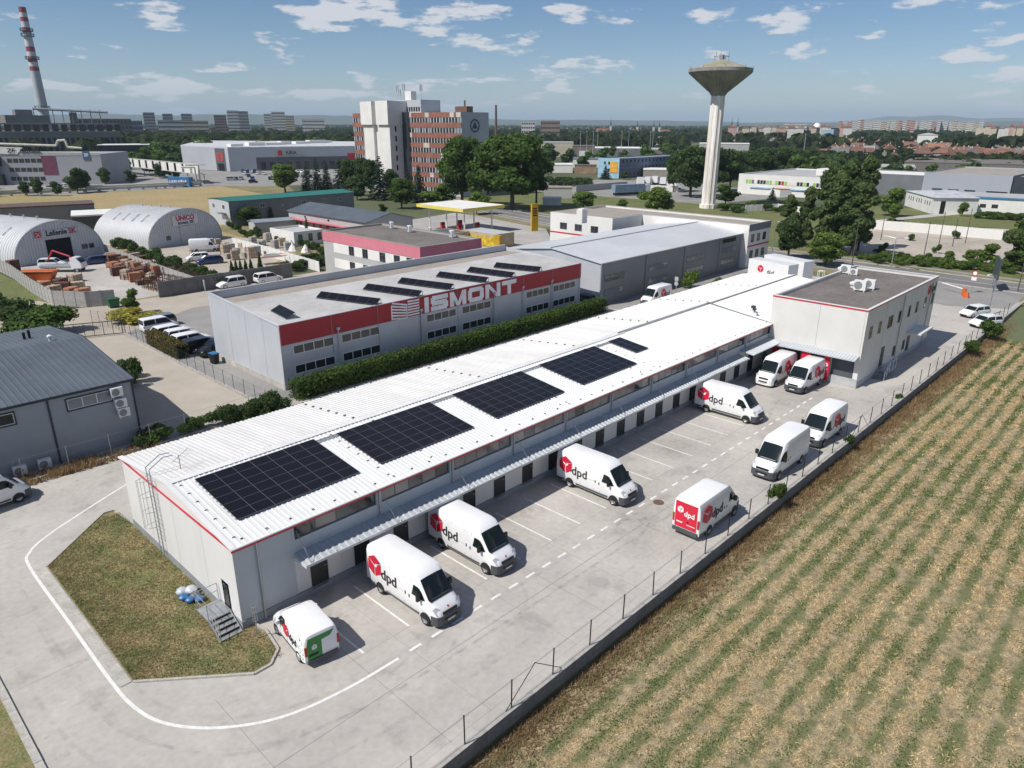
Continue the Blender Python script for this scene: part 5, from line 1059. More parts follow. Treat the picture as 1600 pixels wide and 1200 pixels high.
# ---- arched hangars
HZ = math.atan2(5.6, 17.2)
def hangar(lab, p0, w, h, depth, sign):
    T = thing('arched_hangar', lab, 'hangar', (p0[0], p0[1], 0), HZ); n = 22; pr = []
    for i in range(n+1):
        a = PI*i/n; pr.append((w/2-w/2*math.cos(a), h*math.sin(a)**.85))
    b = MB(); m = 34
    for j in range(m):        # sheet strips with standing ribs
        ya = depth*j/m; yb = depth*(j+1)/m-.08
        for (y0, y1, o_) in ((ya, yb, 0), (yb, depth*(j+1)/m, .03)):
            A = [(x+(x-w/2)/w*2*o_, y0, z+o_) for x, z in pr]; B = [(x+(x-w/2)/w*2*o_, y1, z+o_) for x, z in pr]; k = len(A); b.add(A+B, [(i, i+1, i+1+k, i+k) for i in range(k-1)])
    b.build('arch_shell', M_ALU, T, smooth=30)
    b = MB(); b.add([(x, .05, z) for x, z in pr], [tuple(range(n+1))]); b.build('end_wall', mat('end_sheet', (.56, .57, .58), .55, metal=.1, var=.05, scale=.5), T); b = MB(); b.add([(x, depth, z) for x, z in pr], [tuple(range(n+1))[::-1]]); b.build('end_wall', MATS['end_sheet'], T)
    b = MB(); k = 0; x = .8
    while x < w-.6:
        zt = float(np.interp(x, [p[0] for p in pr], [p[1] for p in pr]))-.15; b.box(x, x+.04, -.0, .05, .1, zt); x += .55
    b.build('sheet_rib', M_CLAD, T, kind='stuff')
    b = MB()
    for i in range(n): b.tube((pr[i][0], -.02, pr[i][1]), (pr[i+1][0], -.02, pr[i+1][1]), .12, 4, cap=False)
    b.build('arch_trim', M_CLAD, T)
    for j in range(4):
        b = MB(); y = depth*(.22+.17*j); x1, z1 = pr[5]; x2, z2 = pr[7]; b.add([(x1-.08, y, z1+.06), (x1-.08, y+.5, z1+.06), (x2-.06, y+.5, z2+.08), (x2-.06, y, z2+.08)], [(0, 1, 2, 3), (3, 2, 1, 0)]); b.build('rooflight', M_PLINTH, T)
        b = MB(); b.tube((w/2, y, h-.05), (w/2, y, h+.5), .14, 8); b.tube((w/2, y, h+.5), (w/2, y, h+.55), .24, 8); b.build('ridge_vent', M_CLAD, T)
    return T
H1 = hangar('left arched metal hangar with open dark doorway and red black lettering', G(25, 418), 17.6, 7.3, 24, 0)
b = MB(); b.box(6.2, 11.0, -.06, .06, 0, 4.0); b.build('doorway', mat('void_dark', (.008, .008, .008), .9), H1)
b = MB(); b.box(4.3, 12.8, -.10, -.03, 4.55, 5.75); b.build('sign_board', M_CLAD, H1)
text('Lešenie', M_BLACK, (8.5, -.14, 5.15), 0, 1.35, H1, bold=.03); text('SK', M_RED, (11.6, -.14, 5.15), 0, 1.35, H1, bold=.04)
b = MB(); b.box(4.4, 5.6, -.14, -.10, 4.6, 5.7); b.build('sign_mark', M_RED, H1); b = MB()
for s in (-1, 1): b.tube((5.0-.4, -.16, 5.15-s*.4), (5.0+.4, -.16, 5.15+s*.4), .05, 4)
b.build('sign_cross', M_WM, H1)
window(H1, 13.0, -.0, 1.4, 0, 1.2, .9, 1, t=.08); window(H1, 14.5, 0, 1.4, 0, 1.0, .9, 1, t=.08)
H2 = hangar('right arched metal hangar with white door and red blue lettering', G(233, 390), 19.4, 7.3, 17, 1)
b = MB(); b.box(8.2, 12.2, -.08, .02, 0, 3.7); b.build('door', mat('door_pale', (.55, .55, .53), .6, var=.04), H2)
b = MB(); b.box(6.6, 13.2, -.09, -.03, 3.95, 6.0); b.build('sign_board', M_DW, H2)
text('UNICO', mat('sign_red', (.55, .03, .10), .5), (9.9, -.13, 5.35), 0, 1.35, H2, bold=.05, scx=1.1); text('Invest SK', mat('sign_blue', (.04, .04, .16), .5), (10.0, -.13, 4.4), 0, .95, H2, bold=.02, scx=1.2)
window(H2, 4.6, 0, 1.2, 0, 1.0, .9, 1, t=.08)
# ---- grey shed on the left
SH = gable_bld('grey_shed', 'grey workshop with dark ribbed roof at the left picture edge', 'workshop', -45, 5.45, 28.1, 50.5, 5.35, 6.55, mat('shed_wall', (.29, .31, .335), .6, var=.05, scale=.3), M_SLATE, ribs=.45, over=.2)
b = MB()
for x in (-11.3, -5.9, -.55, 5.38): b.box(x, x+.12, 28.0, 28.1, .0, 5.3)
b.box(-45, 5.6, 27.84, 27.9, 5.22, 5.42); b.add([(5.66, 27.9, 5.25), (5.66, 39.3, 6.45), (5.66, 39.3, 6.65), (5.66, 27.9, 5.45)], [(0, 1, 2, 3), (3, 2, 1, 0)]); b.add([(5.66, 39.3, 6.45), (5.66, 50.7, 5.25), (5.66, 50.7, 5.45), (5.66, 39.3, 6.65)], [(0, 1, 2, 3), (3, 2, 1, 0)])
b.build('dark_trim', mat('trim_navy', (.025, .04, .055), .5), SH)
M_TRN = MATS['trim_navy']
for x0, w_, n_ in ((.75, 3.1, 3), (-4.8, 2.1, 2)):
    b = MB(); z0 = 4.0; b.box(x0-.1, x0+w_+.1, 28.03, 28.1, z0-.1, z0); b.box(x0-.1, x0+w_+.1, 28.03, 28.1, z0+.85, z0+.95); b.box(x0-.1, x0, 28.03, 28.1, z0, z0+.85); b.box(x0+w_, x0+w_+.1, 28.03, 28.1, z0, z0+.85); b.build('window_surround', M_TRN, SH)
    window(SH, x0, 28.1, z0, 0, w_, .85, n_, fm=M_FRAMEW, t=.06, proud=.02, gm=M_GLASSL if x0 > 0 else M_GLASS)
for i, (x, z, lab) in enumerate(((4.15, 4.25, 'topmost of three wall units beside the shed window'), (4.3, 3.3, 'middle of three wall units beside the shed window'), (4.4, 2.5, 'lowest of three wall units beside the shed window'), (-1.6, .1, 'ground level unit at the shed wall left of the dark post'), (-3.2, .1, 'ground level unit in the weeds at the shed wall'))): aircon('air_conditioner', (x, 27.75, z), 0, lab, .85, 'air conditioners on the grey shed')
b = MB(); b.tube((0, 0, 0), (0, 0, 1.0), .12, 8); b.tube((.45, .2, 0), (.45, .2, 1.1), .12, 8); pp = G(38, 528, 6.2); tag(b.build('flue_pair', M_BLACK, loc=(pp[0], pp[1], 5.7)), 'pair of short black flues on the ribbed shed roof', 'flue')
b = MB(); b.tube((0, 0, 0), (0, 0, .5), .12, 8); b.lathe([(.22, .5), (.22, .62), (0, .75)], 8); pp = G(78, 530, 6.6); tag(b.build('roof_cowl', M_DW, loc=(pp[0], pp[1], 6.3)), 'small white cowl at the ridge of the ribbed shed roof', 'roof vent')
# ---- block walls of the storage yards
def block_wall(lab, pts, h, m, seg=2.0, group=None, t=.14):
    T = thing('panel_wall', lab, 'wall', (pts[0][0], pts[0][1], 0), 0, group); k0 = Vector(pts[0][:2])
    for a, c in zip(pts, pts[1:]):
        a = Vector(a[:2]); c = Vector(c[:2]); n = max(1, round((c-a).length/seg)); d = (c-a)/n; L = d.length; ang = math.atan2(d.y, d.x); kk = ('pw', round(L, 2), h, m.name)
        if kk not in WIN:
            b = MB(); b.box(.1, L-.1, -t/2, t/2, 0, h); b.box(-.1, .1, -t*.8, t*.8, 0, h+.08); WIN[kk] = b.mesh('wall_panel', m)
        for i in range(n): p = a+d*i-k0; put('wall_panel', WIN[kk], T, (p.x, p.y, 0), ang)
    return T
block_wall('pale concrete panel wall curving round the scaffold yard', [G(0, 424)[:2], G(20, 434)[:2], G(52, 458)[:2], G(85, 478)[:2], G(137, 480)[:2], G(183, 476)[:2]], 2.2, M_CONC)
block_wall('dark grey concrete wall along the access road before the yards', [G(250, 465)[:2], G(310, 455)[:2], G(400, 441)[:2], G(458, 432)[:2]], 2.3, mat('wall_darkgrey', (.17, .17, .165), .9, var=.1, scale=1))
block_wall('low concrete wall between the scaffold yard and builders yard', [G(166, 396)[:2], G(230, 422)[:2], G(322, 455)[:2]], 1.7, M_CONC)
block_wall('white garden wall behind the stone pallets', [G(365, 385)[:2], G(420, 400)[:2], G(500, 425)[:2]], 1.8, M_DW)
block_wall('long white painted wall at the back of the waste lot', [G(1352, 357)[:2], G(1420, 362)[:2], G(1500, 369)[:2], G(1566, 375)[:2]], 2.2, M_DW)
block_wall('pale broken wall beside the water tower', [G(1165, 330)[:2], G(1215, 328)[:2], G(1250, 333)[:2]], 1.8, M_DW)
block_wall('long grey wall before the blue building', [G(900, 300)[:2], G(980, 293)[:2]], 2.4, M_GW)
block_wall('pale wall before the parked white vans', [G(984, 297)[:2], G(1060, 300)[:2]], 2.2, M_DW)
# ---- scaffold yard stock
M_SCO = mat('crate_orange', (.46, .21, .12), .7, var=.25, scale=2); M_SCR = mat('scaffold_rust', (.15, .075, .055), .8, var=.2, scale=3); M_WD = mat('pallet_wood', (.47, .37, .28), .85, var=.2, scale=3); M_SKIP = mat('skip_orange', (.50, .11, .025), .55, var=.12, scale=1)
def stack(name, lab, loc, rz, w, d, h, m, cat, group, layers=4, frame=True):
    T = thing(name, lab, cat, loc, rz, group); lh = h/layers
    lm = MB(); n = 5
    for i in range(n): lm.box(-w/2+w*i/n+.02, -w/2+w*(i+1)/n-.02, -d/2, d/2, .04, lh-.03)
    lm.box(-w/2, w/2, -d/2, -d/2+.1, 0, .04); lm.box(-w/2, w/2, d/2-.1, d/2, 0, .04); lm = lm.mesh('board_layer', m)
    for i in range(layers): put('board_layer', lm, T, (random.uniform(-.04, .04), random.uniform(-.04, .04), i*lh), random.uniform(-.03, .03))
    if frame:
        b = MB()
        for sx in (-1, 1):
            for sy in (-1, 1): b.box(*sorted((sx*w/2, sx*(w/2+.06))), *sorted((sy*d/2, sy*(d/2+.06))), 0, h+.15)
        b.build('frame', M_SCR, T, kind='stuff')
    return T
rs = random.Random(5)
SP = [(172, 408), (180, 412), (188, 405), (196, 411), (204, 405), (212, 409), (186, 422), (196, 424), (206, 418), (215, 422), (224, 414), (232, 418), (208, 430), (218, 432), (228, 426), (238, 424), (186, 430), (198, 436), (212, 440), (225, 444), (236, 434), (245, 430), (200, 414), (220, 404)]
SP += [(u_+rs.uniform(-5, 5), v_+rs.uniform(-3, 3)) for u_, v_ in ((176, 416), (190, 409), (202, 416), (210, 413), (220, 411), (192, 417), (212, 425), (222, 428), (234, 422), (202, 433), (205, 426), (232, 440), (216, 436), (240, 436), (178, 404), (226, 418))]
adj = ['orange topped', 'rusty', 'pale wood', 'bright orange', 'brown', 'weathered']
for i, (u, v) in enumerate(SP):
    m = [M_SCO, M_SCR, M_WD, M_SCO, M_SCR, M_WD][i % 6]; p = G(u, v); stack('scaffold_stack', adj[i % 6]+' board stack in the left hangar yard', (p[0], p[1], 0), rs.uniform(-.2, .9), rs.uniform(1.3, 2.2), rs.uniform(.8, 1.3), rs.uniform(.6, 1.7), m, 'board stack', 'scaffold stacks, '+adj[i % 6], layers=rs.choice((3, 4)))
fr = MB()
for k in range(6):
    fr.tube((0, 0, 0), (0, 0, 1.6), .03, 4); fr.tube((1.0, 0, 0), (1.0, 0, 1.6), .03, 4)
for z in (.3, .9, 1.55): fr.tube((0, 0, z), (1., 0, z), .025, 4)
fr = fr.mesh('frame', M_SCR)
for r_, (a, c) in enumerate((((236, 440), (300, 454)), ((222, 450), (262, 462)), ((250, 430), (318, 448)), ((262, 425), (328, 444)))):
    pa, pc = G(*a), G(*c); T = thing('frame_rack', ['row of upright rusty scaffold frames, middle row by the dark wall', 'short row of rusty scaffold frames at the yard entrance', 'row of upright rusty scaffold frames, third row', 'row of rusty scaffold frames nearest the bushes'][r_], 'scaffold rack', pa, math.atan2(pc[1]-pa[1], pc[0]-pa[0]), 'racks of scaffold frames'); L = math.hypot(pc[0]-pa[0], pc[1]-pa[1]); n = int(L/.33)
    for i in range(n): put('frame', fr, T, (i*.33, rs.uniform(-.1, .1), 0), rot=(rs.uniform(-.1, .1), rs.uniform(-.12, .12), PI/2+rs.uniform(-.1, .1)))
    b = MB(); b.box(-.2, L+.1, 0, 1.2, .0, .08); b.build('base', M_WD, T)
SK = thing('skip', 'orange steel skip near the left wall of the scaffold yard', 'skip', (*G(62, 437)[:2], 0), -.7)
b = MB(); b.loft([[(-2.0, -.9, 0), (2.0, -.9, 0), (2.0, .9, 0), (-2, .9, 0)], [(-2.8, -1.1, 1.5), (2.8, -1.1, 1.5), (2.8, 1.1, 1.5), (-2.8, 1.1, 1.5)]]); b.build('tub', M_SKIP, SK); b = MB()
for s in (-1, 1): b.tube((-2.8, s*1.12, 1.5), (2.8, s*1.12, 1.5), .06, 4)
b.build('rim', M_SKIP, SK)
SK2 = thing('skip', 'orange skip with rubble in the builders yard behind the lettered hall', 'skip', (*G(424, 412)[:2], 0), -.2); put('tub', SK.children[0].data, SK2); b = MB(); b.loft([[(-2.3, -.8, 1.2), (2.3, -.8, 1.2), (2.3, .8, 1.2), (-2.3, .8, 1.2)], [(-.9, -.3, 1.9), (.9, -.3, 1.8), (.9, .4, 1.9), (-.9, .3, 1.8)]]); b.build('rubble', M_GW, SK2)
# crane truck
TK = thing('crane_truck', 'white flatbed truck with folded red and grey loading crane', 'truck', (*G(98, 424)[:2], 0), -.75)
b = MB(); b.loft([[(-3.2, -1.1, .8), (-3.2, 1.1, .8), (-3.2, 1.1, 1.1), (-3.2, -1.1, 1.1)], [(2.0, -1.1, .8), (2.0, 1.1, .8), (2.0, 1.1, 1.1), (2.0, -1.1, 1.1)]]); b.build('flatbed', M_PLINTH, TK)
b = MB(); b.loft([[(2.1, -1.1, .7), (2.1, 1.1, .7), (2.1, 1.05, 2.5), (2.1, -1.05, 2.5)], [(3.2, -1.1, .7), (3.2, 1.1, .7), (3.1, 1.0, 2.5), (3.1, -1.0, 2.5)], [(3.9, -1.05, .7), (3.9, 1.05, .7), (3.8, 1.0, 1.6), (3.8, -1.0, 1.6)]]); b.build('cab', M_CW, TK)
b = MB(); b.add([(3.22, -.9, 2.35), (3.22, .9, 2.35), (3.84, .9, 1.66), (3.84, -.9, 1.66)], [(3, 2, 1, 0)]); b.build('windscreen', M_WS, TK)
b = MB(); b.tube((1.7, 0, 1.1), (1.7, 0, 2.6), .2, 6); b.tube((1.7, 0, 2.6), (-1.2, .3, 3.6), .15, 6); b.tube((-1.2, .3, 3.6), (-2.4, .4, 1.8), .13, 6); b.build('loader_crane', M_RED, TK)
for x in (-2.0, 3.0):
    for y in (-.95, .95): add_wheel(TK, x, y, .45, .28)
car('suv', M_CW, 'white pickup cab parked beside the crane truck in the scaffold yard', *G(84, 418)[:2], -35, 'vehicles in the scaffold yard')
b = MB(); b.box(-.8, .8, -.6, .6, 0, 2.6); 
for z in (.65, 1.3, 1.95): b.box(-.84, .84, -.64, .64, z-.03, z+.03)
tag(b.build('steel_locker', M_SCR, loc=(*G(24, 430)[:2], 0), rz=.3), 'rusty red brown box cabinet at the bend of the panel wall', 'cabinet')
b = MB(); b.loft([[(-.6, -.5, .1), (.6, -.5, .1), (.6, .5, .1), (-.6, .5, .1)], [(-.75, -.6, 1.2), (.75, -.6, 1.2), (.75, .6, 1.2), (-.75, .6, 1.2)]]); b.box(-.8, .8, -.65, .65, 1.2, 1.3); tag(b.build('green_bin', mat('bin_green', (.02, .12, .05), .5), loc=(*G(178, 480)[:2], 0)), 'green bin outside the end of the panel wall', 'bin')
for i, (u, v) in enumerate(((70, 452), (85, 455), (100, 452), (112, 458), (122, 450), (95, 445), (130, 460), (118, 440))):
    p = G(u, v); stack('scaffold_stack', ['orange topped', 'pale wood', 'rusty'][i % 3]+' board stack close to the curved panel wall', (p[0], p[1], 0), rs.uniform(-.6, .6), 1.8, 1.2, rs.uniform(.9, 1.5), [M_SCO, M_WD, M_SCR][i % 3], 'board stack', 'stacks by the curved wall, '+['orange topped', 'pale wood', 'rusty'][i % 3], layers=3)
# stone pallets of the builders yard
M_ST = mat('stone_pale', (.42, .40, .36), .9, var=.2, scale=2)
PS = [(340, 392), (352, 398), (362, 392), (370, 396), (380, 388), (388, 394), (396, 386), (404, 392), (410, 384), (384, 402), (393, 403), (402, 400), (358, 404), (368, 406), (330, 388), (430, 388), (440, 384), (450, 390), (418, 378), (340, 384), (352, 386)]
for i, (u, v) in enumerate(PS):
    p = G(u, v); k = i % 3; stack('stone_pallet', ['pale stone pallet in the builders yard', 'brown timber crate in the builders yard', 'grey block pallet in the builders yard'][k], (p[0], p[1], 0), rs.uniform(-.3, .3), 1.3, 1.1, rs.uniform(1.0, 2.2), [M_ST, M_WD, M_GW][k], 'pallet', ['pale stone pallets', 'timber crates', 'grey block pallets'][k], layers=3, frame=k == 1)
for i, (u, v) in enumerate(((458, 392), (478, 394), (455, 386))):
    rings = []
    for j in range(5):
        t = j/4; r = 1.1*(1-t*.85); rings.append([(r*math.cos(2*PI*k/8)*rs.uniform(.8, 1.1), r*math.sin(2*PI*k/8)*rs.uniform(.8, 1.1), 1.5*t) for k in range(8)])
    b = MB(); b.loft(rings); tag(b.build('covered_heap', M_DW, loc=(*G(u, v)[:2], 0)), ['white covered heap left in the gravel yard', 'white covered heap right in the gravel yard', 'small white covered heap at the back of the gravel yard'][i], 'covered heap', 'covered heaps')
# ---- trailers behind the warehouse
def trailer(lab, x0, x1, y0, y1, z1, logo):
    T = thing('box_trailer', lab, 'trailer', (x0, y0, 0), 0, 'white box trailers'); L, W = x1-x0, y1-y0; b = MB(); b.box(0, L, 0, W, 1.15, z1); b.build('box', M_CW, T)
    b = MB()
    for i in range(int(L/.5)): b.box(.2+i*.5, .22+i*.5, -.02, 0, 1.2, z1-.05)
    b.build('side_rib', M_WALL, T, kind='stuff'); b = MB(); b.box(.3, L-.3, .6, W-.6, .75, 1.15); b.build('chassis', M_DSTEEL, T)
    for x in (1.2, L-2.4, L-1.1):
        for y in (.2, W-.2): add_wheel(T, x, y, .48, .3)
    if logo: cube_logo(T, (L*.32, -.04, 2.75), 0, .62, M_DRED); text('dpd', M_LET, (L*.58, -.03, 2.45), 0, .9, T)
    return T
t_ = trailer('white box trailer with red parcel mark behind the warehouse roof end', 0, 7.5, 0, 2.5, 4.0, True); t_.location = (98.6, 22.0, 0); t_.rotation_euler = (0, 0, math.radians(-102))
t_ = trailer('plain white box trailer standing behind the marked one', 0, 8.0, 0, 2.5, 4.0, False); t_.location = (103.9, 21.9, 0); t_.rotation_euler = (0, 0, math.radians(-106))
# ---- barrier, signs
BA = thing('barrier', 'red and white boom barrier with orange base at the yard exit', 'barrier', (*G(1505, 462)[:2], 0))
b = MB(); b.box(-.25, .25, -.25, .25, 0, 1.1); b.build('post', mat('barrier_orange', (.62, .12, .02), .5), BA); b = MB(); q = G(1470, 452); v_ = Vector((q-G(1505, 462))[:2]); b.tube((0, 0, 1.0), (v_.x, v_.y, 1.05), .07, 6); b.build('boom', M_WM, BA)
b = MB(); b.loft([[(-.4, -.4, 0), (.4, -.4, 0), (.4, .4, 0), (-.4, .4, 0)], [(-.25, -.25, .8), (.25, -.25, .8), (.25, .25, .8), (-.25, .25, .8)]]); tag(b.build('orange_barrier_block', MATS['barrier_orange'], loc=(*G(1509, 465)[:2], 0)), 'orange traffic block at the foot of the boom barrier', 'traffic block')
RS = thing('road_sign', 'white and red round road sign over a small plate near the barrier', 'sign', (*G(1517, 458)[:2], 0)); b = MB(); b.tube((0, 0, 0), (0, 0, 3.4), .05, 6); b.build('pole', M_STEEL, RS); b = MB(); b.tube((-.06, 0, 3.1), (-.09, 0, 3.1), .42, 14); b.build('round_plate', M_RED, RS); b = MB(); b.tube((-.09, 0, 3.1), (-.1, 0, 3.1), .28, 14); b.box(-.1, -.06, -.35, .35, 2.0, 2.5); b.build('white_plate', M_WM, RS)
BB = thing('billboard', 'dark billboard seen nearly edge on beside the road', 'billboard', (*G(1551, 452)[:2], 0), math.radians(17)); b = MB(); b.box(-2.6, 2.6, -.12, .12, 1.9, 5.0); b.build('board', mat('board_dark', (.05, .075, .08), .6), BB); b = MB()
for x in (-1.8, 1.8): b.tube((x, 0, 0), (x, 0, 2.1), .12, 6)
b.build('leg', M_STEEL, BB)
def lamp(lab, p, h=8., rz=0., arm=1.5, group='street lamps', double=False, m=None):
    T = thing('street_lamp', lab, 'street lamp', (p[0], p[1], 0), rz, group); b = MB(); b.tube((0, 0, 0), (0, 0, h), .10, 7, r2=.055); b.build('pole', m or M_STEEL, T)
    for s in ((1, -1) if double else (1,)):
        b = MB(); b.tube((0, 0, h), (s*arm, 0, h+.25), .045, 5); b.build('arm', m or M_STEEL, T); b = MB(); b.box(*sorted((s*arm-s*.15, s*arm+s*.55)), -.14, .14, h+.2, h+.32); b.build('lamp_head', M_DW, T)
    return T
lamp('street lamp rising beside the parked cars at the fence end', G(1543, 492), 5.4, PI*.9)
lamp('double headed lamp beyond the office roof by the road', G(1391, 424), 5.8, PI/2, double=True)
lamp('street lamp between the white office and the trailers', G(1206, 392), 5.5, 0)
for i, (u, v, h) in enumerate(((1330, 420, 9.5), (1443, 402, 7), (1376, 375, 7), (1350, 380, 7), (1467, 382, 7), (1488, 385, 6), (1576, 420, 8), (1508, 380, 7.5), (1590, 455, 7))):
    T = thing('wooden_pole', 'thin dark pole '+['beside the road behind the office roof', 'in the middle of the waste lot', 'at the left end of the waste lot', 'left of the tree shadow in the waste lot', 'beside the round bush in the waste lot', 'right of the round bush in the waste lot', 'below the right edge tree', 'in front of the white painted wall', 'at the right picture edge by the road'][i], 'pole', (*G(u, v)[:2], 0), 0, 'dark poles'); b = MB(); b.tube((0, 0, 0), (0, 0, h), .09, 6, r2=.06); b.build('pole', mat('pole_grey', (.09, .085, .08), .8), T); b = MB(); b.box(-.4, .4, -.04, .04, h-.45, h-.35); b.build('crossbar', MATS['pole_grey'], T)
# ================================================================ landmarks and mid distance
# ---- weathered office tower with orange bands
M_OB = mat('band_orange', (.30, .125, .09), .8, scale=.35, var2=.15, scale2=1.2, col2=(.21, .09, .065)); M_OBW = mat('band_flaked', (.55, .50, .46), .8, var=.12, scale=.8); M_TG = mat('tower_panel', (.45, .47, .50), .6, var=.05, scale=.15)
TW = thing('office_tower', 'weathered nine storey office slab with orange bands and white stair tower', 'office tower')
TX0, TX1, TY0, TY1 = 164.2, 177.5, 162.5, 226.0; TH = float(AT(723, 175, math.hypot(TX0-CO[0], TY0-CO[1]))[2]); FL = 3.42
b = MB(); b.box(TX0+.15, TX1, TY0, TY1, 0, TH); b.build('wall', M_TG, TW)
nf = 8
b = MB(); bw = MB(); rt = random.Random(4)
for k in range(nf+1):
    z = TH-k*FL
    if z-1.6 < 0: break
    b.box(TX0-.05, TX0+.15, TY0, TY1, z-1.7, z)
    y = TY0
    while y < TY1:
        w_ = rt.uniform(1.5, 5)
        if rt.random() < (.5 if k == 0 else .12): bw.box(TX0-.09, TX0-.052, y, min(TY1, y+w_), z-1.65, z-.05)
        y += w_+rt.uniform(0, 3)
b.build('orange_band', M_OB, TW); bw.build('flaked_patch', M_OBW, TW, kind='stuff')
wm = MB(); nW = 20; L_ = TY1-TY0
for k in range(nf):
    z = TH-k*FL-1.7-1.7
    if z < 0: break
    T_ = None
    fr_ = MB()
    for i in range(41): fr_.box(0, .06, TY0+L_*i/40-.12, TY0+L_*i/40+.12, 0, 1.7)
    f = fr_.build('window_band', M_FRAMEW, TW, (TX0+.02, 0, z))
    for i in range(40):
        key = ('twp',)
        if key not in WIN: q_ = MB(); q_.box(0, .05, -.62, .62, .0, 1.7); WIN[key] = q_.mesh('pane', M_GLASS); WIN['twq'] = q_.mesh('pane', M_GLASSL)
        put('pane', WIN['twq'] if rt.random() < .22 else WIN[key], f, (0.0, TY0+L_*(i+.5)/40, 0))
# emblem gable
b = MB(); n = 24
for k in range(n):
    a = 2*PI*k/n; a2 = 2*PI*(k+1)/n; b.tube((TX0+6.5+2.0*math.cos(a), TY0-.12, TH-4.4+2.0*math.sin(a)), (TX0+6.5+2.0*math.cos(a2), TY0-.12, TH-4.4+2.0*math.sin(a2)), .2, 4, cap=False)
b.add([(TX0+6.5-1.2, TY0-.15, TH-5.3), (TX0+6.5+1.2, TY0-.15, TH-5.3), (TX0+6.5, TY0-.15, TH-2.9)], [(0, 1, 2)]); b.build('emblem', mat('emblem_navy', (.05, .06, .11), .6), TW)
b = MB(); b.box(TX0+6.5, TX1-.2, TY0-.05, TY0, TH-17, TH-9.8); b.build('brown_panel', mat('panel_brown', (.20, .16, .13), .8, var=.1), TW)
b = MB(); b.box(TX0-.25, TX0+.1, 190.3, 194.4, 0, TH+.2); b.build('shadow_strip', M_GLASS, TW)  # dark strip standing in for the stair tower's shadow on the facade
# stair tower
SY0, SY1, SX0, SZ = 194.5, 211.0, 157.5, 32.3
b = MB(); b.box(SX0+.6, TX0-.06, SY0, SY0+6.6, 0, SZ-.2); b.box(SX0+.9, TX0-.06, SY1-6.2, SY1, 0, SZ-.2); b.box(SX0+2.0, TX0-.06, SY0+6.6, SY1-6.2, 0, SZ-1); b.build('stair_tower', M_DW, TW)
b = MB(); b.box(SX0-.2, TX0+5, SY0-.3, SY0+7.0, SZ-8.2, SZ); b.box(SX0-.0, TX0+5, SY1-6.8, SY1+.3, SZ-8.2, SZ-.1); b.build('stair_tower_head', M_DW, TW)
wn_ = MB(); wn_.box(0, .7, -.05, .05, 0, 1.9); wn_ = wn_.mesh('window', M_BLACK)
for k in range(7): put('window', wn_, TW, (SX0+3.0, SY0-.0, SZ-10.6-k*FL))
b = MB(); b.box(TX0+2, TX1-2, 186, 203, TH+.0, TH+4.4); b.build('plant_storey', M_TG, TW); b = MB()
for i in range(12): b.box(TX0+1.95, TX0+2.0, 186.6+i*1.38, 187.5+i*1.38, TH+.4, TH+2.0)
b.build('plant_window', M_BLACK, TW, kind='stuff')
b = MB(); b.box(TX0+6, TX0+9, 166, 172, TH, TH+2.0); b.tube((TX0+7, 168, TH+2), (TX0+7, 168, TH+4), .3, 6); b.build('roof_house', M_SCR, TW)
for i, (y, h_) in enumerate(((201.5, 7.5), (200, 6.2), (197.5, 8.0), (187.5, 7.5))):
    b = MB(); x = TX0+3.5; z = TH+4.4; b.tube((x, y, z), (x, y, z+h_-2), .12, 5)
    for s in (-.5, .5): b.box(x-.2, x+.2, y+s-.15, y+s+.15, z+h_-4.6, z+h_-2.4)
    b.build('aerial_mast', M_CLAD, TW)
b = MB(); b.box(TX0+2.5, TX0+5, 192, 195.5, TH+4.4, TH+7.4); b.build('lift_box', M_DW, TW)
# ---- mushroom water tower
WT = thing('water_tower', 'tall concrete water tower with inverted cone tank and fluted white shaft', 'water tower', (195.5, 83.7, 0))
M_WT = mat('tower_whitewash', (.86, .84, .81), .85, scale=.5, var2=.10, scale2=2.0, col2=(.62, .54, .48), streak=True, coords='Object'); M_WC = mat('tank_concrete', (.31, .30, .28), .9, scale=.3, var2=.1, scale2=2, col2=(.18, .17, .155), streak=True); M_WR = mat('tank_lichen', (.34, .32, .28), .95, scale=.25, var2=.15, scale2=1.5, col2=(.24, .22, .12))
b = MB(); n = 48; rings = []
for z, r in ((0, 2.45), (1.2, 2.45), (1.25, 1.98), (12, 1.94), (24, 1.9), (32.6, 1.86)):
    rings.append([((r+(.14 if (i // 3) % 2 else -.08))*math.cos(2*PI*i/n), (r+(.14 if (i // 3) % 2 else -.08))*math.sin(2*PI*i/n), z) for i in range(n)])
b.loft(rings); b.build('shaft', M_WT, WT)
b = MB(); b.lathe([(1.9, 32.4), (2.1, 32.6), (2.9, 33.7), (8.95, 38.7), (9.2, 38.9), (9.2, 39.8), (8.95, 39.85)], 72); b.build('cone_tank', M_WC, WT)
b = MB()
for i in range(36):
    a = 2*PI*i/36; b.tube((2.95*math.cos(a), 2.95*math.sin(a), 33.7), (9.0*math.cos(a), 9.0*math.sin(a), 38.7), .09, 4, cap=False)
b.build('cone_rib', M_WC, WT, kind='stuff')
b = MB(); b.lathe([(8.95, 39.8), (8.6, 39.85), (5, 41.0), (2.2, 42.0), (0, 42.2)], 48); b.build('domed_roof', M_WR, WT, smooth=30)
b = MB()
for i in range(9):
    a = 2*PI*i/9; b.tube((2.1*math.cos(a), 2.1*math.sin(a), 42.2), (2.1*math.cos(a), 2.1*math.sin(a), 43.4+.5*(i % 3)), .07, 4)
b.lathe([(2.1, 43.1), (2.2, 43.1), (2.2, 43.2), (2.1, 43.2)], 16); b.box(-.6, .6, -.6, .6, 42.4, 43.6); b.build('aerial_ring', M_PLINTH, WT)
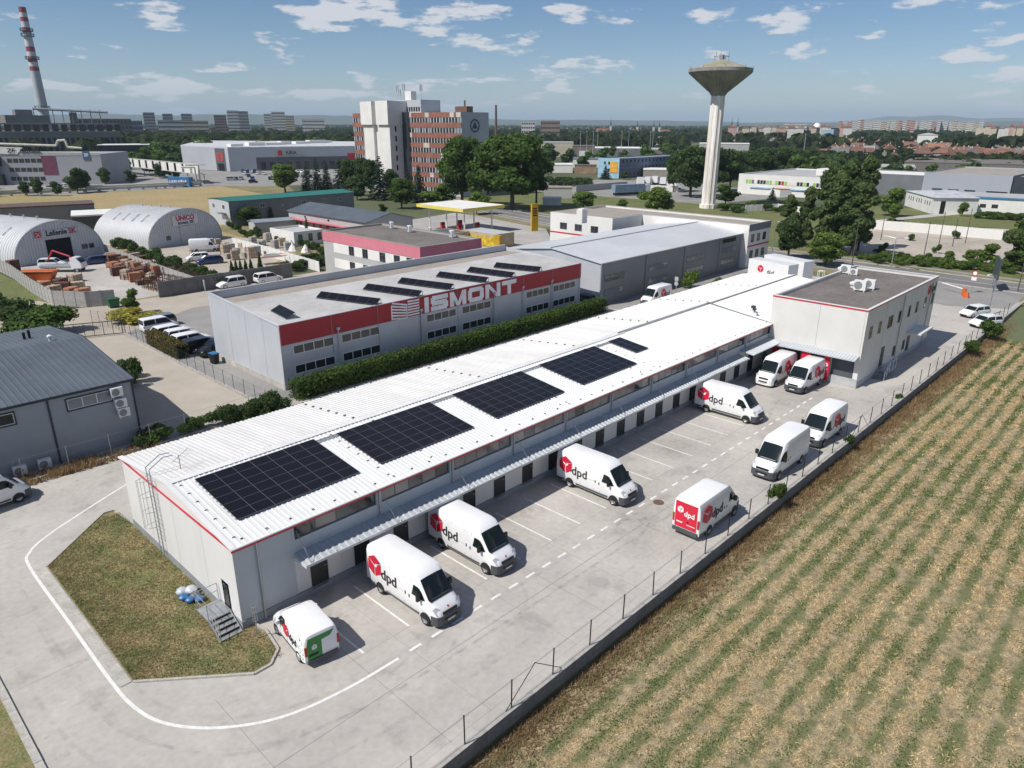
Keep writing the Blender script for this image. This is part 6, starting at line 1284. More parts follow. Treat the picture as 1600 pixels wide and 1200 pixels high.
for i in range(9):
    a = 2*PI*i/9+.3; b = MB(); b.tube((9.05*math.cos(a), 9.05*math.sin(a), 39.8), (9.05*math.cos(a), 9.05*math.sin(a), 40.5), .1, 4); b.build('rim_lamp', M_PLINTH, WT)
# ---- tall striped chimney
D = 1000.; pt = AT(34.3, 11, D); pb = AT(72, 197, D); CH_H = float(pt[2]); CX_, CY_ = [(float(pt[i])+float(pb[i]))/2 for i in (0, 1)]
CHM = thing('chimney', 'very tall chimney with red and white stripes towering at the upper left', 'chimney', (CX_, CY_, 0))
def cz(v): return float(AT(34.3+(v-11)*37.7/186, v, D)[2])
def cr(z): return 3.5+(6.0-3.5)*(1-z/CH_H)
M_CHW = mat('chimney_white', (.55, .56, .57), .7, var=.05, scale=.05); M_CHR = mat('chimney_red', (.30, .05, .06), .7, var=.05, scale=.05); M_CHG = mat('chimney_grey', (.42, .44, .46), .7, var=.05, scale=.05)
bands = [(11, 20, 1), (20, 27, 0), (27, 34, 1), (34, 43, 0), (43, 51, 1), (51, 73, 0), (73, 81, 1), (81, 89, 0), (89, 97, 1), (97, 104, 0), (104, 111, 1), (111, 168, 2), (168, 212, 2)]
for v0, v1, c in bands:
    z1 = cz(v0); z0 = max(0, cz(v1)) if v1 < 200 else 0; b = MB(); b.lathe([(cr(z0), z0), (cr(z1), z1)], 28); b.build('stripe_red' if c == 1 else 'stripe_white' if c == 0 else 'shaft', (M_CHW, M_CHR, M_CHG)[c], CHM, smooth=30)
b = MB(); b.lathe([(cr(CH_H), CH_H), (cr(CH_H)-.8, CH_H), (cr(CH_H)-.8, CH_H-4)], 28); b.build('rim', M_CHG, CHM)
for v in (49, 57, 93, 170):
    z = cz(v); r = cr(z); b = MB(); b.lathe([(r, z), (r+2.2, z), (r+2.2, z+.4), (r, z+.4)], 24)
    for i in range(16): a = 2*PI*i/16; b.tube(((r+2.1)*math.cos(a), (r+2.1)*math.sin(a), z), ((r+2.1)*math.cos(a), (r+2.1)*math.sin(a), z+3.0), .22, 4)
    b.lathe([(r+2, z+2.6), (r+2.25, z+2.6), (r+2.25, z+3.0), (r+2, z+3.0)], 24); b.build('platform', M_DSTEEL, CHM)
# ---- far blocks built from their place in the landscape
def far_block(name, lab, cat, u0, u1, v_top, D, depth, wall, roof, group=None, skew=0., rows=0, cols=0, wmat=None, win_h=.5, v_base=None, D1=None, plain=False, hipped=None, z0=0.):
    """box whose long face spans columns u0..u1 at distance D (D1 at the right end) and whose top is seen at v_top"""
    a = AT(u0, 190, D); c = AT(u1, 190, D1 or D); H = float(AT((u0+u1)/2, v_top, (D+(D1 or D))/2)[2]); L = math.hypot(c[0]-a[0], c[1]-a[1]); ang = math.atan2(c[1]-a[1], c[0]-a[0])
    T = thing(name, lab, cat, (a[0], a[1], 0), ang, group); b = MB(); b.box(0, L, 0, depth, z0, H); b.build('wall', wall, T)
    if hipped:
        b = MB(); e = min(L, depth)*.45; b.add([(-.4, -.4, H), (L+.4, -.4, H), (L+.4, depth+.4, H), (-.4, depth+.4, H), (e, depth/2, H+hipped), (L-e, depth/2, H+hipped)], [(0, 1, 5, 4), (1, 2, 5), (2, 3, 4, 5), (3, 0, 4)]); b.build('roof', roof, T)
    else:
        b = MB(); b.box(-.15, L+.15, -.15, depth+.15, H, H+.35); b.build('roof', roof, T)
    if rows:
        fh = H/rows
        for r in range(rows):
            b = MB()
            for k in range(cols):
                x = L*(k+.5)/cols; b.box(x-L/cols*.34, x+L/cols*.34, -.08, -.002, r*fh+fh*(.5-win_h/2), r*fh+fh*(.5+win_h/2))
            b.build('window_row', wmat or M_GLASS, T)
    T['_L'] = L; T['_H'] = H
    return T
def VB(nm, lab, cat, u0, u1, vt, vb, depth, w_, r_, **k):
    p = G((u0+u1)/2, vb); return far_block(nm, lab, cat, u0, u1, vt, math.hypot(p[0]-CO[0], p[1]-CO[1]), depth, w_, r_, **k)
# building with slanted parapet (ZF) left
ZFa = math.atan2(16, 41)
ZF = thing('factory_office', 'grey violet factory office with maroon panel and rooftop letters at the left', 'factory')
p0 = G(5, 289); p1 = G(165, 288); M_ZW = mat('zf_grey', (.34, .335, .36), .6, var=.04, scale=.1); ZL = math.hypot(p1[0]-p0[0], p1[1]-p0[1]); ZF.location = (p0[0], p0[1], 0); ZF.rotation_euler = (0, 0, math.atan2(p1[1]-p0[1], p1[0]-p0[0])); ZH = float(AT(100, 236, math.hypot(p0[0]-CO[0], p0[1]-CO[1])*1.02)[2])
b = MB(); b.box(-30, ZL, 0, 30, 0, ZH-.6); b.build('wall', M_ZW, ZF); b = MB(); b.add([(-30, -.1, ZH-1.2), (ZL, -.1, ZH-1.2), (ZL, -.1, ZH-.2), (-30, -.1, ZH+.9), (-30, 3, ZH+.9), (ZL, 3, ZH-.2)], [(0, 1, 2, 3), (3, 2, 5, 4)]); b.build('parapet', M_GW, ZF)
b = MB(); b.box(ZL*.42, ZL*.56, -.12, 0, 4.0, ZH-1.4); b.build('maroon_panel', mat('maroon', (.17, .05, .09), .6), ZF)
for r in range(3):
    for c in range(6): window(ZF, ZL*.09+c*2.3, 0, 1.6+r*3.6, 0, 2.0, 1.7, 2, t=.12, gm=M_GLASS)
b = MB(); b.box(-12, ZL*.04, -2.5, 0, 0, 4.2); b.box(-12, ZL*.035, -2.4, 0, 7.5, ZH-1.6); b.build('dark_glass_bay', M_GLASS, ZF); b = MB(); b.box(-12, -.5, -2.2, -.1, 4.2, 7.5); b.build('red_bay', mat('maroon', (.17, .05, .09)), ZF)
b = MB(); b.add([(-6, -.3, ZH-.4), (ZL*.20, -.3, ZH-.6), (ZL*.27, -.3, ZH+2.0), (-6, -.3, ZH+2.6)], [(0, 1, 2, 3)]); b.build('sign_wedge', M_DW, ZF)
text('ZF', M_LET, (ZL*.155, -.5, ZH+.75), 0, 2.2, ZF, bold=.05, scx=1.3); text('Slovakia', M_LET, (ZL*.335, -.3, ZH+.65), 0, 2.0, ZF, bold=.04, scx=1.2, extrude=.1)
b = MB(); b.box(ZL*.83, ZL*.90, -.2, 0, ZH-3.0, ZH+.6); b.build('emblem_panel', mat('emblem_blue', (.06, .12, .2), .5), ZF); text('ZF', M_WM, (ZL*.865, -.25, ZH-1.0), 0, 1.6, ZF, bold=.04)
b = MB()
pp = [(-2, 4, ZH+3.4), (22, 4, ZH+2.6), (23, 4, ZH+4.6), (26, 4, ZH+4.8), (26.5, 4, ZH+2.0), (32, 4, ZH+1.6)]
for i in range(len(pp)-1): b.tube(pp[i], pp[i+1], .45, 8)
b.build('roof_duct', mat('duct_cream', (.55, .52, .45), .5), ZF)
VB('dark_hall', 'dark hall with thin white roof line behind the grey violet factory', 'industrial hall', 145, 243, 227, 251, 30, mat('hall_black', (.025, .03, .035), .6), M_DW)
# pipe bridge with white panels, and the long ground pipes
PBt = thing('pipe_bridge', 'elevated white panelled conveyor bridge running from factory to road', 'bridge')
a = G(166, 268); c = G(316, 287); a[2] = 0; c[2] = 0; d = Vector(c-a); L = d.length; d.normalize(); PBt.location = tuple(a); PBt.rotation_euler = (0, 0, math.atan2(d.y, d.x)); h0, h1 = 4.0, 7.6
b = MB(); b.box(0, L, 0, 2.4, h0-.3, h0-.02); b.box(0, L, 0, 2.4, h1, h1+.2); b.build('deck', M_GW, PBt)
pnl = MB(); pnl.add([(0, 0, h0), (L/14*.72, 0, h0), (L/14*.72, 0, h1), (0, 0, h1), (0, .1, h0), (L/14*.72, .1, h0), (L/14*.72, .1, h1), (0, .1, h1)], [(0, 1, 2, 3), (7, 6, 5, 4), (0, 4, 5, 1), (3, 2, 6, 7), (0, 3, 7, 4), (1, 5, 6, 2)]); pnl = pnl.mesh('white_panel', M_DW)
for i in range(14): put('white_panel', pnl, PBt, (i*L/14+.2, 0, 0))
for i in range(0, 15, 2):
    b = MB(); b.tube((i*L/14, 1.2, 0), (i*L/14, 1.2, h0-.3), .25, 6); b.build('support', M_GW, PBt)
M_PIPE = mat('pipe_insulation', (.52, .50, .45), .6, var=.06, scale=.5)
PP = thing('heating_pipe', 'long pair of pale heating pipes along the hay field with an upright loop', 'pipe')
pts = [G(-40, 312), G(0, 307), G(120, 301), G(240, 295), G(314, 291)]; b = MB()
for o_, z in ((0, .9), (.0, 1.9)):
    for i in range(len(pts)-1): b.tube((pts[i][0]+o_, pts[i][1], z), (pts[i+1][0]+o_, pts[i+1][1], z), .42, 8)
q = pts[-1]
for k, zt in ((0, 8.5), (1.6, 7.6)):
    b.tube((q[0]-k, q[1], .9), (q[0]-k, q[1], zt), .40, 8); b.tube((q[0]-k, q[1], zt), (q[0]-k-4, q[1]+3, zt), .40, 8)
b.build('pipe_run', M_PIPE, PP)
sm_ = MB(); sm_.box(-.3, .3, -.7, .7, 0, 1.3); sm_ = sm_.mesh('pipe_support', M_CONC)
for i in range(22):
    t = i/21*4; k = min(3, int(t)); f = t-k; p = pts[k]*(1-f)+pts[k+1]*f; put('pipe_support', sm_, PP, (p[0], p[1], -.3))
b = MB(); b.box(0, 9, 0, 3.2, 0, 3.8); o = b.build('blue_kiosk', mat('kiosk_blue', (.04, .17, .36), .5), loc=(*G(264, 292)[:2], 0), rz=-.9); tag(o, 'blue container kiosk with white lettering by the heating pipes', 'container'); b = MB()
for i in range(8): b.box(.6+i*.95, .6+i*.95+.25+.2*(i % 3), -.05, -.01, 1.5+.1*(i % 2), 2.7)
b.box(.5, 8.2, -.05, -.01, .6, .9); b.build('lettering', M_WM, o, kind='stuff')
# long mall with grey storefronts
ML = thing('retail_mall', 'long grey retail hall with red shop emblem beyond the car park', 'shopping hall'); MH = 12.0
ma, mb_, mc = G(287, 262), G(360, 268), G(572, 263); M_ML = mat('mall_pale', (.42, .43, .46), .5, var=.05, scale=.05); M_MD = mat('mall_dark', (.10, .105, .12), .5, var=.05, scale=.05)
b = MB(); b.prism([tuple(ma[:2]), tuple(mb_[:2]), tuple(mc[:2]), (mc[0]+60, mc[1]+90), (ma[0]+60, ma[1]+110)], 0, MH); b.build('wall', M_ML, ML)
b = MB(); b.prism([tuple(ma[:2]), tuple(mb_[:2]), tuple(mc[:2]), (mc[0]+60, mc[1]+90), (ma[0]+60, ma[1]+110)], MH, MH+.5); b.build('roof', mat('mall_roof', (.55, .56, .58), .6), ML)
dv = Vector((mc-mb_)[:2]); Lm = dv.length; ang = math.atan2(dv.y, dv.x)
b = MB(); b.box(14, Lm, -.15, -.01, 0, 7.0); o = b.build('dark_storefront', M_MD, ML, (mb_[0], mb_[1], 0), ang)
b = MB(); 
for i in range(12): b.box(16+i*(Lm-18)/12, 16+(i+.55)*(Lm-18)/12, -.25, -.16, .5, 4.5)
b.build('shop_window', M_GLASS, ML, (mb_[0], mb_[1], 0), ang)
dv2 = Vector((mb_-ma)[:2]); L2 = dv2.length; ang2 = math.atan2(dv2.y, dv2.x)
b = MB(); b.box(L2*.74, L2*.93, -.2, -.02, 0, MH-.3); b.build('entrance_tower', M_MD, ML, (ma[0], ma[1], 0), ang2); b = MB(); b.box(L2*.77, L2*.90, -.35, -.22, 5.2, 9.4); sg = b.build('red_emblem', mat('emblem_red', (.42, .07, .06), .5), ML, (ma[0], ma[1], 0), ang2); text('B', M_MD, (L2*.835, -.4, 7.2), 0, 4.2, sg, bold=.1)
b = MB(); b.box(L2*.78, L2*.90, -.35, -.22, 0, 3.8); b.build('entrance_void', M_BLACK, ML, (ma[0], ma[1], 0), ang2)
b = MB(); b.box(Lm*.32, Lm*.52, -.25, -.12, 7.6, 10.8); sg = b.build('sign_board', M_GW, ML, (mb_[0], mb_[1], 0), ang); b = MB(); b.box(Lm*.345, Lm*.375, -.35, -.26, 7.9, 10.5); b.build('sign_mark', M_RED, sg); text('KIKA', M_LET, (Lm*.44, -.3, 9.2), 0, 2.6, sg, bold=.05)
b = MB(); b.box(Lm*.86, Lm*.97, -.25, -.12, 5.5, 8.5); b.build('red_sign', M_RED, ML, (mb_[0], mb_[1], 0), ang)
for i in range(7): b = MB(); b.box(0, 7+i % 3*3, 0, 5, 0, 1.3+.5*(i % 2)); b.build('roof_unit', M_DW, ML, (mb_[0]+6+i*14, mb_[1]+8+i*7, MH+.5))
# cars of the mall car park: far, still one by one
rc = random.Random(9); CMATS = [M_CW, M_CW, M_CS, M_CB, M_CG, M_CW, M_CBL]; nm_ = ['white', 'white', 'silver', 'black', 'grey', 'white', 'blue']
for i in range(34):
    u = rc.uniform(366, 500); v = rc.choice((270, 273, 277, 281))+rc.uniform(-.5, .5)
    if 425 < u < 468 and v > 272: continue
    k = rc.randrange(7); p = G(u, v); car(rc.choice(('hatch', 'estate', 'suv')), CMATS[k], nm_[k]+' car in the car park before the retail hall', p[0], p[1], 60+rc.uniform(-3, 3)+180*rc.randrange(2), 'far '+nm_[k]+' cars at the retail hall', lod=1)
for i, (u, v, m, l) in enumerate(((362, 282, M_CS, 'silver car driving past on the road beyond the hay field'), (396, 286, M_CB, 'black car on the road behind the green roofed hall'), (325, 287, M_CG, 'dark car on the road next to the upright pipe loop'))): p = G(u, v); car('suv' if i == 0 else 'hatch', m, l, p[0], p[1], -20, 'cars on the far road', lod=1)
for i in range(14):
    u = rc.uniform(80, 140) if i < 9 else rc.uniform(170, 245); v = 296-(u-80)*.02+rc.uniform(-3, 1) if i < 9 else rc.uniform(274, 280); k = rc.randrange(7); p = G(u, v); car(rc.choice(('hatch', 'estate')), CMATS[k], nm_[k]+' car parked by the grey violet factory', p[0], p[1], rc.uniform(0, 40), 'far '+nm_[k]+' cars at the factory', lod=1)
# ---- right side mid distance
BL = box_bld('blue_building', 'three storey blue building with pale blue end and orange billboard', 'building', 281, 336, 179.5, 192, 9.2, mat('blue_cladding', (.13, .17, .26), .6, var=.06, scale=.1), M_PLINTH)
b = MB(); b.box(280.9, 281, 179.4, 192, 0, 9.2); b.build('pale_blue_end', mat('blue_pale', (.30, .48, .60), .6), BL); b = MB(); b.box(280.7, 280.88, 180.2, 184.6, 2.6, 7.6); b.build('billboard_orange', mat('sign_orange', (.70, .36, .04), .5), BL)
for r in range(3):
    for c in range(16): window(BL, 283.5+c*3.25, 179.5, 1.2+r*2.9, 0, 1.1, 1.4, 1, t=.1)
for y, z in ((188.5, 6.2), (186, 3.0), (186, 6.2)): window(BL, 280.9, y, z, -PI/2, 1.2, 1.4, 1, t=.1)
GWB = box_bld('white_hall_coloured_windows', 'white hall with a strip of green, red and white window panels', 'hall', 250, 300, 68, 102, 7.1, M_DW, M_GW, trim=M_WM)
cl = [mat('panel_lime', (.30, .55, .12), .5), M_GLASS, M_DW, M_RED, mat('panel_lime', (.3, .5, .1)), M_GLASS, M_GLASSL]
for i in range(26): b = MB(); b.box(249.9, 249.98, 99.0-i*1.15-.9, 99.0-i*1.15, 3.9, 5.2); b.build('window_panel', cl[(i*3+i//5) % 7] if i % 2 == 0 else cl[(0, 2, 1)[i//2 % 3]], GWB)
b = MB(); b.box(249.6, 250, 68, 97, 2.3, 2.7); b.build('blue_band', mat('blue_pale', (.3, .48, .6)), GWB); b = MB(); b.box(262, 270, 70, 78, 7.1, 9.4); b.build('roof_house', M_DW, GWB)
box_bld('red_roof_pavilion', 'small pavilion with terracotta roof behind the young trees', 'pavilion', 0, 12, 0, 8, 2.4, M_DW, mat('roof_terracotta', (.38, .12, .06), .8, var=.12, scale=.5), par=-.3, org=G(1218, 308)[:2], rz=-.6)
BH = box_bld('big_grey_hall', 'large pale grey warehouse with loading doors at the right', 'industrial hall', 277, 330, 19.5, 46, 9.0, mat('hall_palegrey', (.36, .385, .43), .5, var=.04, scale=.05), M_GRAVEL)
for y in (42.5, 37.5, 32.5, 26.0, 21.0+2.2): b = MB(); b.box(276.9, 276.98, y-2.8, y, 1.6, 3.2); b.box(276.8, 276.9, y-3.0, y+.2, 3.5, 3.8); b.build('loading_door', M_GLASS, BH)
box_bld('black_hall', 'black clad hall at the right picture edge', 'industrial hall', 277, 330, -30, 19.2, 8.8, mat('hall_black2', (.035, .045, .055), .55), M_PLINTH)
VB('dark_roof_hall', 'broad hall with brown grey roof behind the pale warehouse', 'industrial hall', 1425, 1640, 256, 272, 60, mat('hall_taupe', (.16, .145, .135), .7), mat('roof_taupe', (.17, .155, .14), .9, var=.1, scale=.05))
VB('wedge_hall', 'grey hall with slanting front left of the pale warehouse', 'industrial hall', 1358, 1444, 262, 278, 30, M_CLAD, M_GW)
box_bld('dark_grey_annexe', 'graphite annexe in front of the wedge shaped hall', 'annexe', 285, 312, 46.5, 74, 7.4, M_CLAD2, M_DW)
a, c, e = G(1413, 321), G(1454, 334), G(1525, 335); SW = thing('white_service_building', 'white service building with low grey roof and dark doorway by the park path', 'building')
fpts = [tuple(c[:2]), tuple(e[:2]), (e[0]+14, e[1]+9), tuple(a[:2])]; b = MB(); b.prism(fpts, 0, 4.6); b.build('wall', M_DW, SW)
cxm = sum(p[0] for p in fpts)/4; cym = sum(p[1] for p in fpts)/4; op = [(p[0]+(p[0]-cxm)*.05, p[1]+(p[1]-cym)*.05, 4.6) for p in fpts]; b = MB(); b.add(op+[(cxm-3, cym+2, 6.0), (cxm+3, cym-2, 6.0)], [(0, 1, 5, 4), (1, 2, 5), (2, 3, 4, 5), (3, 0, 4)]); b.build('roof', mat('roof_palegrey', (.48, .50, .53), .5), SW)
d3 = Vector((e-c)[:2]); an3 = math.atan2(d3.y, d3.x); b = MB(); b.box(d3.length*.18, d3.length*.28, -.1, 0, 0, 3.6); b.build('doorway', M_BLACK, SW, (c[0], c[1], 0), an3)
d4 = Vector((c-a)[:2]); an4 = math.atan2(d4.y, d4.x)
for i in range(9): window(SW, a[0]+math.cos(an4)*d4.length*(.12+.085*i+(.05*(i//3))), a[1]+math.sin(an4)*d4.length*(.12+.085*i+.05*(i//3)), 2.2, an4, .55, 1.2, 1, t=.08)
BT = VB('blue_trim_building', 'pale building with bright blue roof edge at the right edge', 'building', 1524, 1680, 312, 337, 16, M_DW, M_GW)
b = MB(); b.box(-.2, BT['_L']+.2, -.25, -.16, BT['_H']-.2, BT['_H']+.3); b.build('blue_trim', mat('trim_blue', (.05, .20, .42), .5), BT)
for x in (5.5, 8.5): window(BT, x, 0, 1.6, 0, 1.6, 1.1, 3, t=.08)
b = MB(); b.box(0, 4.2, -.06, -.01, 0, BT['_H']-.25); b.build('grey_panel', M_GW, BT)
# assorted far sheds between the blue building and the belt of trees
M_BROWN = mat('wall_brown', (.20, .17, .15), .8); M_CREAM = mat('wall_cream', (.52, .47, .38), .8)
M_BRR = mat('roof_brownsheet', (.14, .12, .11), .8)
fs = [('brown_hall', 'brown hall with pale sign board beyond the big tree', 896, 931, 229, 252, M_BROWN, M_BRR, 30), ('cream_flat_hall', 'cream topped hall behind the big deciduous tree', 846, 897, 223, 246, M_CREAM, M_GW, 30), ('long_white_roof_hall', 'long hall with bright white roof edge above the blue building', 922, 1018, 232, 244, M_CLAD2, M_DW, 40), ('grey_roof_hall', 'low hall with grey roof beside the water tower wood', 1018, 1062, 234, 244, M_BROWN, M_CLAD, 40), ('low_grey_shed', 'low grey roofed shed left of the blue building', 897, 938, 249, 262, M_DW, M_CLAD2, 26), ('long_white_shed', 'long white shed before the shrubs left of the blue building', 857, 897, 258, 270, M_DW, M_DW, 16), ('ochre_store', 'small ochre walled store beside the pale blue end wall', 900, 935, 259, 272, mat('wall_ochre', (.33, .23, .15), .8, var=.2, scale=.3), M_BRR, 8), ('pale_low_hall', 'pale low hall right of the blue building behind the vans', 1010, 1052, 266, 279, M_GRAVEL, M_DW, 16), ('cream_school', 'cream block with window rows beyond the hall roofs', 973, 1008, 216, 226, M_CREAM, M_GW, 14), ('white_villa', 'white villa cluster behind the trees left of the water tower', 1027, 1048, 214, 226, M_DW, M_GW, 14), ('grey_villa', 'grey flat block beside the white villa', 1050, 1067, 217, 227, M_GW, M_GW, 14), ('trailer_shed', 'grey trailer shed with red lettering beyond the pylon', 852, 897, 294, 310, M_GW, M_GRAVEL, 6), ('white_store', 'white low store under the trailer shed', 850, 880, 311, 321, M_DW, M_DW, 5)]
for nm, lab, u0, u1, vt, vb, w_, r_, dp in fs:
    T = VB(nm, lab, 'building', u0, u1, vt, vb, dp, w_, r_, rows=3 if 'block with' in lab else 0, cols=9)
    if nm == 'brown_hall': b = MB(); b.box(T['_L']*.3, T['_L']*.8, -.2, -.05, 3.4, 7.0); b.build('sign_board', M_DW, T)
    if nm == 'trailer_shed': text('RAVELO', M_RED, (T['_L']*.45, -.1, 2.6), 0, 1.6, T, bold=.03) if False else None
FT = thing('curtain_trailer', 'blue grey curtain side trailer parked behind the wall', 'trailer', (*G(961, 307)[:2], 0), -.35); b = MB(); b.box(0, 13, 0, 2.5, 1.2, 4.0); b.build('box', mat('trailer_blue', (.22, .30, .38), .6), FT); b = MB(); b.box(.5, 12, .4, 2.1, .3, 1.2); b.build('chassis', M_BLACK, FT); b = MB(); b.box(13.3, 15.5, 0, 2.5, .8, 3.8); b.build('tractor_cab', M_CW, FT)
for i, (u, v) in enumerate(((1000, 290), (1012, 289), (1024, 288), (1036, 290), (1046, 293), (1056, 296), (1390, 291), (1400, 292), (1375, 292))):
    p = G(u, v); T = thing('white_truck', 'white box truck parked '+('in the row right of the blue building' if i < 6 else 'in front of the graphite annexe'), 'truck', (p[0], p[1], 0), rc.uniform(.4, .9), 'white trucks '+('by the blue building' if i < 6 else 'by the annexe')); b = MB(); b.box(-3, 2, -1.2, 1.2, .9, 3.4); b.build('box', M_CW, T); b = MB(); b.box(2.1, 3.8, -1.1, 1.1, .6, 2.6); b.build('cab', M_CW, T); b = MB(); b.box(-2.8, 3.4, -1, 1, .3, .9); b.build('chassis', M_BLACK, T)
# ---- industrial complex under the chimney
M_IND = mat('industry_taupe', (.21, .195, .18), .8, var=.1, scale=.05)
IC = far_block('factory_complex', 'long low dark factory complex at the foot of the striped chimney', 'factory', -20, 185, 206, 640, 60, M_IND, mat('industry_band', (.26, .24, .21), .8), rows=0)
b = MB()
for i in range(14): b.box(3+i*IC['_L']/14, 3+(i+.66)*IC['_L']/14, 6, 7, IC['_H']+.4, IC['_H']+5.0)
b.build('roof_lantern', mat('industry_dark', (.04, .04, .045), .7), IC); b = MB(); b.box(0, IC['_L'], 5, 30, IC['_H']+5.0, IC['_H']+6.0); b.build('lantern_roof', MATS['industry_band'], IC)
b = MB()
for i in range(22): b.box(4+i*IC['_L']/22, 4+(i+.6)*IC['_L']/22, -.2, -.02, 2, IC['_H']-4)
b.build('wall_window', MATS['industry_dark'], IC)
HD = thing('hopper_structure', 'dark hopper and conveyor frame left of the chimney', 'industrial plant', (*AT(20, 190, 850)[:2], 0)); b = MB()
b.box(0, 26, 0, 14, 0, 22); b.box(-6, 30, -2, 16, 22, 31); b.box(4, 18, 2, 12, 31, 36); b.build('tower', M_IND, HD); b = MB(); b.tube((20, 6, 37), (75, -26, 34), 1.2, 6)
for i in range(8): b.tube((20+7*i, 6-4*i, 36.5), (20+7*i, 6-4*i, 20), .4, 4)
b.build('conveyor', M_CLAD2, HD)

VB('slatted_store', 'long low store with brown slatted parapet behind the left hangar', 'building', -60, 122, 325, 352, 10, M_CLAD2, mat('slat_brown', (.13, .085, .07), .8, var=.15, scale=.8))
VB('white_roof_store', 'dark walled store with white flat roof between the two hangars', 'building', 82, 150, 339, 361, 12, mat('store_dark', (.06, .075, .07), .7), M_DW)
# ================================================================ vegetation
def quads_mesh(name, P, Nn, size, m, tri=False):
    """P centres, Nn normals: one small leaf face each"""
    n = len(P); r = NR.normal(size=(n, 3)); t1 = np.cross(Nn, r); t1 /= np.linalg.norm(t1, axis=1)[:, None]+1e-9; t2 = np.cross(Nn, t1); t2 /= np.linalg.norm(t2, axis=1)[:, None]+1e-9
    s = size[:, None] if isinstance(size, np.ndarray) else size
    c = [P-t1*s*.5-t2*s*.35, P+t1*s*.45-t2*s*.45, P+t1*s*.5+t2*s*.38+Nn*s*.12, P-t1*s*.42+t2*s*.45]
    if tri: c = c[:3]
    k = len(c); V = np.stack(c, 1).reshape(-1, 3); me = bpy.data.meshes.new(name); me.vertices.add(n*k); me.vertices.foreach_set('co', V.astype(np.float32).ravel()); me.loops.add(n*k); me.loops.foreach_set('vertex_index', np.arange(n*k, dtype=np.int32)); me.polygons.add(n); me.polygons.foreach_set('loop_start', np.arange(0, n*k, k, dtype=np.int32)); me.materials.append(m); me.update(calc_edges=True); me.validate(); return me
def leafm(name, c1, c2, isl=.35):
    c1 = tuple(x*1.7 for x in c1); c2 = tuple(x*1.65 for x in c2); return mat(name, c1, .75, scale=.35, col2=c2, leaf=True, island=isl, spec=.15, var2=.15, scale2=1.6)
LF_A = leafm('leaf_deciduous', (.075, .120, .028), (.040, .072, .018)); LF_B = leafm('leaf_bright', (.115, .165, .038), (.065, .105, .026)); LF_D = leafm('leaf_dark', (.062, .098, .032), (.036, .060, .023)); LF_S = leafm('leaf_spruce', (.045, .068, .045), (.022, .036, .026)); LF_Y = leafm('leaf_yellow', (.30, .27, .05), (.18, .17, .04))
LF_P = leafm('leaf_poplar', (.092, .13, .046), (.055, .084, .03)); M_BARK = mat('bark', (.10, .08, .06), .95, var=.2, scale=4)
def crown_pts(blobs, n, fill=.5):
    w = np.array([b[3]*b[4]+b[4]*b[5]+b[3]*b[5] for b in blobs]); w /= w.sum(); idx = NR.choice(len(blobs), n, p=w); B = np.array(blobs)[idx]; d = NR.normal(size=(n, 3)); d /= np.linalg.norm(d, axis=1)[:, None]
    r = 1-np.abs(NR.normal(size=n))*.22*(1+fill); r = np.clip(r, .15, 1.12); P = B[:, :3]+d*B[:, 3:6]*r[:, None]; Nn = d+NR.normal(size=(n, 3))*.55; Nn /= np.linalg.norm(Nn, axis=1)[:, None]; return P, Nn
def sub_blobs(R, H0, H1, n, rs_, seed, kind='round'):
    r = random.Random(seed); o = []
    for i in range(n):
        t = r.random(); z = H0+(H1-H0)*t
        if kind == 'round': env = math.sin(PI*min(1, .12+.86*t))**.6
        elif kind == 'poplar': env = math.sin(PI*min(1, .10+.88*t))**.55*(1.05-.25*t)
        else: env = 1-t*.9
        a = r.uniform(0, 2*PI); rad = R*env*math.sqrt(r.random())*.80; s = rs_*r.uniform(.7, 1.3)*(1.0 if kind != 'cone' else max(.25, 1-t)); o.append((rad*math.cos(a), rad*math.sin(a), z, s*r.uniform(.9, 1.25), s*r.uniform(.9, 1.25), s*r.uniform(.65, .95)))
    return o
def trunk_mesh(h, r, seed, limbs=6, m=None, h0=.35, spread=.3):
    b = MB(); rr = random.Random(seed); b.tube((0, 0, -.2), (rr.uniform(-.1, .1), rr.uniform(-.1, .1), h*.45), r, 7, r2=r*.7); b.tube((0, 0, h*.45), (rr.uniform(-.3, .3), rr.uniform(-.3, .3), h*.9), r*.7, 6, r2=r*.2)
    for i in range(limbs):
        z = h*rr.uniform(h0, .75); a = rr.uniform(0, 2*PI); l = h*spread*rr.uniform(.7, 1.1); b.tube((0, 0, z), (l*math.cos(a), l*math.sin(a), z+l*.7), r*.35, 5, r2=r*.08)
    return b.mesh('trunk', m or M_BARK)
PROTO = {}
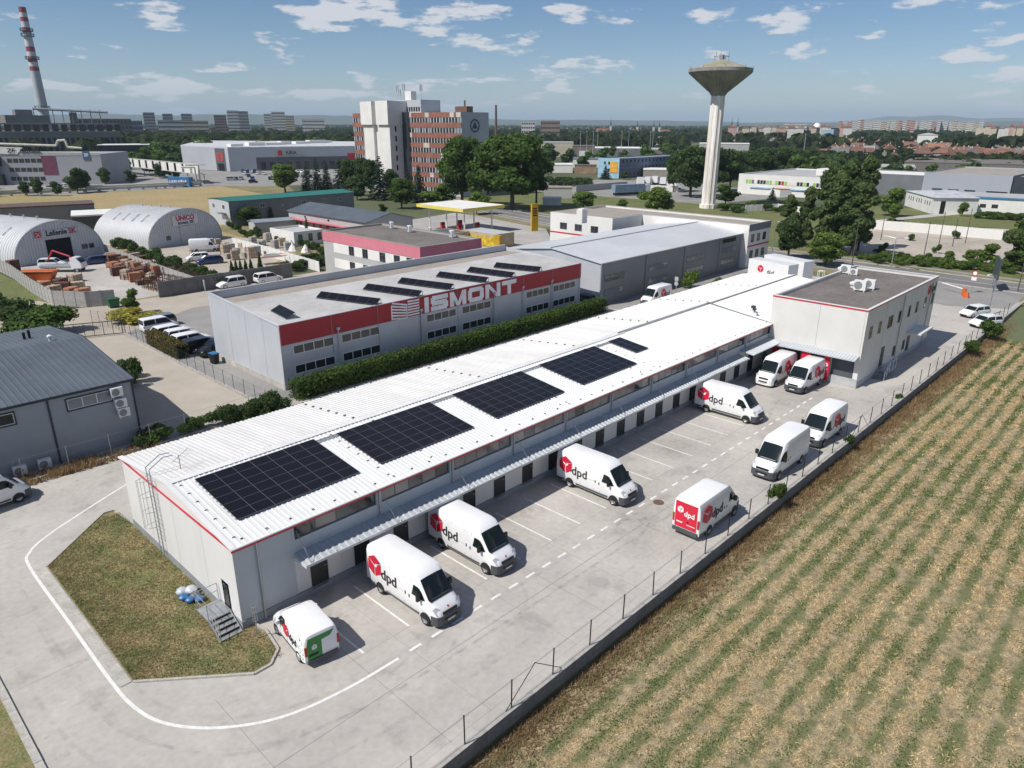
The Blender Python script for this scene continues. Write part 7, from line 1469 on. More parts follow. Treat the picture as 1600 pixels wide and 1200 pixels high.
def proto(kind, seed=0, leaf=None):
    """unit prototypes: about 10 m tall, scaled when planted"""
    k = (kind, seed, leaf.name if leaf else '')
    if k in PROTO: return PROTO[k]
    if kind == 'broad':
        bl = sub_blobs(3.6, 2.6, 9.2, 34, 1.25, seed+10); P, N_ = crown_pts(bl, 7500); me = quads_mesh('crown', P, N_, NR.uniform(.22, .46, len(P)), leaf or LF_A); tr = trunk_mesh(8, .26, seed)
    elif kind == 'small':
        bl = sub_blobs(2.9, 2.6, 9.0, 16, 1.5, seed+20); P, N_ = crown_pts(bl, 3200); me = quads_mesh('crown', P, N_, NR.uniform(.35, .65, len(P)), leaf or LF_B); tr = trunk_mesh(7, .18, seed)
    elif kind == 'poplar':
        bl = sub_blobs(1.9, 1.2, 9.6, 46, .72, seed+30, 'poplar'); P, N_ = crown_pts(bl, 12000); me = quads_mesh('crown', P, N_, NR.uniform(.16, .32, len(P)), leaf or LF_P); tr = trunk_mesh(9, .18, seed, 8, spread=.15, h0=.2)
    elif kind == 'spruce':
        P = []; Nn = []; r = np.random.RandomState(seed)
        for L in range(24):
            t = L/23; z = .5+9.3*t; R = 2.35*(1-t)**.85+.12; m_ = int(14*(1-t)+5)
            for a in r.uniform(0, 2*PI, m_):
                k_ = int(24*(1-t)+5); s = r.uniform(.1, 1, k_)**.7; rr = R*s*r.uniform(.8, 1.12); P.append(np.stack([rr*np.cos(a)+r.normal(size=k_)*.10, rr*np.sin(a)+r.normal(size=k_)*.10, z-rr*.32+r.normal(size=k_)*.07], 1)); Nn.append(np.stack([np.cos(a)*.4+r.normal(size=k_)*.3, np.sin(a)*.4+r.normal(size=k_)*.3, np.ones(k_)*.9], 1))
        P = np.concatenate(P); N_ = np.concatenate(Nn); N_ /= np.linalg.norm(N_, axis=1)[:, None]; me = quads_mesh('crown', P, N_, NR.uniform(.16, .34, len(P)), leaf or LF_S); tr = trunk_mesh(9.5, .2, seed, 0)
    elif kind == 'far':
        bl = sub_blobs(3.6, 2.0, 8.8, 9, 1.9, seed+40); P, N_ = crown_pts(bl, 650); me = quads_mesh('crown', P, N_, NR.uniform(.8, 1.4, len(P)), leaf or LF_D); tr = trunk_mesh(6, .25, seed, 0)
    elif kind == 'bush':     # about 2 m
        bl = [(random.Random(seed+i).uniform(-.8, .8), random.Random(seed+i+9).uniform(-.8, .8), random.Random(seed+i+19).uniform(.4, 1.3), .6, .6, .5) for i in range(8)]; P, N_ = crown_pts(bl, 2600, 1.); me = quads_mesh('foliage', P, N_, NR.uniform(.09, .19, len(P)), leaf or LF_A); tr = trunk_mesh(1.0, .05, seed, 3)
    elif kind == 'cypress':
        bl = [(0, 0, .25+.22*i, .42*(1-.08*i), .42*(1-.08*i), .35) for i in range(10)]; P, N_ = crown_pts(bl, 1200, 1.); me = quads_mesh('foliage', P, N_, NR.uniform(.08, .18, len(P)), leaf or LF_D); tr = trunk_mesh(1.0, .06, seed, 0)
    PROTO[k] = (me, tr); return PROTO[k]
def plant(kind, p, h, w=None, lab='', name=None, group=None, seed=0, leaf=None, cat=None, z=0.):
    me, tr = proto(kind, seed, leaf); base = {'bush': 2.0, 'cypress': 2.6}.get(kind, 10.); bw = {'broad': 8.8, 'small': 7.4, 'poplar': 5.0, 'spruce': 4.8, 'far': 9.0, 'bush': 2.6, 'cypress': .9}[kind]
    s = h/base; sx = (w/bw) if w else s
    nm = name or {'broad': 'deciduous_tree', 'small': 'young_tree', 'poplar': 'poplar_tree', 'spruce': 'spruce_tree', 'far': 'distant_tree', 'bush': 'bush', 'cypress': 'cypress_bush'}[kind]
    c = cat or ('bush' if kind in ('bush', 'cypress') else 'tree'); rz = random.uniform(0, 2*PI)
    if kind == 'far':
        T = put(nm, me, None, (float(p[0]), float(p[1]), z-.3), rz); T.scale = (sx, sx, s); tag(T, lab, c, group); return T
    T = thing(nm, lab, c, (p[0], p[1], z), rz, group); T.scale = (sx, sx, s); put('foliage' if kind in ('bush', 'cypress') else 'crown', me, T); put('stem' if kind in ('bush', 'cypress') else 'trunk', tr, T); return T
def tree_uv(kind, u, vb, vt, wpx, lab, seed=0, leaf=None, group=None, **kw):
    p = G(u, vb); d = math.hypot(p[0]-CO[0], p[1]-CO[1]); h = float(AT(u, vt, d)[2]); ang = (u-800)/CF; w = wpx*d*math.sqrt(1+ang*ang)/CF/math.sqrt(1+ang*ang); return plant(kind, p, h, w, lab, seed=seed, leaf=leaf, group=group, **kw)
T_ = tree_uv
T_('poplar', 1312, 392, 234, 52, 'tallest poplar in the clump left of the waste lot', 0); T_('poplar', 1283, 388, 250, 48, 'poplar on the left shoulder of the tall clump', 1); T_('poplar', 1340, 392, 244, 50, 'poplar on the right shoulder of the tall clump', 2); T_('poplar', 1298, 398, 268, 54, 'front poplar in the middle of the tall clump', 1); T_('poplar', 1330, 400, 273, 54, 'front right poplar of the tall clump', 0)
T_('poplar', 1256, 385, 292, 34, 'slim poplar left of the tall clump', 2); T_('poplar', 1226, 385, 303, 36, 'slim poplar right above the white trailers', 1); T_('broad', 1231, 405, 338, 56, 'round dark tree behind the white trailers', 0, LF_D); T_('broad', 1288, 416, 360, 62, 'spreading light tree by the road left of the office roof', 1, LF_B)
T_('poplar', 1594, 424, 332, 62, 'tall tree cut by the right picture edge', 0); T_('broad', 1612, 430, 350, 60, 'tree just outside the right edge poplar', 2); T_('small', 1391, 338, 293, 38, 'round tree on the park lawn right of the poplars', 0); T_('small', 1395, 345, 320, 20, 'small tree in front of the round park tree', 1); T_('small', 1503, 338, 316, 15, 'small tree before the white service building', 2)
T_('small', 1540, 413, 380, 32, 'young tree at the right end of the waste lot', 0); T_('small', 1512, 412, 390, 20, 'slim young tree left of the waste lot end tree', 1); T_('small', 1482, 410, 392, 16, 'small young tree at the verge of the waste lot', 2)
for i, (u, v, w, s) in enumerate(((1450, 411, 14, 1.6), (1463, 396, 13, 1.6), (1424, 376, 13, 1.3), (1492, 373, 16, 1.6), (1446, 360, 26, 1.4), (1395, 352, 30, 1.5), (1367, 353, 20, 1.2), (1530, 366, 16, 1.4), (1566, 372, 26, 1.4), (1600, 372, 22, 1.4), (1380, 392, 14, 1.5), (1404, 404, 16, 1.2), (1374, 396, 18, 1.0), (1480, 362, 18, 1.2))):
    p = G(u, v); plant('bush', p, s*1.35, w*.14, 'rounded bush '+['at the foot of the waste lot verge', 'alone in the lower waste lot', 'in the middle of the waste lot', 'in the right of the waste lot', 'before the middle of the white painted wall', 'before the left half of the white painted wall', 'at the left end of the white painted wall', 'before the right half of the white painted wall', 'at the right end of the white painted wall', 'beyond the right end of the white painted wall', 'on the verge above the office roof', 'on the verge beside the leaning pole', 'on the verge at the tree shadow', 'between two bushes at the white painted wall'][i], seed=i % 3)
T_('broad', 1078, 308, 224, 80, 'dense dark tree mass left of the water tower shaft', 0, LF_D); T_('broad', 1110, 300, 226, 60, 'dense dark tree directly behind the water tower shaft', 1, LF_D)
for i, (u, vb, vt, w) in enumerate(((1140, 298, 230, 55), (1165, 292, 232, 50), (1188, 286, 230, 50), (1212, 280, 228, 50), (1238, 275, 230, 50), (1262, 270, 232, 45), (1052, 300, 236, 40))): T_('broad', u, vb, vt, w, 'dark tree in the wood behind the water tower', i % 3, LF_D, 'dark trees of the wood right of the water tower')
T_('small', 1133, 320, 288, 38, 'light round tree right beside the water tower foot', 0, LF_A); T_('broad', 1026, 338, 292, 66, 'bushy tree left of the water tower foot', 2, LF_B); T_('broad', 911, 328, 298, 46, 'bushy tree behind the yellow price pylon', 0, LF_B); T_('small', 971, 328, 311, 20, 'small tree between two bushy trees', 1)
T_('spruce', 996-50, 280, 258, 20, 'dark conifer in front of the pale blue wall', 0); T_('small', 975, 281, 268, 16, 'round bush tree at the corner of the blue building', 1, LF_D); T_('spruce', 1206, 312, 293, 14, 'little conifer before the white hall with coloured windows', 1)
T_('broad', 800, 328, 204, 128, 'largest deciduous tree right of the office tower', 0, LF_A); T_('broad', 722, 322, 208, 84, 'large deciduous tree before the office tower right end', 1, LF_A); T_('broad', 838, 322, 232, 60, 'lower tree at the right flank of the largest tree', 2, LF_A); T_('broad', 762, 326, 225, 80, 'tree filling the gap between the two largest trees', 2, LF_A)
T_('broad', 446, 301, 254, 48, 'round light green tree beside the far car park', 0, LF_B); T_('broad', 628, 326, 276, 48, 'round tree by the road left of the fuel canopy', 1, LF_A); T_('small', 690, 320, 288, 60, 'low bushy light tree behind the fuel canopy', 0, LF_B); T_('small', 745, 335, 300, 40, 'bushy tree behind the fuel canopy right half', 1, LF_B)
for i, (u, vb, vt, w, k) in enumerate(((497, 306, 248, 26, 'spruce'), (512, 304, 250, 24, 'spruce'), (532, 306, 247, 30, 'spruce'), (549, 306, 246, 34, 'broad'), (566, 306, 243, 36, 'broad'), (595, 312, 243, 40, 'spruce'), (580, 308, 246, 34, 'broad'), (655, 316, 258, 32, 'spruce'), (638, 310, 262, 26, 'spruce'), (612, 308, 262, 30, 'broad'), (480, 300, 258, 20, 'spruce'), (558, 312, 275, 40, 'small'))):
    T_(k, u, vb, vt, w, {'spruce': 'blue grey spruce', 'broad': 'dark deciduous tree', 'small': 'low bushy tree'}[k]+' before the office tower, '+['first from the left', 'second from the left', 'third of the left group', 'broad one left of the tall spruce', 'tall one left of the white stair tower', 'tallest spruce before the white stair tower', 'one half behind the tallest spruce', 'spruce before the orange bands', 'slim spruce next to the orange bands', 'one below the stair tower', 'small outermost one at the car park', 'low one before the left group'][i], i % 3, LF_D if k != 'spruce' else None)
T_('small', 598, 335, 318, 17, 'small dark tree beside the blue grey roof', 0, LF_D); T_('broad', 392, 352, 322, 48, 'dark bushy tree before the green roofed hall', 2, LF_D); T_('small', 372, 350, 326, 30, 'lower bushy tree at the green roofed hall corner', 0, LF_D)
# left: bushes by the grey shed, cypresses, young trees
plant('small', G(209, 490), 3.4, 2.7, 'young light green tree on the yellow planted island', seed=0, leaf=LF_B)
plant('bush', G(207, 500), 1.6, 7.0, 'broad yellow green shrub bed at the gate', seed=1, leaf=LF_Y); plant('bush', G(220, 503), 1.2, 5.0, 'right end of the yellow green shrub bed', seed=2, leaf=LF_Y)
b = MB(); b.tube((0, 0, 0), (0, 0, .7), .22, 8); b.tube((0, 0, .7), (0, 0, .95), .3, 8); tag(b.build('yellow_hydrant', mat('hydrant_yellow', (.55, .45, .03), .6), loc=(*G(217, 492)[:2], 0)), 'small yellow capped post beside the young tree', 'hydrant')
for i, (u, v, h, w, l) in enumerate(((12, 505, 4.6, 6.5, 'large dark bush at the left edge beside the lane'), (35, 512, 3.4, 6, 'lower dark bush under the large one at the left edge'), (62, 525, 4.0, 8, 'broad leafy bush behind the shed ridge'), (90, 520, 3.6, 6, 'right half of the leafy bush group behind the shed'), (40, 528, 3.2, 5, 'left bush of the group behind the shed ridge'), (208, 600, 3.0, 3.0, 'round dark bush at the shed gable corner'), (200, 590, 2.4, 2.2, 'small bush beside the round one at the gable'))): plant('bush', G(u, v), h, w, l, seed=i % 3, leaf=LF_A if i in (2, 3) else LF_D)
for i in range(9):
    t = i/8; u = 352+(432-352)*t; v = 662+(640-662)*t; plant('bush', G(u, v+2), 1.9+random.uniform(-.3, .3), 2.6, 'dark shrub in the dense row behind the warehouse roof', seed=i % 3, leaf=LF_D, group='shrub row behind the roof left of the hedge')
for i, (u, v, h, w) in enumerate(((305, 672, 1.5, 1.8), (290, 680, 1.3, 1.6), (245, 690, 1.6, 2.4), (232, 694, 1.5, 2.2), (258, 686, 1.2, 1.8), (220, 700, 1.3, 1.4), (320, 668, 1.3, 1.5))): plant('bush', G(u, v), h, w, 'shrub at the fence between shed and warehouse roof corner', seed=i % 3, leaf=LF_D if i % 2 else LF_A, group='shrubs at the fence by the roof corner')
# clipped hedge before the lettered hall
HG = thing('hedge', 'long clipped green hedge between lettered hall and warehouse roof', 'hedge', (19.0, 27.6, 0)); 
def hedge_pts(L, W, H, n, rag=.10):
    P = np.stack([NR.uniform(0, L, n), NR.uniform(-W/2, W/2, n), NR.uniform(.1, H, n)], 1); side = NR.randint(0, 3, n); P[side == 0, 1] = -W/2; P[side == 1, 2] = H; P[side == 2, 1] = W/2; P += NR.normal(size=P.shape)*rag; Nn = NR.normal(size=P.shape)*.6; Nn[side == 0, 1] -= 1; Nn[side == 1, 2] += 1; Nn[side == 2, 1] += 1; return P, Nn/np.linalg.norm(Nn, axis=1)[:, None]
P, N_ = hedge_pts(48, 1.3, 1.65, 30000, .15); put('foliage', quads_mesh('foliage', P, N_, NR.uniform(.10, .22, len(P)), leafm('leaf_hedge', (.065, .105, .025), (.04, .065, .02))), HG)
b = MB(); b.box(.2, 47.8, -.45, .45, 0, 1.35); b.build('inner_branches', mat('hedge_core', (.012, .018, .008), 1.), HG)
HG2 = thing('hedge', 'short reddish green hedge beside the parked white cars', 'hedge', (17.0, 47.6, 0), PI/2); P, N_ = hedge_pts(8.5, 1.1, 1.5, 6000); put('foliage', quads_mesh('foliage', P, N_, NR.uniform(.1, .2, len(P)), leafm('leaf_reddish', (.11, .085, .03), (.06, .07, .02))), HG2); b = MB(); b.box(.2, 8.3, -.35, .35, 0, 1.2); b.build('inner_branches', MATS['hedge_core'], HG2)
for i in range(12):
    t = i/11; u = 178+(332-178)*t; v = 392+(452-392)*t; plant('bush', G(u+8, v-4), 2.4+.8*random.random(), 3.4, 'round conifer bush in the row between the two storage yards', seed=i % 3, leaf=LF_D, group='bush row between the yards')
for i, (u, v) in enumerate(((363, 427), (370, 427), (377, 427), (385, 426), (393, 424), (407, 420))): plant('cypress', G(u, v), 2.3+.2*(i == 5)*4, 1.1, 'little cypress in the row by the dark grey wall, number %s from the left' % ['one', 'two', 'three', 'four', 'five', 'six, tallest'][i], seed=0, group='little cypresses by the wall')
plant('cypress', G(481, 375), 5.0, 1.6, 'tall dark cypress before the white annexe', seed=0); plant('cypress', G(425, 348), 4.0, 2.0, 'conical dark conifer before the green roofed hall', seed=0)
for i, (u, v) in enumerate(((436, 380), (444, 378), (455, 382), (464, 384), (473, 388), (484, 390), (494, 394), (504, 398), (510, 402), (420, 376), (405, 372), (392, 372), (380, 370), (398, 366), (372, 362), (360, 358))): plant('bush', G(u, v), 1.8+random.random()*.8, 2.2, 'garden shrub along the white wall behind the stone pallets', seed=i % 3, leaf=LF_A if i % 2 else LF_D, group='garden shrubs behind the stone yard')
for i, (u, v) in enumerate(((470, 420), (482, 418), (494, 416), (506, 414), (460, 424), (476, 410), (490, 408))): plant('bush', G(u, v), 1.9, 3.0, 'dark shrub at the foot of the pink banded building', seed=i % 3, leaf=LF_D, group='shrubs left of the pink banded building')
for i, (u, v, h) in enumerate(((1034, 463, 2.2), (1078, 450, 3.2), (1120, 448, 1.8))): plant('bush', G(u, v), h, h*.95, ['leafy bush before the grey hall wall, left one', 'tall leafy bush before the grey hall wall', 'small bush before the grey hall wall, right one'][i], seed=i, leaf=LF_B)
for i in range(22):
    p = G(1350+i*11.5, 405+i*.9+(i % 3)*2); plant('bush', p, 1.3+(i % 4)*.3, 3.0, 'low scrub on the verge between road and waste lot', seed=i % 3, leaf=LF_B if i % 2 else LF_A, group='scrub between road and waste lot')
for i in range(7):
    plant('bush', G(1535+i*11, 341+i*.6), 2.2, 5.0, 'clipped shrub before the blue trimmed building', seed=i % 3, leaf=LF_A, group='shrubs before the blue trimmed building')
ro = random.Random(12)
for i in range(26):      # oil and water stains on the bays
    x = ro.uniform(5, 56); y = ro.uniform(-10.5, -2.2); r = ro.uniform(.25, .8); pts = [(x+r*ro.uniform(.6, 1.2)*math.cos(2*PI*k/11), y+r*1.5*ro.uniform(.6, 1.2)*math.sin(2*PI*k/11)) for k in range(11)]; sheet('oil_stain', pts, .0085+.0003*i, TM)
# bushes along the fence by the field
for i, (u, v, h, w, l) in enumerate(((1214, 778, 1.5, 1.3, 'leafy self sown bush growing over the fence by the plain high roof van'), (1327, 690, .9, 1.0, 'small bush at the fence beside the farther parked van'), (1545, 522, 2.4, 3.2, 'large bush at the far end of the fence beside the white cars'), (1520, 545, 1.3, 2.2, 'low bush on the fence before the large one'), (1152, 838, .6, .8, 'tuft of green leaves at the foot of the retaining wall'), (1405, 622, .7, .9, 'small weed bush by the fence beyond the braced post'))):
    p = G(u, v, FZ if i in (4,) else 0.); plant('bush', (p[0], max(p[1], WY-.9) if i < 2 else p[1]), h+.6 if i < 2 else h, w, l, seed=i % 3, leaf=LF_A, z=-.6 if i < 2 else (FZ if i == 4 else -.2))
# ---- belts of separate trees in the distance
rb = random.Random(21)
def belt(n, u0, u1, D0, D1, h0, h1, lab, grp, leafs=(LF_D, LF_A), flt=None):
    for i in range(n):
        u = rb.uniform(u0, u1); D_ = rb.uniform(D0, D1); p = AT(u, 190, D_); h = rb.uniform(h0, h1); plant('far', p, h, h*rb.uniform(.85, 1.25), lab, group=grp, seed=i % 3, leaf=leafs[i % len(leafs)])
belt(34, 225, 570, 520, 700, 10, 17, 'tree in the dense belt beyond the retail hall', 'trees beyond the retail hall')
belt(14, 150, 330, 380, 520, 8, 12, 'tree beside the orange roofs beyond the pipe bridge', 'trees behind the pipe bridge')
belt(30, 840, 1100, 400, 620, 8, 13, 'tree in the green belt beyond the industrial roofs', 'trees beyond the industrial roofs')
belt(26, 1130, 1330, 330, 520, 9, 13, 'tree in the green belt behind the tall poplars', 'trees behind the poplars')
belt(12, 1290, 1600, 360, 420, 7, 10, 'tree behind the big grey halls', 'trees behind the right hand halls')
for i, (u, v, h) in enumerate(((122, 302, 9), (135, 300, 8), (60, 306, 6), (90, 306, 5), (40, 306, 5), (165, 290, 7), (205, 288, 6), (270, 262, 8))): plant('small', G(u, v), h, h*.9, 'dark tree in front of the grey violet factory', seed=i % 3, leaf=LF_D, group='trees by the grey violet factory')
for i in range(15):
    u = 865+i*9.5; plant('bush', G(u-5, 292-abs(i-6)*.5), 4.2, 7, 'dense scrub left of the blue building', seed=i % 3, leaf=LF_D, group='scrub left of the blue building') if i < 7 else plant('bush', G(1130+(i-7)*22, 326+(i % 3)*3), 2.6, 5, 'scrub around the foot of the water tower', seed=i % 3, leaf=LF_A, group='scrub around the water tower foot')
# ---- distant woodland, one mass
def mass(name, n, ulo, uhi, D0, D1, hl, hh, m, lab, k=26, pw=1.0):
    us = NR.uniform(ulo, uhi, n); Ds = D0+(D1-D0)*NR.random_sample(n)**pw; C0 = np.array([AT(u, 190, d)[:2] for u, d in zip(us, Ds)]); hs = NR.uniform(hl, hh, n)
    idx = np.repeat(np.arange(n), k); d = NR.normal(size=(n*k, 3)); d /= np.linalg.norm(d, axis=1)[:, None]; r = (.5*hs*NR.uniform(.8, 1.5, n))[idx][:, None]; P = np.concatenate([C0[idx], (hs*.55)[idx][:, None]], 1)+d*np.concatenate([r, r, (hs*.45)[idx][:, None]], 1)*NR.uniform(.75, 1.1, (n*k, 1)); P[:, 2] = np.maximum(P[:, 2], .3)
    me = quads_mesh(name, P, d, (hs*.38)[idx]*NR.uniform(.6, 1.3, n*k), m); o = put(name, me); tag(o, lab, 'woodland', kind='stuff'); return o
M_FW = mat('leaf_far', (.060, .085, .030), .8, scale=.02, col2=(.030, .048, .020), leaf=True, island=.4, spec=.1, coords='Object')
mass('distant_woodland', 2600, -60, 1660, 700, 2200, 9, 16, M_FW, 'far green belt of woods across the town', 24, .8)
mass('distant_woodland', 800, 1130, 1660, 480, 1000, 4, 7.5, M_FW, 'garden trees among the red roofed houses at the right', 40)
mass('distant_woodland', 500, 0, 640, 600, 1200, 9, 15, M_FW, 'woods behind the retail hall and the high rises', 40)
mass('distant_woodland', 3600, -100, 1700, 2200, 7000, 12, 20, M_FW, 'farthest woods merging with the horizon', 12, .7)

# ================================================================ town
WALLS = [mat('house_white', (.62, .60, .56), .8), mat('house_cream', (.52, .46, .36), .8), mat('house_ochre', (.50, .36, .20), .8), mat('house_grey', (.36, .35, .34), .8)]
ROOFS = [mat('roof_redtile', (.22, .105, .075), .85, var=.15, scale=.3), mat('roof_browntile', (.17, .09, .065), .85, var=.15, scale=.3), mat('roof_greytile', (.16, .15, .145), .85, var=.15, scale=.3), mat('roof_orangetile', (.30, .15, .095), .85, var=.12, scale=.3)]
HM = {}
def house_mesh(wi, ri, L, W, h, g):
    k = (wi, ri, L, W, h, g)
    if k not in HM:
        b = MB(); b.box(-L/2, L/2, -W/2, W/2, 0, h, 0); e = .5
        b.add([(-L/2-e, -W/2-e, h-.1), (L/2+e, -W/2-e, h-.1), (L/2+e, W/2+e, h-.1), (-L/2-e, W/2+e, h-.1), (-L/2*(1 if g else .5), 0, h+W*.36), (L/2*(1 if g else .5), 0, h+W*.36)], [(0, 1, 5, 4), (2, 3, 4, 5), (1, 2, 5), (3, 0, 4)], 1)
        if g: b.add([(-L/2, -W/2, h), (-L/2, W/2, h), (-L/2-.05, 0, h+W*.32), (L/2, -W/2, h), (L/2, W/2, h), (L/2+.05, 0, h+W*.32)], [(0, 2, 1), (3, 4, 5)], 0)
        b.box(L*.2, L*.2+.7, -.35, .35, h+W*.2, h+W*.36+1.0, 0)
        for s in (-1, 1):
            for x in (-L*.3, 0, L*.3):
                for z in ([1.0, 3.8] if h > 4 else [1.0]): b.box(x-.6, x+.6, *sorted((s*(W/2+.03), s*(W/2-.02))), z, z+1.3, 2)
        HM[k] = b.mesh('house', [WALLS[wi], ROOFS[ri], M_GLASS])
    return HM[k]
def houses(n, u0, u1, v0, v1, seed, lab, only=None, big=1.):
    r = random.Random(seed)
    for i in range(n):
        u = r.uniform(u0, u1); v = v0+(v1-v0)*r.random()**.8; p = G(u, v, 0); wi = r.choice((0, 0, 1, 1, 2, 3)); ri = r.choice(only or (0, 1, 1, 2, 2, 3, 1)); L = r.choice((11, 15, 19)); h = r.choice((3.2, 5.6, 6)); g = r.random() < .6
        o = put('house', house_mesh(wi, ri, L, r.choice((8.5, 10)), h, g), None, (p[0], p[1], 0), r.choice((0, PI/2))+.35+r.uniform(-.2, .2), sc=big)
        tag(o, ['white', 'cream', 'ochre', 'grey'][wi]+' house with '+['red', 'dark brown', 'grey', 'orange'][ri]+' roof '+lab, 'house', ['white', 'cream', 'ochre', 'grey'][wi]+' '+['red', 'brown', 'grey', 'orange'][ri]+' roofed houses '+lab)
houses(170, 1290, 1640, 213, 254, 1, 'in the suburb at the right')
houses(34, 1130, 1300, 210, 232, 2, 'right of the water tower', big=1.15)
houses(16, 850, 1080, 207, 216, 3, 'beyond the central green belt')
houses(10, 180, 345, 211, 217, 4, 'beyond the pipe bridge', only=(3, 3, 1), big=1.5)
houses(70, 1140, 1640, 202.5, 215, 5, 'near the right horizon', only=(1, 2, 0, 2), big=1.3)
houses(24, 560, 1110, 203, 209, 6, 'near the centre horizon', only=(1, 2, 0), big=1.4)
# large apartment blocks
def apart(name, lab, u0, u1, vt, D_, depth, wall, group=None, rows=8, cols=8, roof=None): return far_block(name, lab, 'apartment block', u0, u1, vt, D_, depth, wall, roof or M_GW, group, rows=rows, cols=cols, win_h=.42)
M_AP = [mat('block_white', (.56, .55, .52), .8), mat('block_cream', (.50, .44, .34), .8), mat('block_pink', (.46, .30, .26), .8), mat('block_grey', (.32, .32, .33), .8), mat('block_brown', (.25, .19, .16), .8)]
ra = random.Random(8)
for (u0, u1, vt, D_, k, lab) in ((225, 243, 176, 1300, 3, 'grey tower block farthest left of the high rises'), (255, 271, 178, 1350, 3, 'second tower block from the left, greyish'), (284, 301, 178, 1400, 3, 'third tower block from the left, greyish'), (246, 287, 188, 1150, 0, 'low white slab before the second tower block'), (286, 325, 189, 1250, 1, 'low cream slab before the third tower block'), (335, 354, 180, 1300, 4, 'brown and white striped block left of the white towers'), (356, 374, 173, 1300, 0, 'white tower with glass centre, left part'), (373, 389, 174, 1350, 3, 'glassy right part of the white tower'), (413, 430, 178, 1500, 0, 'white tower left part over the trees'), (425, 446, 175, 1450, 0, 'tallest white tower over the trees'), (446, 460, 181, 1500, 1, 'cream tower right part over the trees'), (472, 507, 187, 1500, 0, 'row of low white blocks left of the office tower'), (110, 122, 176, 900, 4, 'dark slim tower right of the chimney'), (122, 205, 186, 950, 4, 'long brown grey apartment slab right of the chimney'), (204, 222, 189, 1000, 3, 'grey end of the apartment slab'), (815, 836, 190, 1100, 0, 'white slab block left of the red striped one'), (845, 875, 189, 1000, 4, 'red striped block with rooftop dome right of the big tree'), (1225, 1262, 194, 1500, 0, 'large white block left of the stadium')):
    apart('apartment_block', lab, u0, u1, vt, D_, 22, M_AP[k], rows=9 if vt < 184 else 5, cols=6 if u1-u0 < 25 else 14)
for i in range(34):
    u0 = 1312+i*6.6+ra.uniform(-1, 1)
    if 1536 < u0: break
    k = ra.choice((0, 0, 1, 2, 0)); apart('apartment_block', ['white', 'cream', 'pink', 'grey', 'brown'][k]+' prefab block in the long row on the right horizon', u0, u0+ra.uniform(5, 9), 187.5+ra.uniform(-1, 3)+(1.5 if u0 > 1480 else 0), 1800+ra.uniform(-150, 250), 14, M_AP[k], ['white', 'cream', 'pink', 'grey', 'brown'][k]+' blocks of the right horizon row', rows=8, cols=4)
for i in range(46):
    u0 = ra.uniform(1120, 1320) if i < 34 else ra.uniform(1540, 1610); k = ra.choice((0, 1, 2, 1)); far_block('town_building', ['white', 'cream', 'pink'][k]+' town building near the twin steeples', 'town building', u0, u0+ra.uniform(6, 14), 197+ra.uniform(0, 4), 900+ra.uniform(0, 500), 14, M_AP[k], ROOFS[ra.randrange(3)], ['white', 'cream', 'pink'][k]+' old town buildings', hipped=3.0)
SD = far_block('stadium', 'dark roofed stadium stand with white sphere on the town skyline', 'stadium', 1273, 1312, 199, 1250, 40, mat('stadium_dark', (.04, .045, .06), .7), M_DW)
b = MB(); b.lathe([(0, 0), (3, .8), (4.6, 3), (5, 5.5), (4.4, 8), (2.5, 9.8), (0, 10.4)], 16); b.build('sphere', M_WM, SD, (4, 10, 17), smooth=40); b = MB(); b.tube((4, 10, 0), (4, 10, 18), 1.2, 8); b.build('mast', M_DSTEEL, SD)
far_block('skyline_house', 'light blue building under the stadium stand', 'building', 1287, 1305, 203, 900, 16, mat('blue_pale', (.3, .48, .6)), M_DW); far_block('long_white_hall', 'long white arched hall beyond the suburb houses', 'hall', 1438, 1470, 211, 900, 25, M_DW, M_GW, hipped=2); VB('yellow_hall', 'hall with ochre yellow roof in the right suburb', 'hall', 1549, 1572, 220, 226, 14, M_CREAM, mat('roof_ochre', (.50, .36, .12), .8), hipped=3); far_block('cream_block', 'low cream block on the right horizon', 'building', 1528, 1560, 200, 1200, 20, M_CREAM, ROOFS[0])
VB('white_long_block', 'long white block with terracotta roof right of the poplar tops', 'building', 1283, 1318, 227, 234, 14, M_DW, ROOFS[0], hipped=2.5, rows=2, cols=10); VB('terracotta_school', 'long low building with terracotta roof before the white long block', 'building', 1270, 1325, 239, 246, 16, M_DW, ROOFS[0], hipped=3); VB('grey_white_plant', 'white sheet metal silo hall right of the terracotta roofs', 'hall', 1356, 1374, 229, 246, 10, M_DW, M_CLAD); far_block('long_grey_store', 'long low white roofed store behind the tower wood', 'hall', 1096, 1175, 225, 480, 18, M_GW, M_DW)
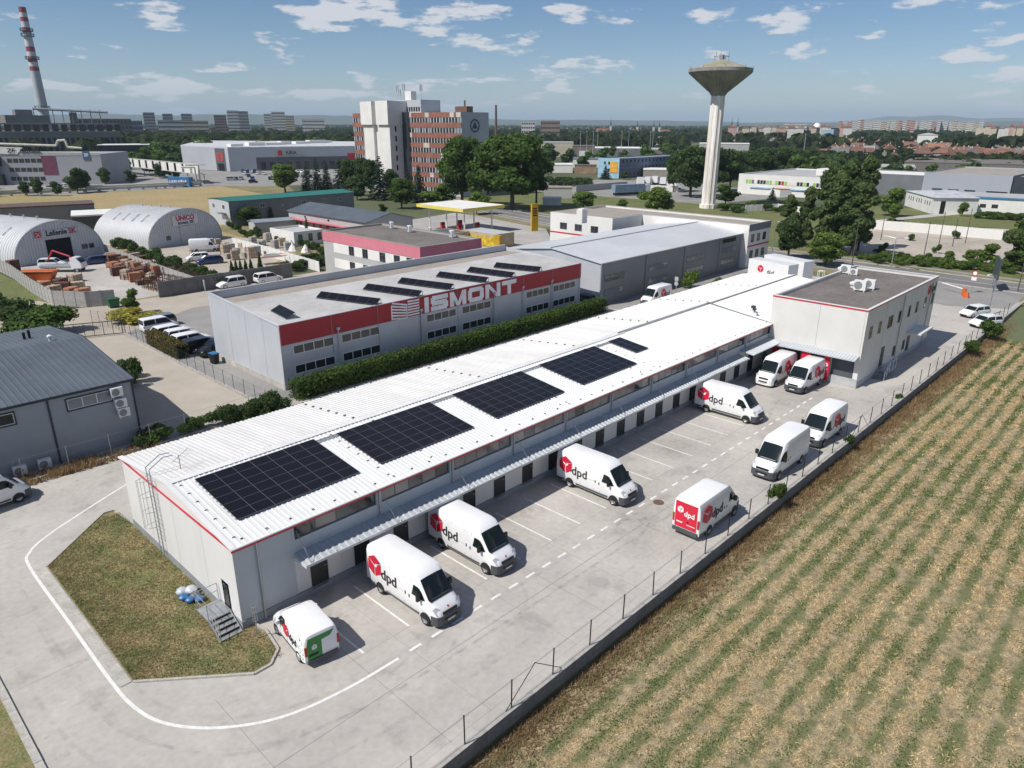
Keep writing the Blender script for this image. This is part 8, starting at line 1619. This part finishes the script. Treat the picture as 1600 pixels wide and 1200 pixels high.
# churches
def church(lab, u, D_, vtop, twin, red_len):
    p = AT(u, 190, D_); H = float(AT(u, vtop, D_)[2]); T = thing('church', lab, 'church', (p[0], p[1], 0), CY-PI/2); w = D_/CF*2.6
    for s in ((-1, 1) if twin else (0,)):
        b = MB(); x = s*w*1.6; b.box(x-w/2, x+w/2, -w/2, w/2, 0, H*.62); b.build('tower', WALLS[0], T); b = MB(); b.lathe([(w*.6, 0), (w*.62, H*.03), (w*.3, H*.10), (w*.34, H*.16), (w*.12, H*.22), (w*.04, H*.38), (0, H*.385)], 10, (x, 0, H*.62)); b.build('spire', mat('copper_dark', (.05, .06, .06), .6), T)
    sgn = -1 if red_len < 0 else 1; L = abs(red_len)*D_/CF; xa, xb = sorted((sgn*w*.6+(sgn*w*1.6 if twin else 0), sgn*(L+w*2))); b = MB(); b.box(xa, xb, -w*1.5, w*1.5, 0, H*.28); b.build('nave', WALLS[0], T); b = MB(); b.add([(xa, -w*1.8, H*.28), (xb, -w*1.8, H*.28), (xb, w*1.8, H*.28), (xa, w*1.8, H*.28), (xa, 0, H*.48), (xb, 0, H*.48)], [(0, 1, 5, 4), (2, 3, 4, 5), (1, 2, 5), (3, 0, 4)]); b.build('roof', ROOFS[0], T)
church('church with single dark spire and long red roof on the centre skyline', 954.5, 1500, 185, False, -16); church('church tower with single spire between the two red roofed churches', 996.5, 1600, 188, False, -2); church('twin spired church with red roof left of the water tower', 1026.5, 1500, 188, True, 14); church('white church with twin dark steeples right of the water tower', 1148.5, 1200, 183, True, 5)
b = MB(); p = AT(775, 190, 700); b.tube((0, 0, 0), (0, 0, float(AT(775, 164, 700)[2])), 1.3, 10, r2=.9); tag(b.build('brick_chimney', M_SCR, loc=(p[0], p[1], 0)), 'slim dark chimney behind the emblem end of the office tower', 'chimney')
for i, u in enumerate((908, 918, 928, 935, 973, 984, 1018, 1022, 1262)):
    p = AT(u, 190, 520 if u < 1100 else 420); b = MB(); b.tube((0, 0, 0), (0, 0, 20), .16, 5, r2=.1); b.box(-.7, .7, -.1, .1, 19.5, 20.2); tag(b.build('light_mast', M_CLAD, loc=(p[0], p[1], 0)), 'thin light mast standing in the far green belt', 'light mast', 'light masts in the far belt')

# ================================================================ hills
def hills(name, D_, u0, u1, prof, m, seed=0):
    n = 160; rh = np.random.RandomState(seed); ph = rh.uniform(0, 6, 6); F_ = []; Bk = []
    for i in range(n+1):
        u = u0+(u1-u0)*i/n; v = float(np.interp(u, [q[0] for q in prof], [q[1] for q in prof])); base = AT(u, 190, D_); H = float(AT(u, v, D_)[2]); H += sum(math.sin(u*.035*(k+1)+ph[k])*D_*.00045/(k+1) for k in range(6)); d = (base[:2]-CO[:2])/D_
        F_.append([(CO[0]+d[0]*D_*f, CO[1]+d[1]*D_*f, max(-5, H*g+(rh.uniform(-1, 1)*H*.03 if 0 < g < 1 else 0))) for f, g in ((.86, -.02), (.92, .45), (.97, .85), (1.0, 1.0), (1.06, .5))])
    vs = [p for r in F_ for p in r]; b = MB(); b.add(vs, [(i*5+j, (i+1)*5+j, (i+1)*5+j+1, i*5+j+1) for i in range(n) for j in range(4)]); b.build(name, m, smooth=60, kind='structure')
M_HILL = mat('hill_forest', (.045, .065, .035), .95, scale=.0015, col2=(.085, .085, .045))
hills('hills', 9500, -500, 2100, [(-500, 182), (0, 179.5), (150, 178), (300, 180), (380, 178), (520, 181), (620, 181), (700, 183), (780, 186), (860, 188), (960, 187), (1080, 190), (1200, 192), (1330, 192), (1420, 190), (2100, 190)], M_HILL, 1)
hills('hills', 16000, -800, 2500, [(-800, 184), (560, 182), (640, 184), (800, 187), (1000, 188), (1280, 192), (1340, 187), (1390, 181), (1430, 183), (1465, 180), (1520, 184), (1600, 184.5), (2500, 186)], M_HILL, 5)

# ================================================================ field: rows of green regrowth and straw
def blades(name, n, x0, x1, y0, y1, z, m, lab, hmin, hmax, rowf, lay=.3, wd=.5):
    X = NR.uniform(0, 1, n)**1.5*(x1-x0)+x0; Y = NR.uniform(y0, y1, n); keep = NR.random_sample(n) < rowf(X, Y); X = X[keep]; Y = Y[keep]; k = len(X); h = NR.uniform(hmin, hmax, k)*(1+(X-x0)/90.); a = NR.uniform(0, 2*PI, k); w = h*wd; ln = NR.uniform(-1, 1, (k, 2))*lay*h[:, None]
    V = np.zeros((k, 3, 3)); V[:, 0] = np.stack([X-np.cos(a)*w/2, Y-np.sin(a)*w/2, np.full(k, z)], 1); V[:, 1] = np.stack([X+np.cos(a)*w/2, Y+np.sin(a)*w/2, np.full(k, z)], 1); V[:, 2] = np.stack([X+ln[:, 0], Y+ln[:, 1], z+h], 1)
    me = bpy.data.meshes.new(name); me.vertices.add(3*k); me.vertices.foreach_set('co', V.astype(np.float32).ravel()); me.loops.add(3*k); me.loops.foreach_set('vertex_index', np.arange(3*k, dtype=np.int32)); me.polygons.add(k); me.polygons.foreach_set('loop_start', np.arange(0, 3*k, 3, dtype=np.int32)); me.materials.append(m); me.update(calc_edges=True); o = put(name, me); tag(o, lab, 'grass' if 'grass' in name or 'weed' in name else 'straw', kind='stuff'); return o
ROWS = 1.25
def _nz(X, Y, s, ph):      # cheap smooth noise
    return (np.sin(X*s+ph)+np.sin(Y*s*1.3+ph*2.1+X*s*.4)+np.sin((X*.7-Y)*s*1.9+ph*.7)+np.sin((X+Y*.6)*s*2.7+ph*1.9))/4
def rowphase(X, Y): return np.cos(2*PI*(Y+.09*_nz(X, Y, .21, 2)+.05*_nz(X, Y, 1.9, 6))/ROWS)
def f_straw(X, Y): return np.clip(.28+.70*rowphase(X, Y)-.30*rowphase(X, Y)**2*(rowphase(X, Y) > 0)+.65*_nz(X, Y, .35, 1)+.75*_nz(X, Y, 1.7, 4)+.3*_nz(X, Y, 5., 2), 0.03, 1)*np.clip((WY-1.6-Y)/1.5, .0, 1)
def f_green(X, Y): return np.clip(.24-.60*rowphase(X, Y)+.7*_nz(X, Y, .22, 5)+.8*_nz(X, Y, 1.3, 3)+.4*_nz(X, Y, 4., 1), 0, 1)*np.clip((WY-.8-Y)/1.5, .22, 1)
M_STRAW = mat('straw', (.80, .64, .38), .9, scale=.6, col2=(.62, .47, .26), island=.3, leaf=True); M_WEED = mat('weed_green', (.155, .235, .05), .85, scale=.5, col2=(.10, .155, .04), island=.35, leaf=True); M_DRYG = mat('dry_grass', (.42, .29, .16), .9, scale=.4, col2=(.30, .21, .11), island=.3, leaf=True)
blades('straw_stubble', 760000, -6, 112, -44, WY-.4, FZ, M_STRAW, 'straw stubble lying in rows across the striped field', .02, .07, f_straw, lay=2.4, wd=.9)
blades('green_weeds', 560000, -6, 112, -44, WY-.4, FZ, M_WEED, 'green weed regrowth between the straw rows', .025, .065, f_green, lay=1.0, wd=1.1)
blades('dry_verge_grass', 90000, -8, 112, WY-2.4, WY-.32, FZ, M_DRYG, 'tall dry grass along the foot of the retaining wall', .08, .28, lambda X, Y: np.clip(.75+.5*_nz(X, Y, .9, 2), 0.1, 1)*np.clip((Y-(WY-2.3))/1.6, .1, 1), lay=.7, wd=.16)
def in_lawn(X, Y): return ((X > -5.3) & (X < -.1) & (Y > .3) & (Y < np.where(X < -.9, 13.4+(X+5.35)*.94, 17))) | ((X > -5.3) & (X < .45) & (Y <= .3) & (Y > .25-(X+5.35)*.86+.05) & (Y > -3.2))
blades('lawn_grass', 60000, -5.4, .5, -3.3, 17.4, .05, mat('lawn_blade', (.34, .27, .15), .9, scale=.5, col2=(.15, .19, .06), island=.4, leaf=True), 'patchy dry grass of the lawn before the gable', .03, .10, lambda X, Y: in_lawn(X, Y)*1.*np.clip(.9+.6*_nz(X, Y, 1.5, 1), .1, 1), lay=1.0, wd=.5)
blades('fence_weeds', 16000, -14, 6, 25.6, 27.4, 0, M_DRYG, 'rust brown weeds along the fence by the grey shed', .1, .55, lambda X, Y: np.clip(.45+.8*_nz(X, Y, 1.1, 1), 0, 1), lay=.6, wd=.2)
# ================================================================ haze
hz_ = MB(); hz_.box(-32000, 32000, -32000, 32000, -6.5, 420); HZM = bpy.data.materials.new('haze'); HZM.use_nodes = True; t = HZM.node_tree; t.nodes.clear(); pv = t.nodes.new('ShaderNodeVolumePrincipled'); pv.inputs['Color'].default_value = (.66, .84, 1, 1); pv.inputs['Density'].default_value = 8e-5; pv.inputs['Anisotropy'].default_value = 0.0; oo = t.nodes.new('ShaderNodeOutputMaterial'); t.links.new(pv.outputs[0], oo.inputs['Volume'])
USE_HAZE = True
if USE_HAZE: tag(hz_.build('haze', HZM), 'thin summer haze over the whole plain', 'haze', kind='stuff')

# ================================================================ labels: tell look-alikes apart by their place
ORD = 'first second third fourth fifth sixth seventh eighth ninth tenth eleventh twelfth thirteenth fourteenth fifteenth sixteenth seventeenth eighteenth nineteenth twentieth'.split()
ORD += ['twenty-'+w for w in ORD[:9]]+['thirtieth']+['thirty-'+w for w in ORD[:9]]
lab = {}
for o in C.objects:
    if o.parent is None and o.get('group') and o.get('label'): lab.setdefault((o['group'], o['label']), []).append(o)
def _u(o): d = np.array(o.location)-CO; return float(d@_R)/float(d@_F)
for (g_, l_), os_ in lab.items():
    if 1 < len(os_) <= len(ORD):
        for i, o in enumerate(sorted(os_, key=_u)):
            o['label'] = l_+', '+('leftmost' if i == 0 else 'rightmost' if i == len(os_)-1 else ORD[i]+' from the left')
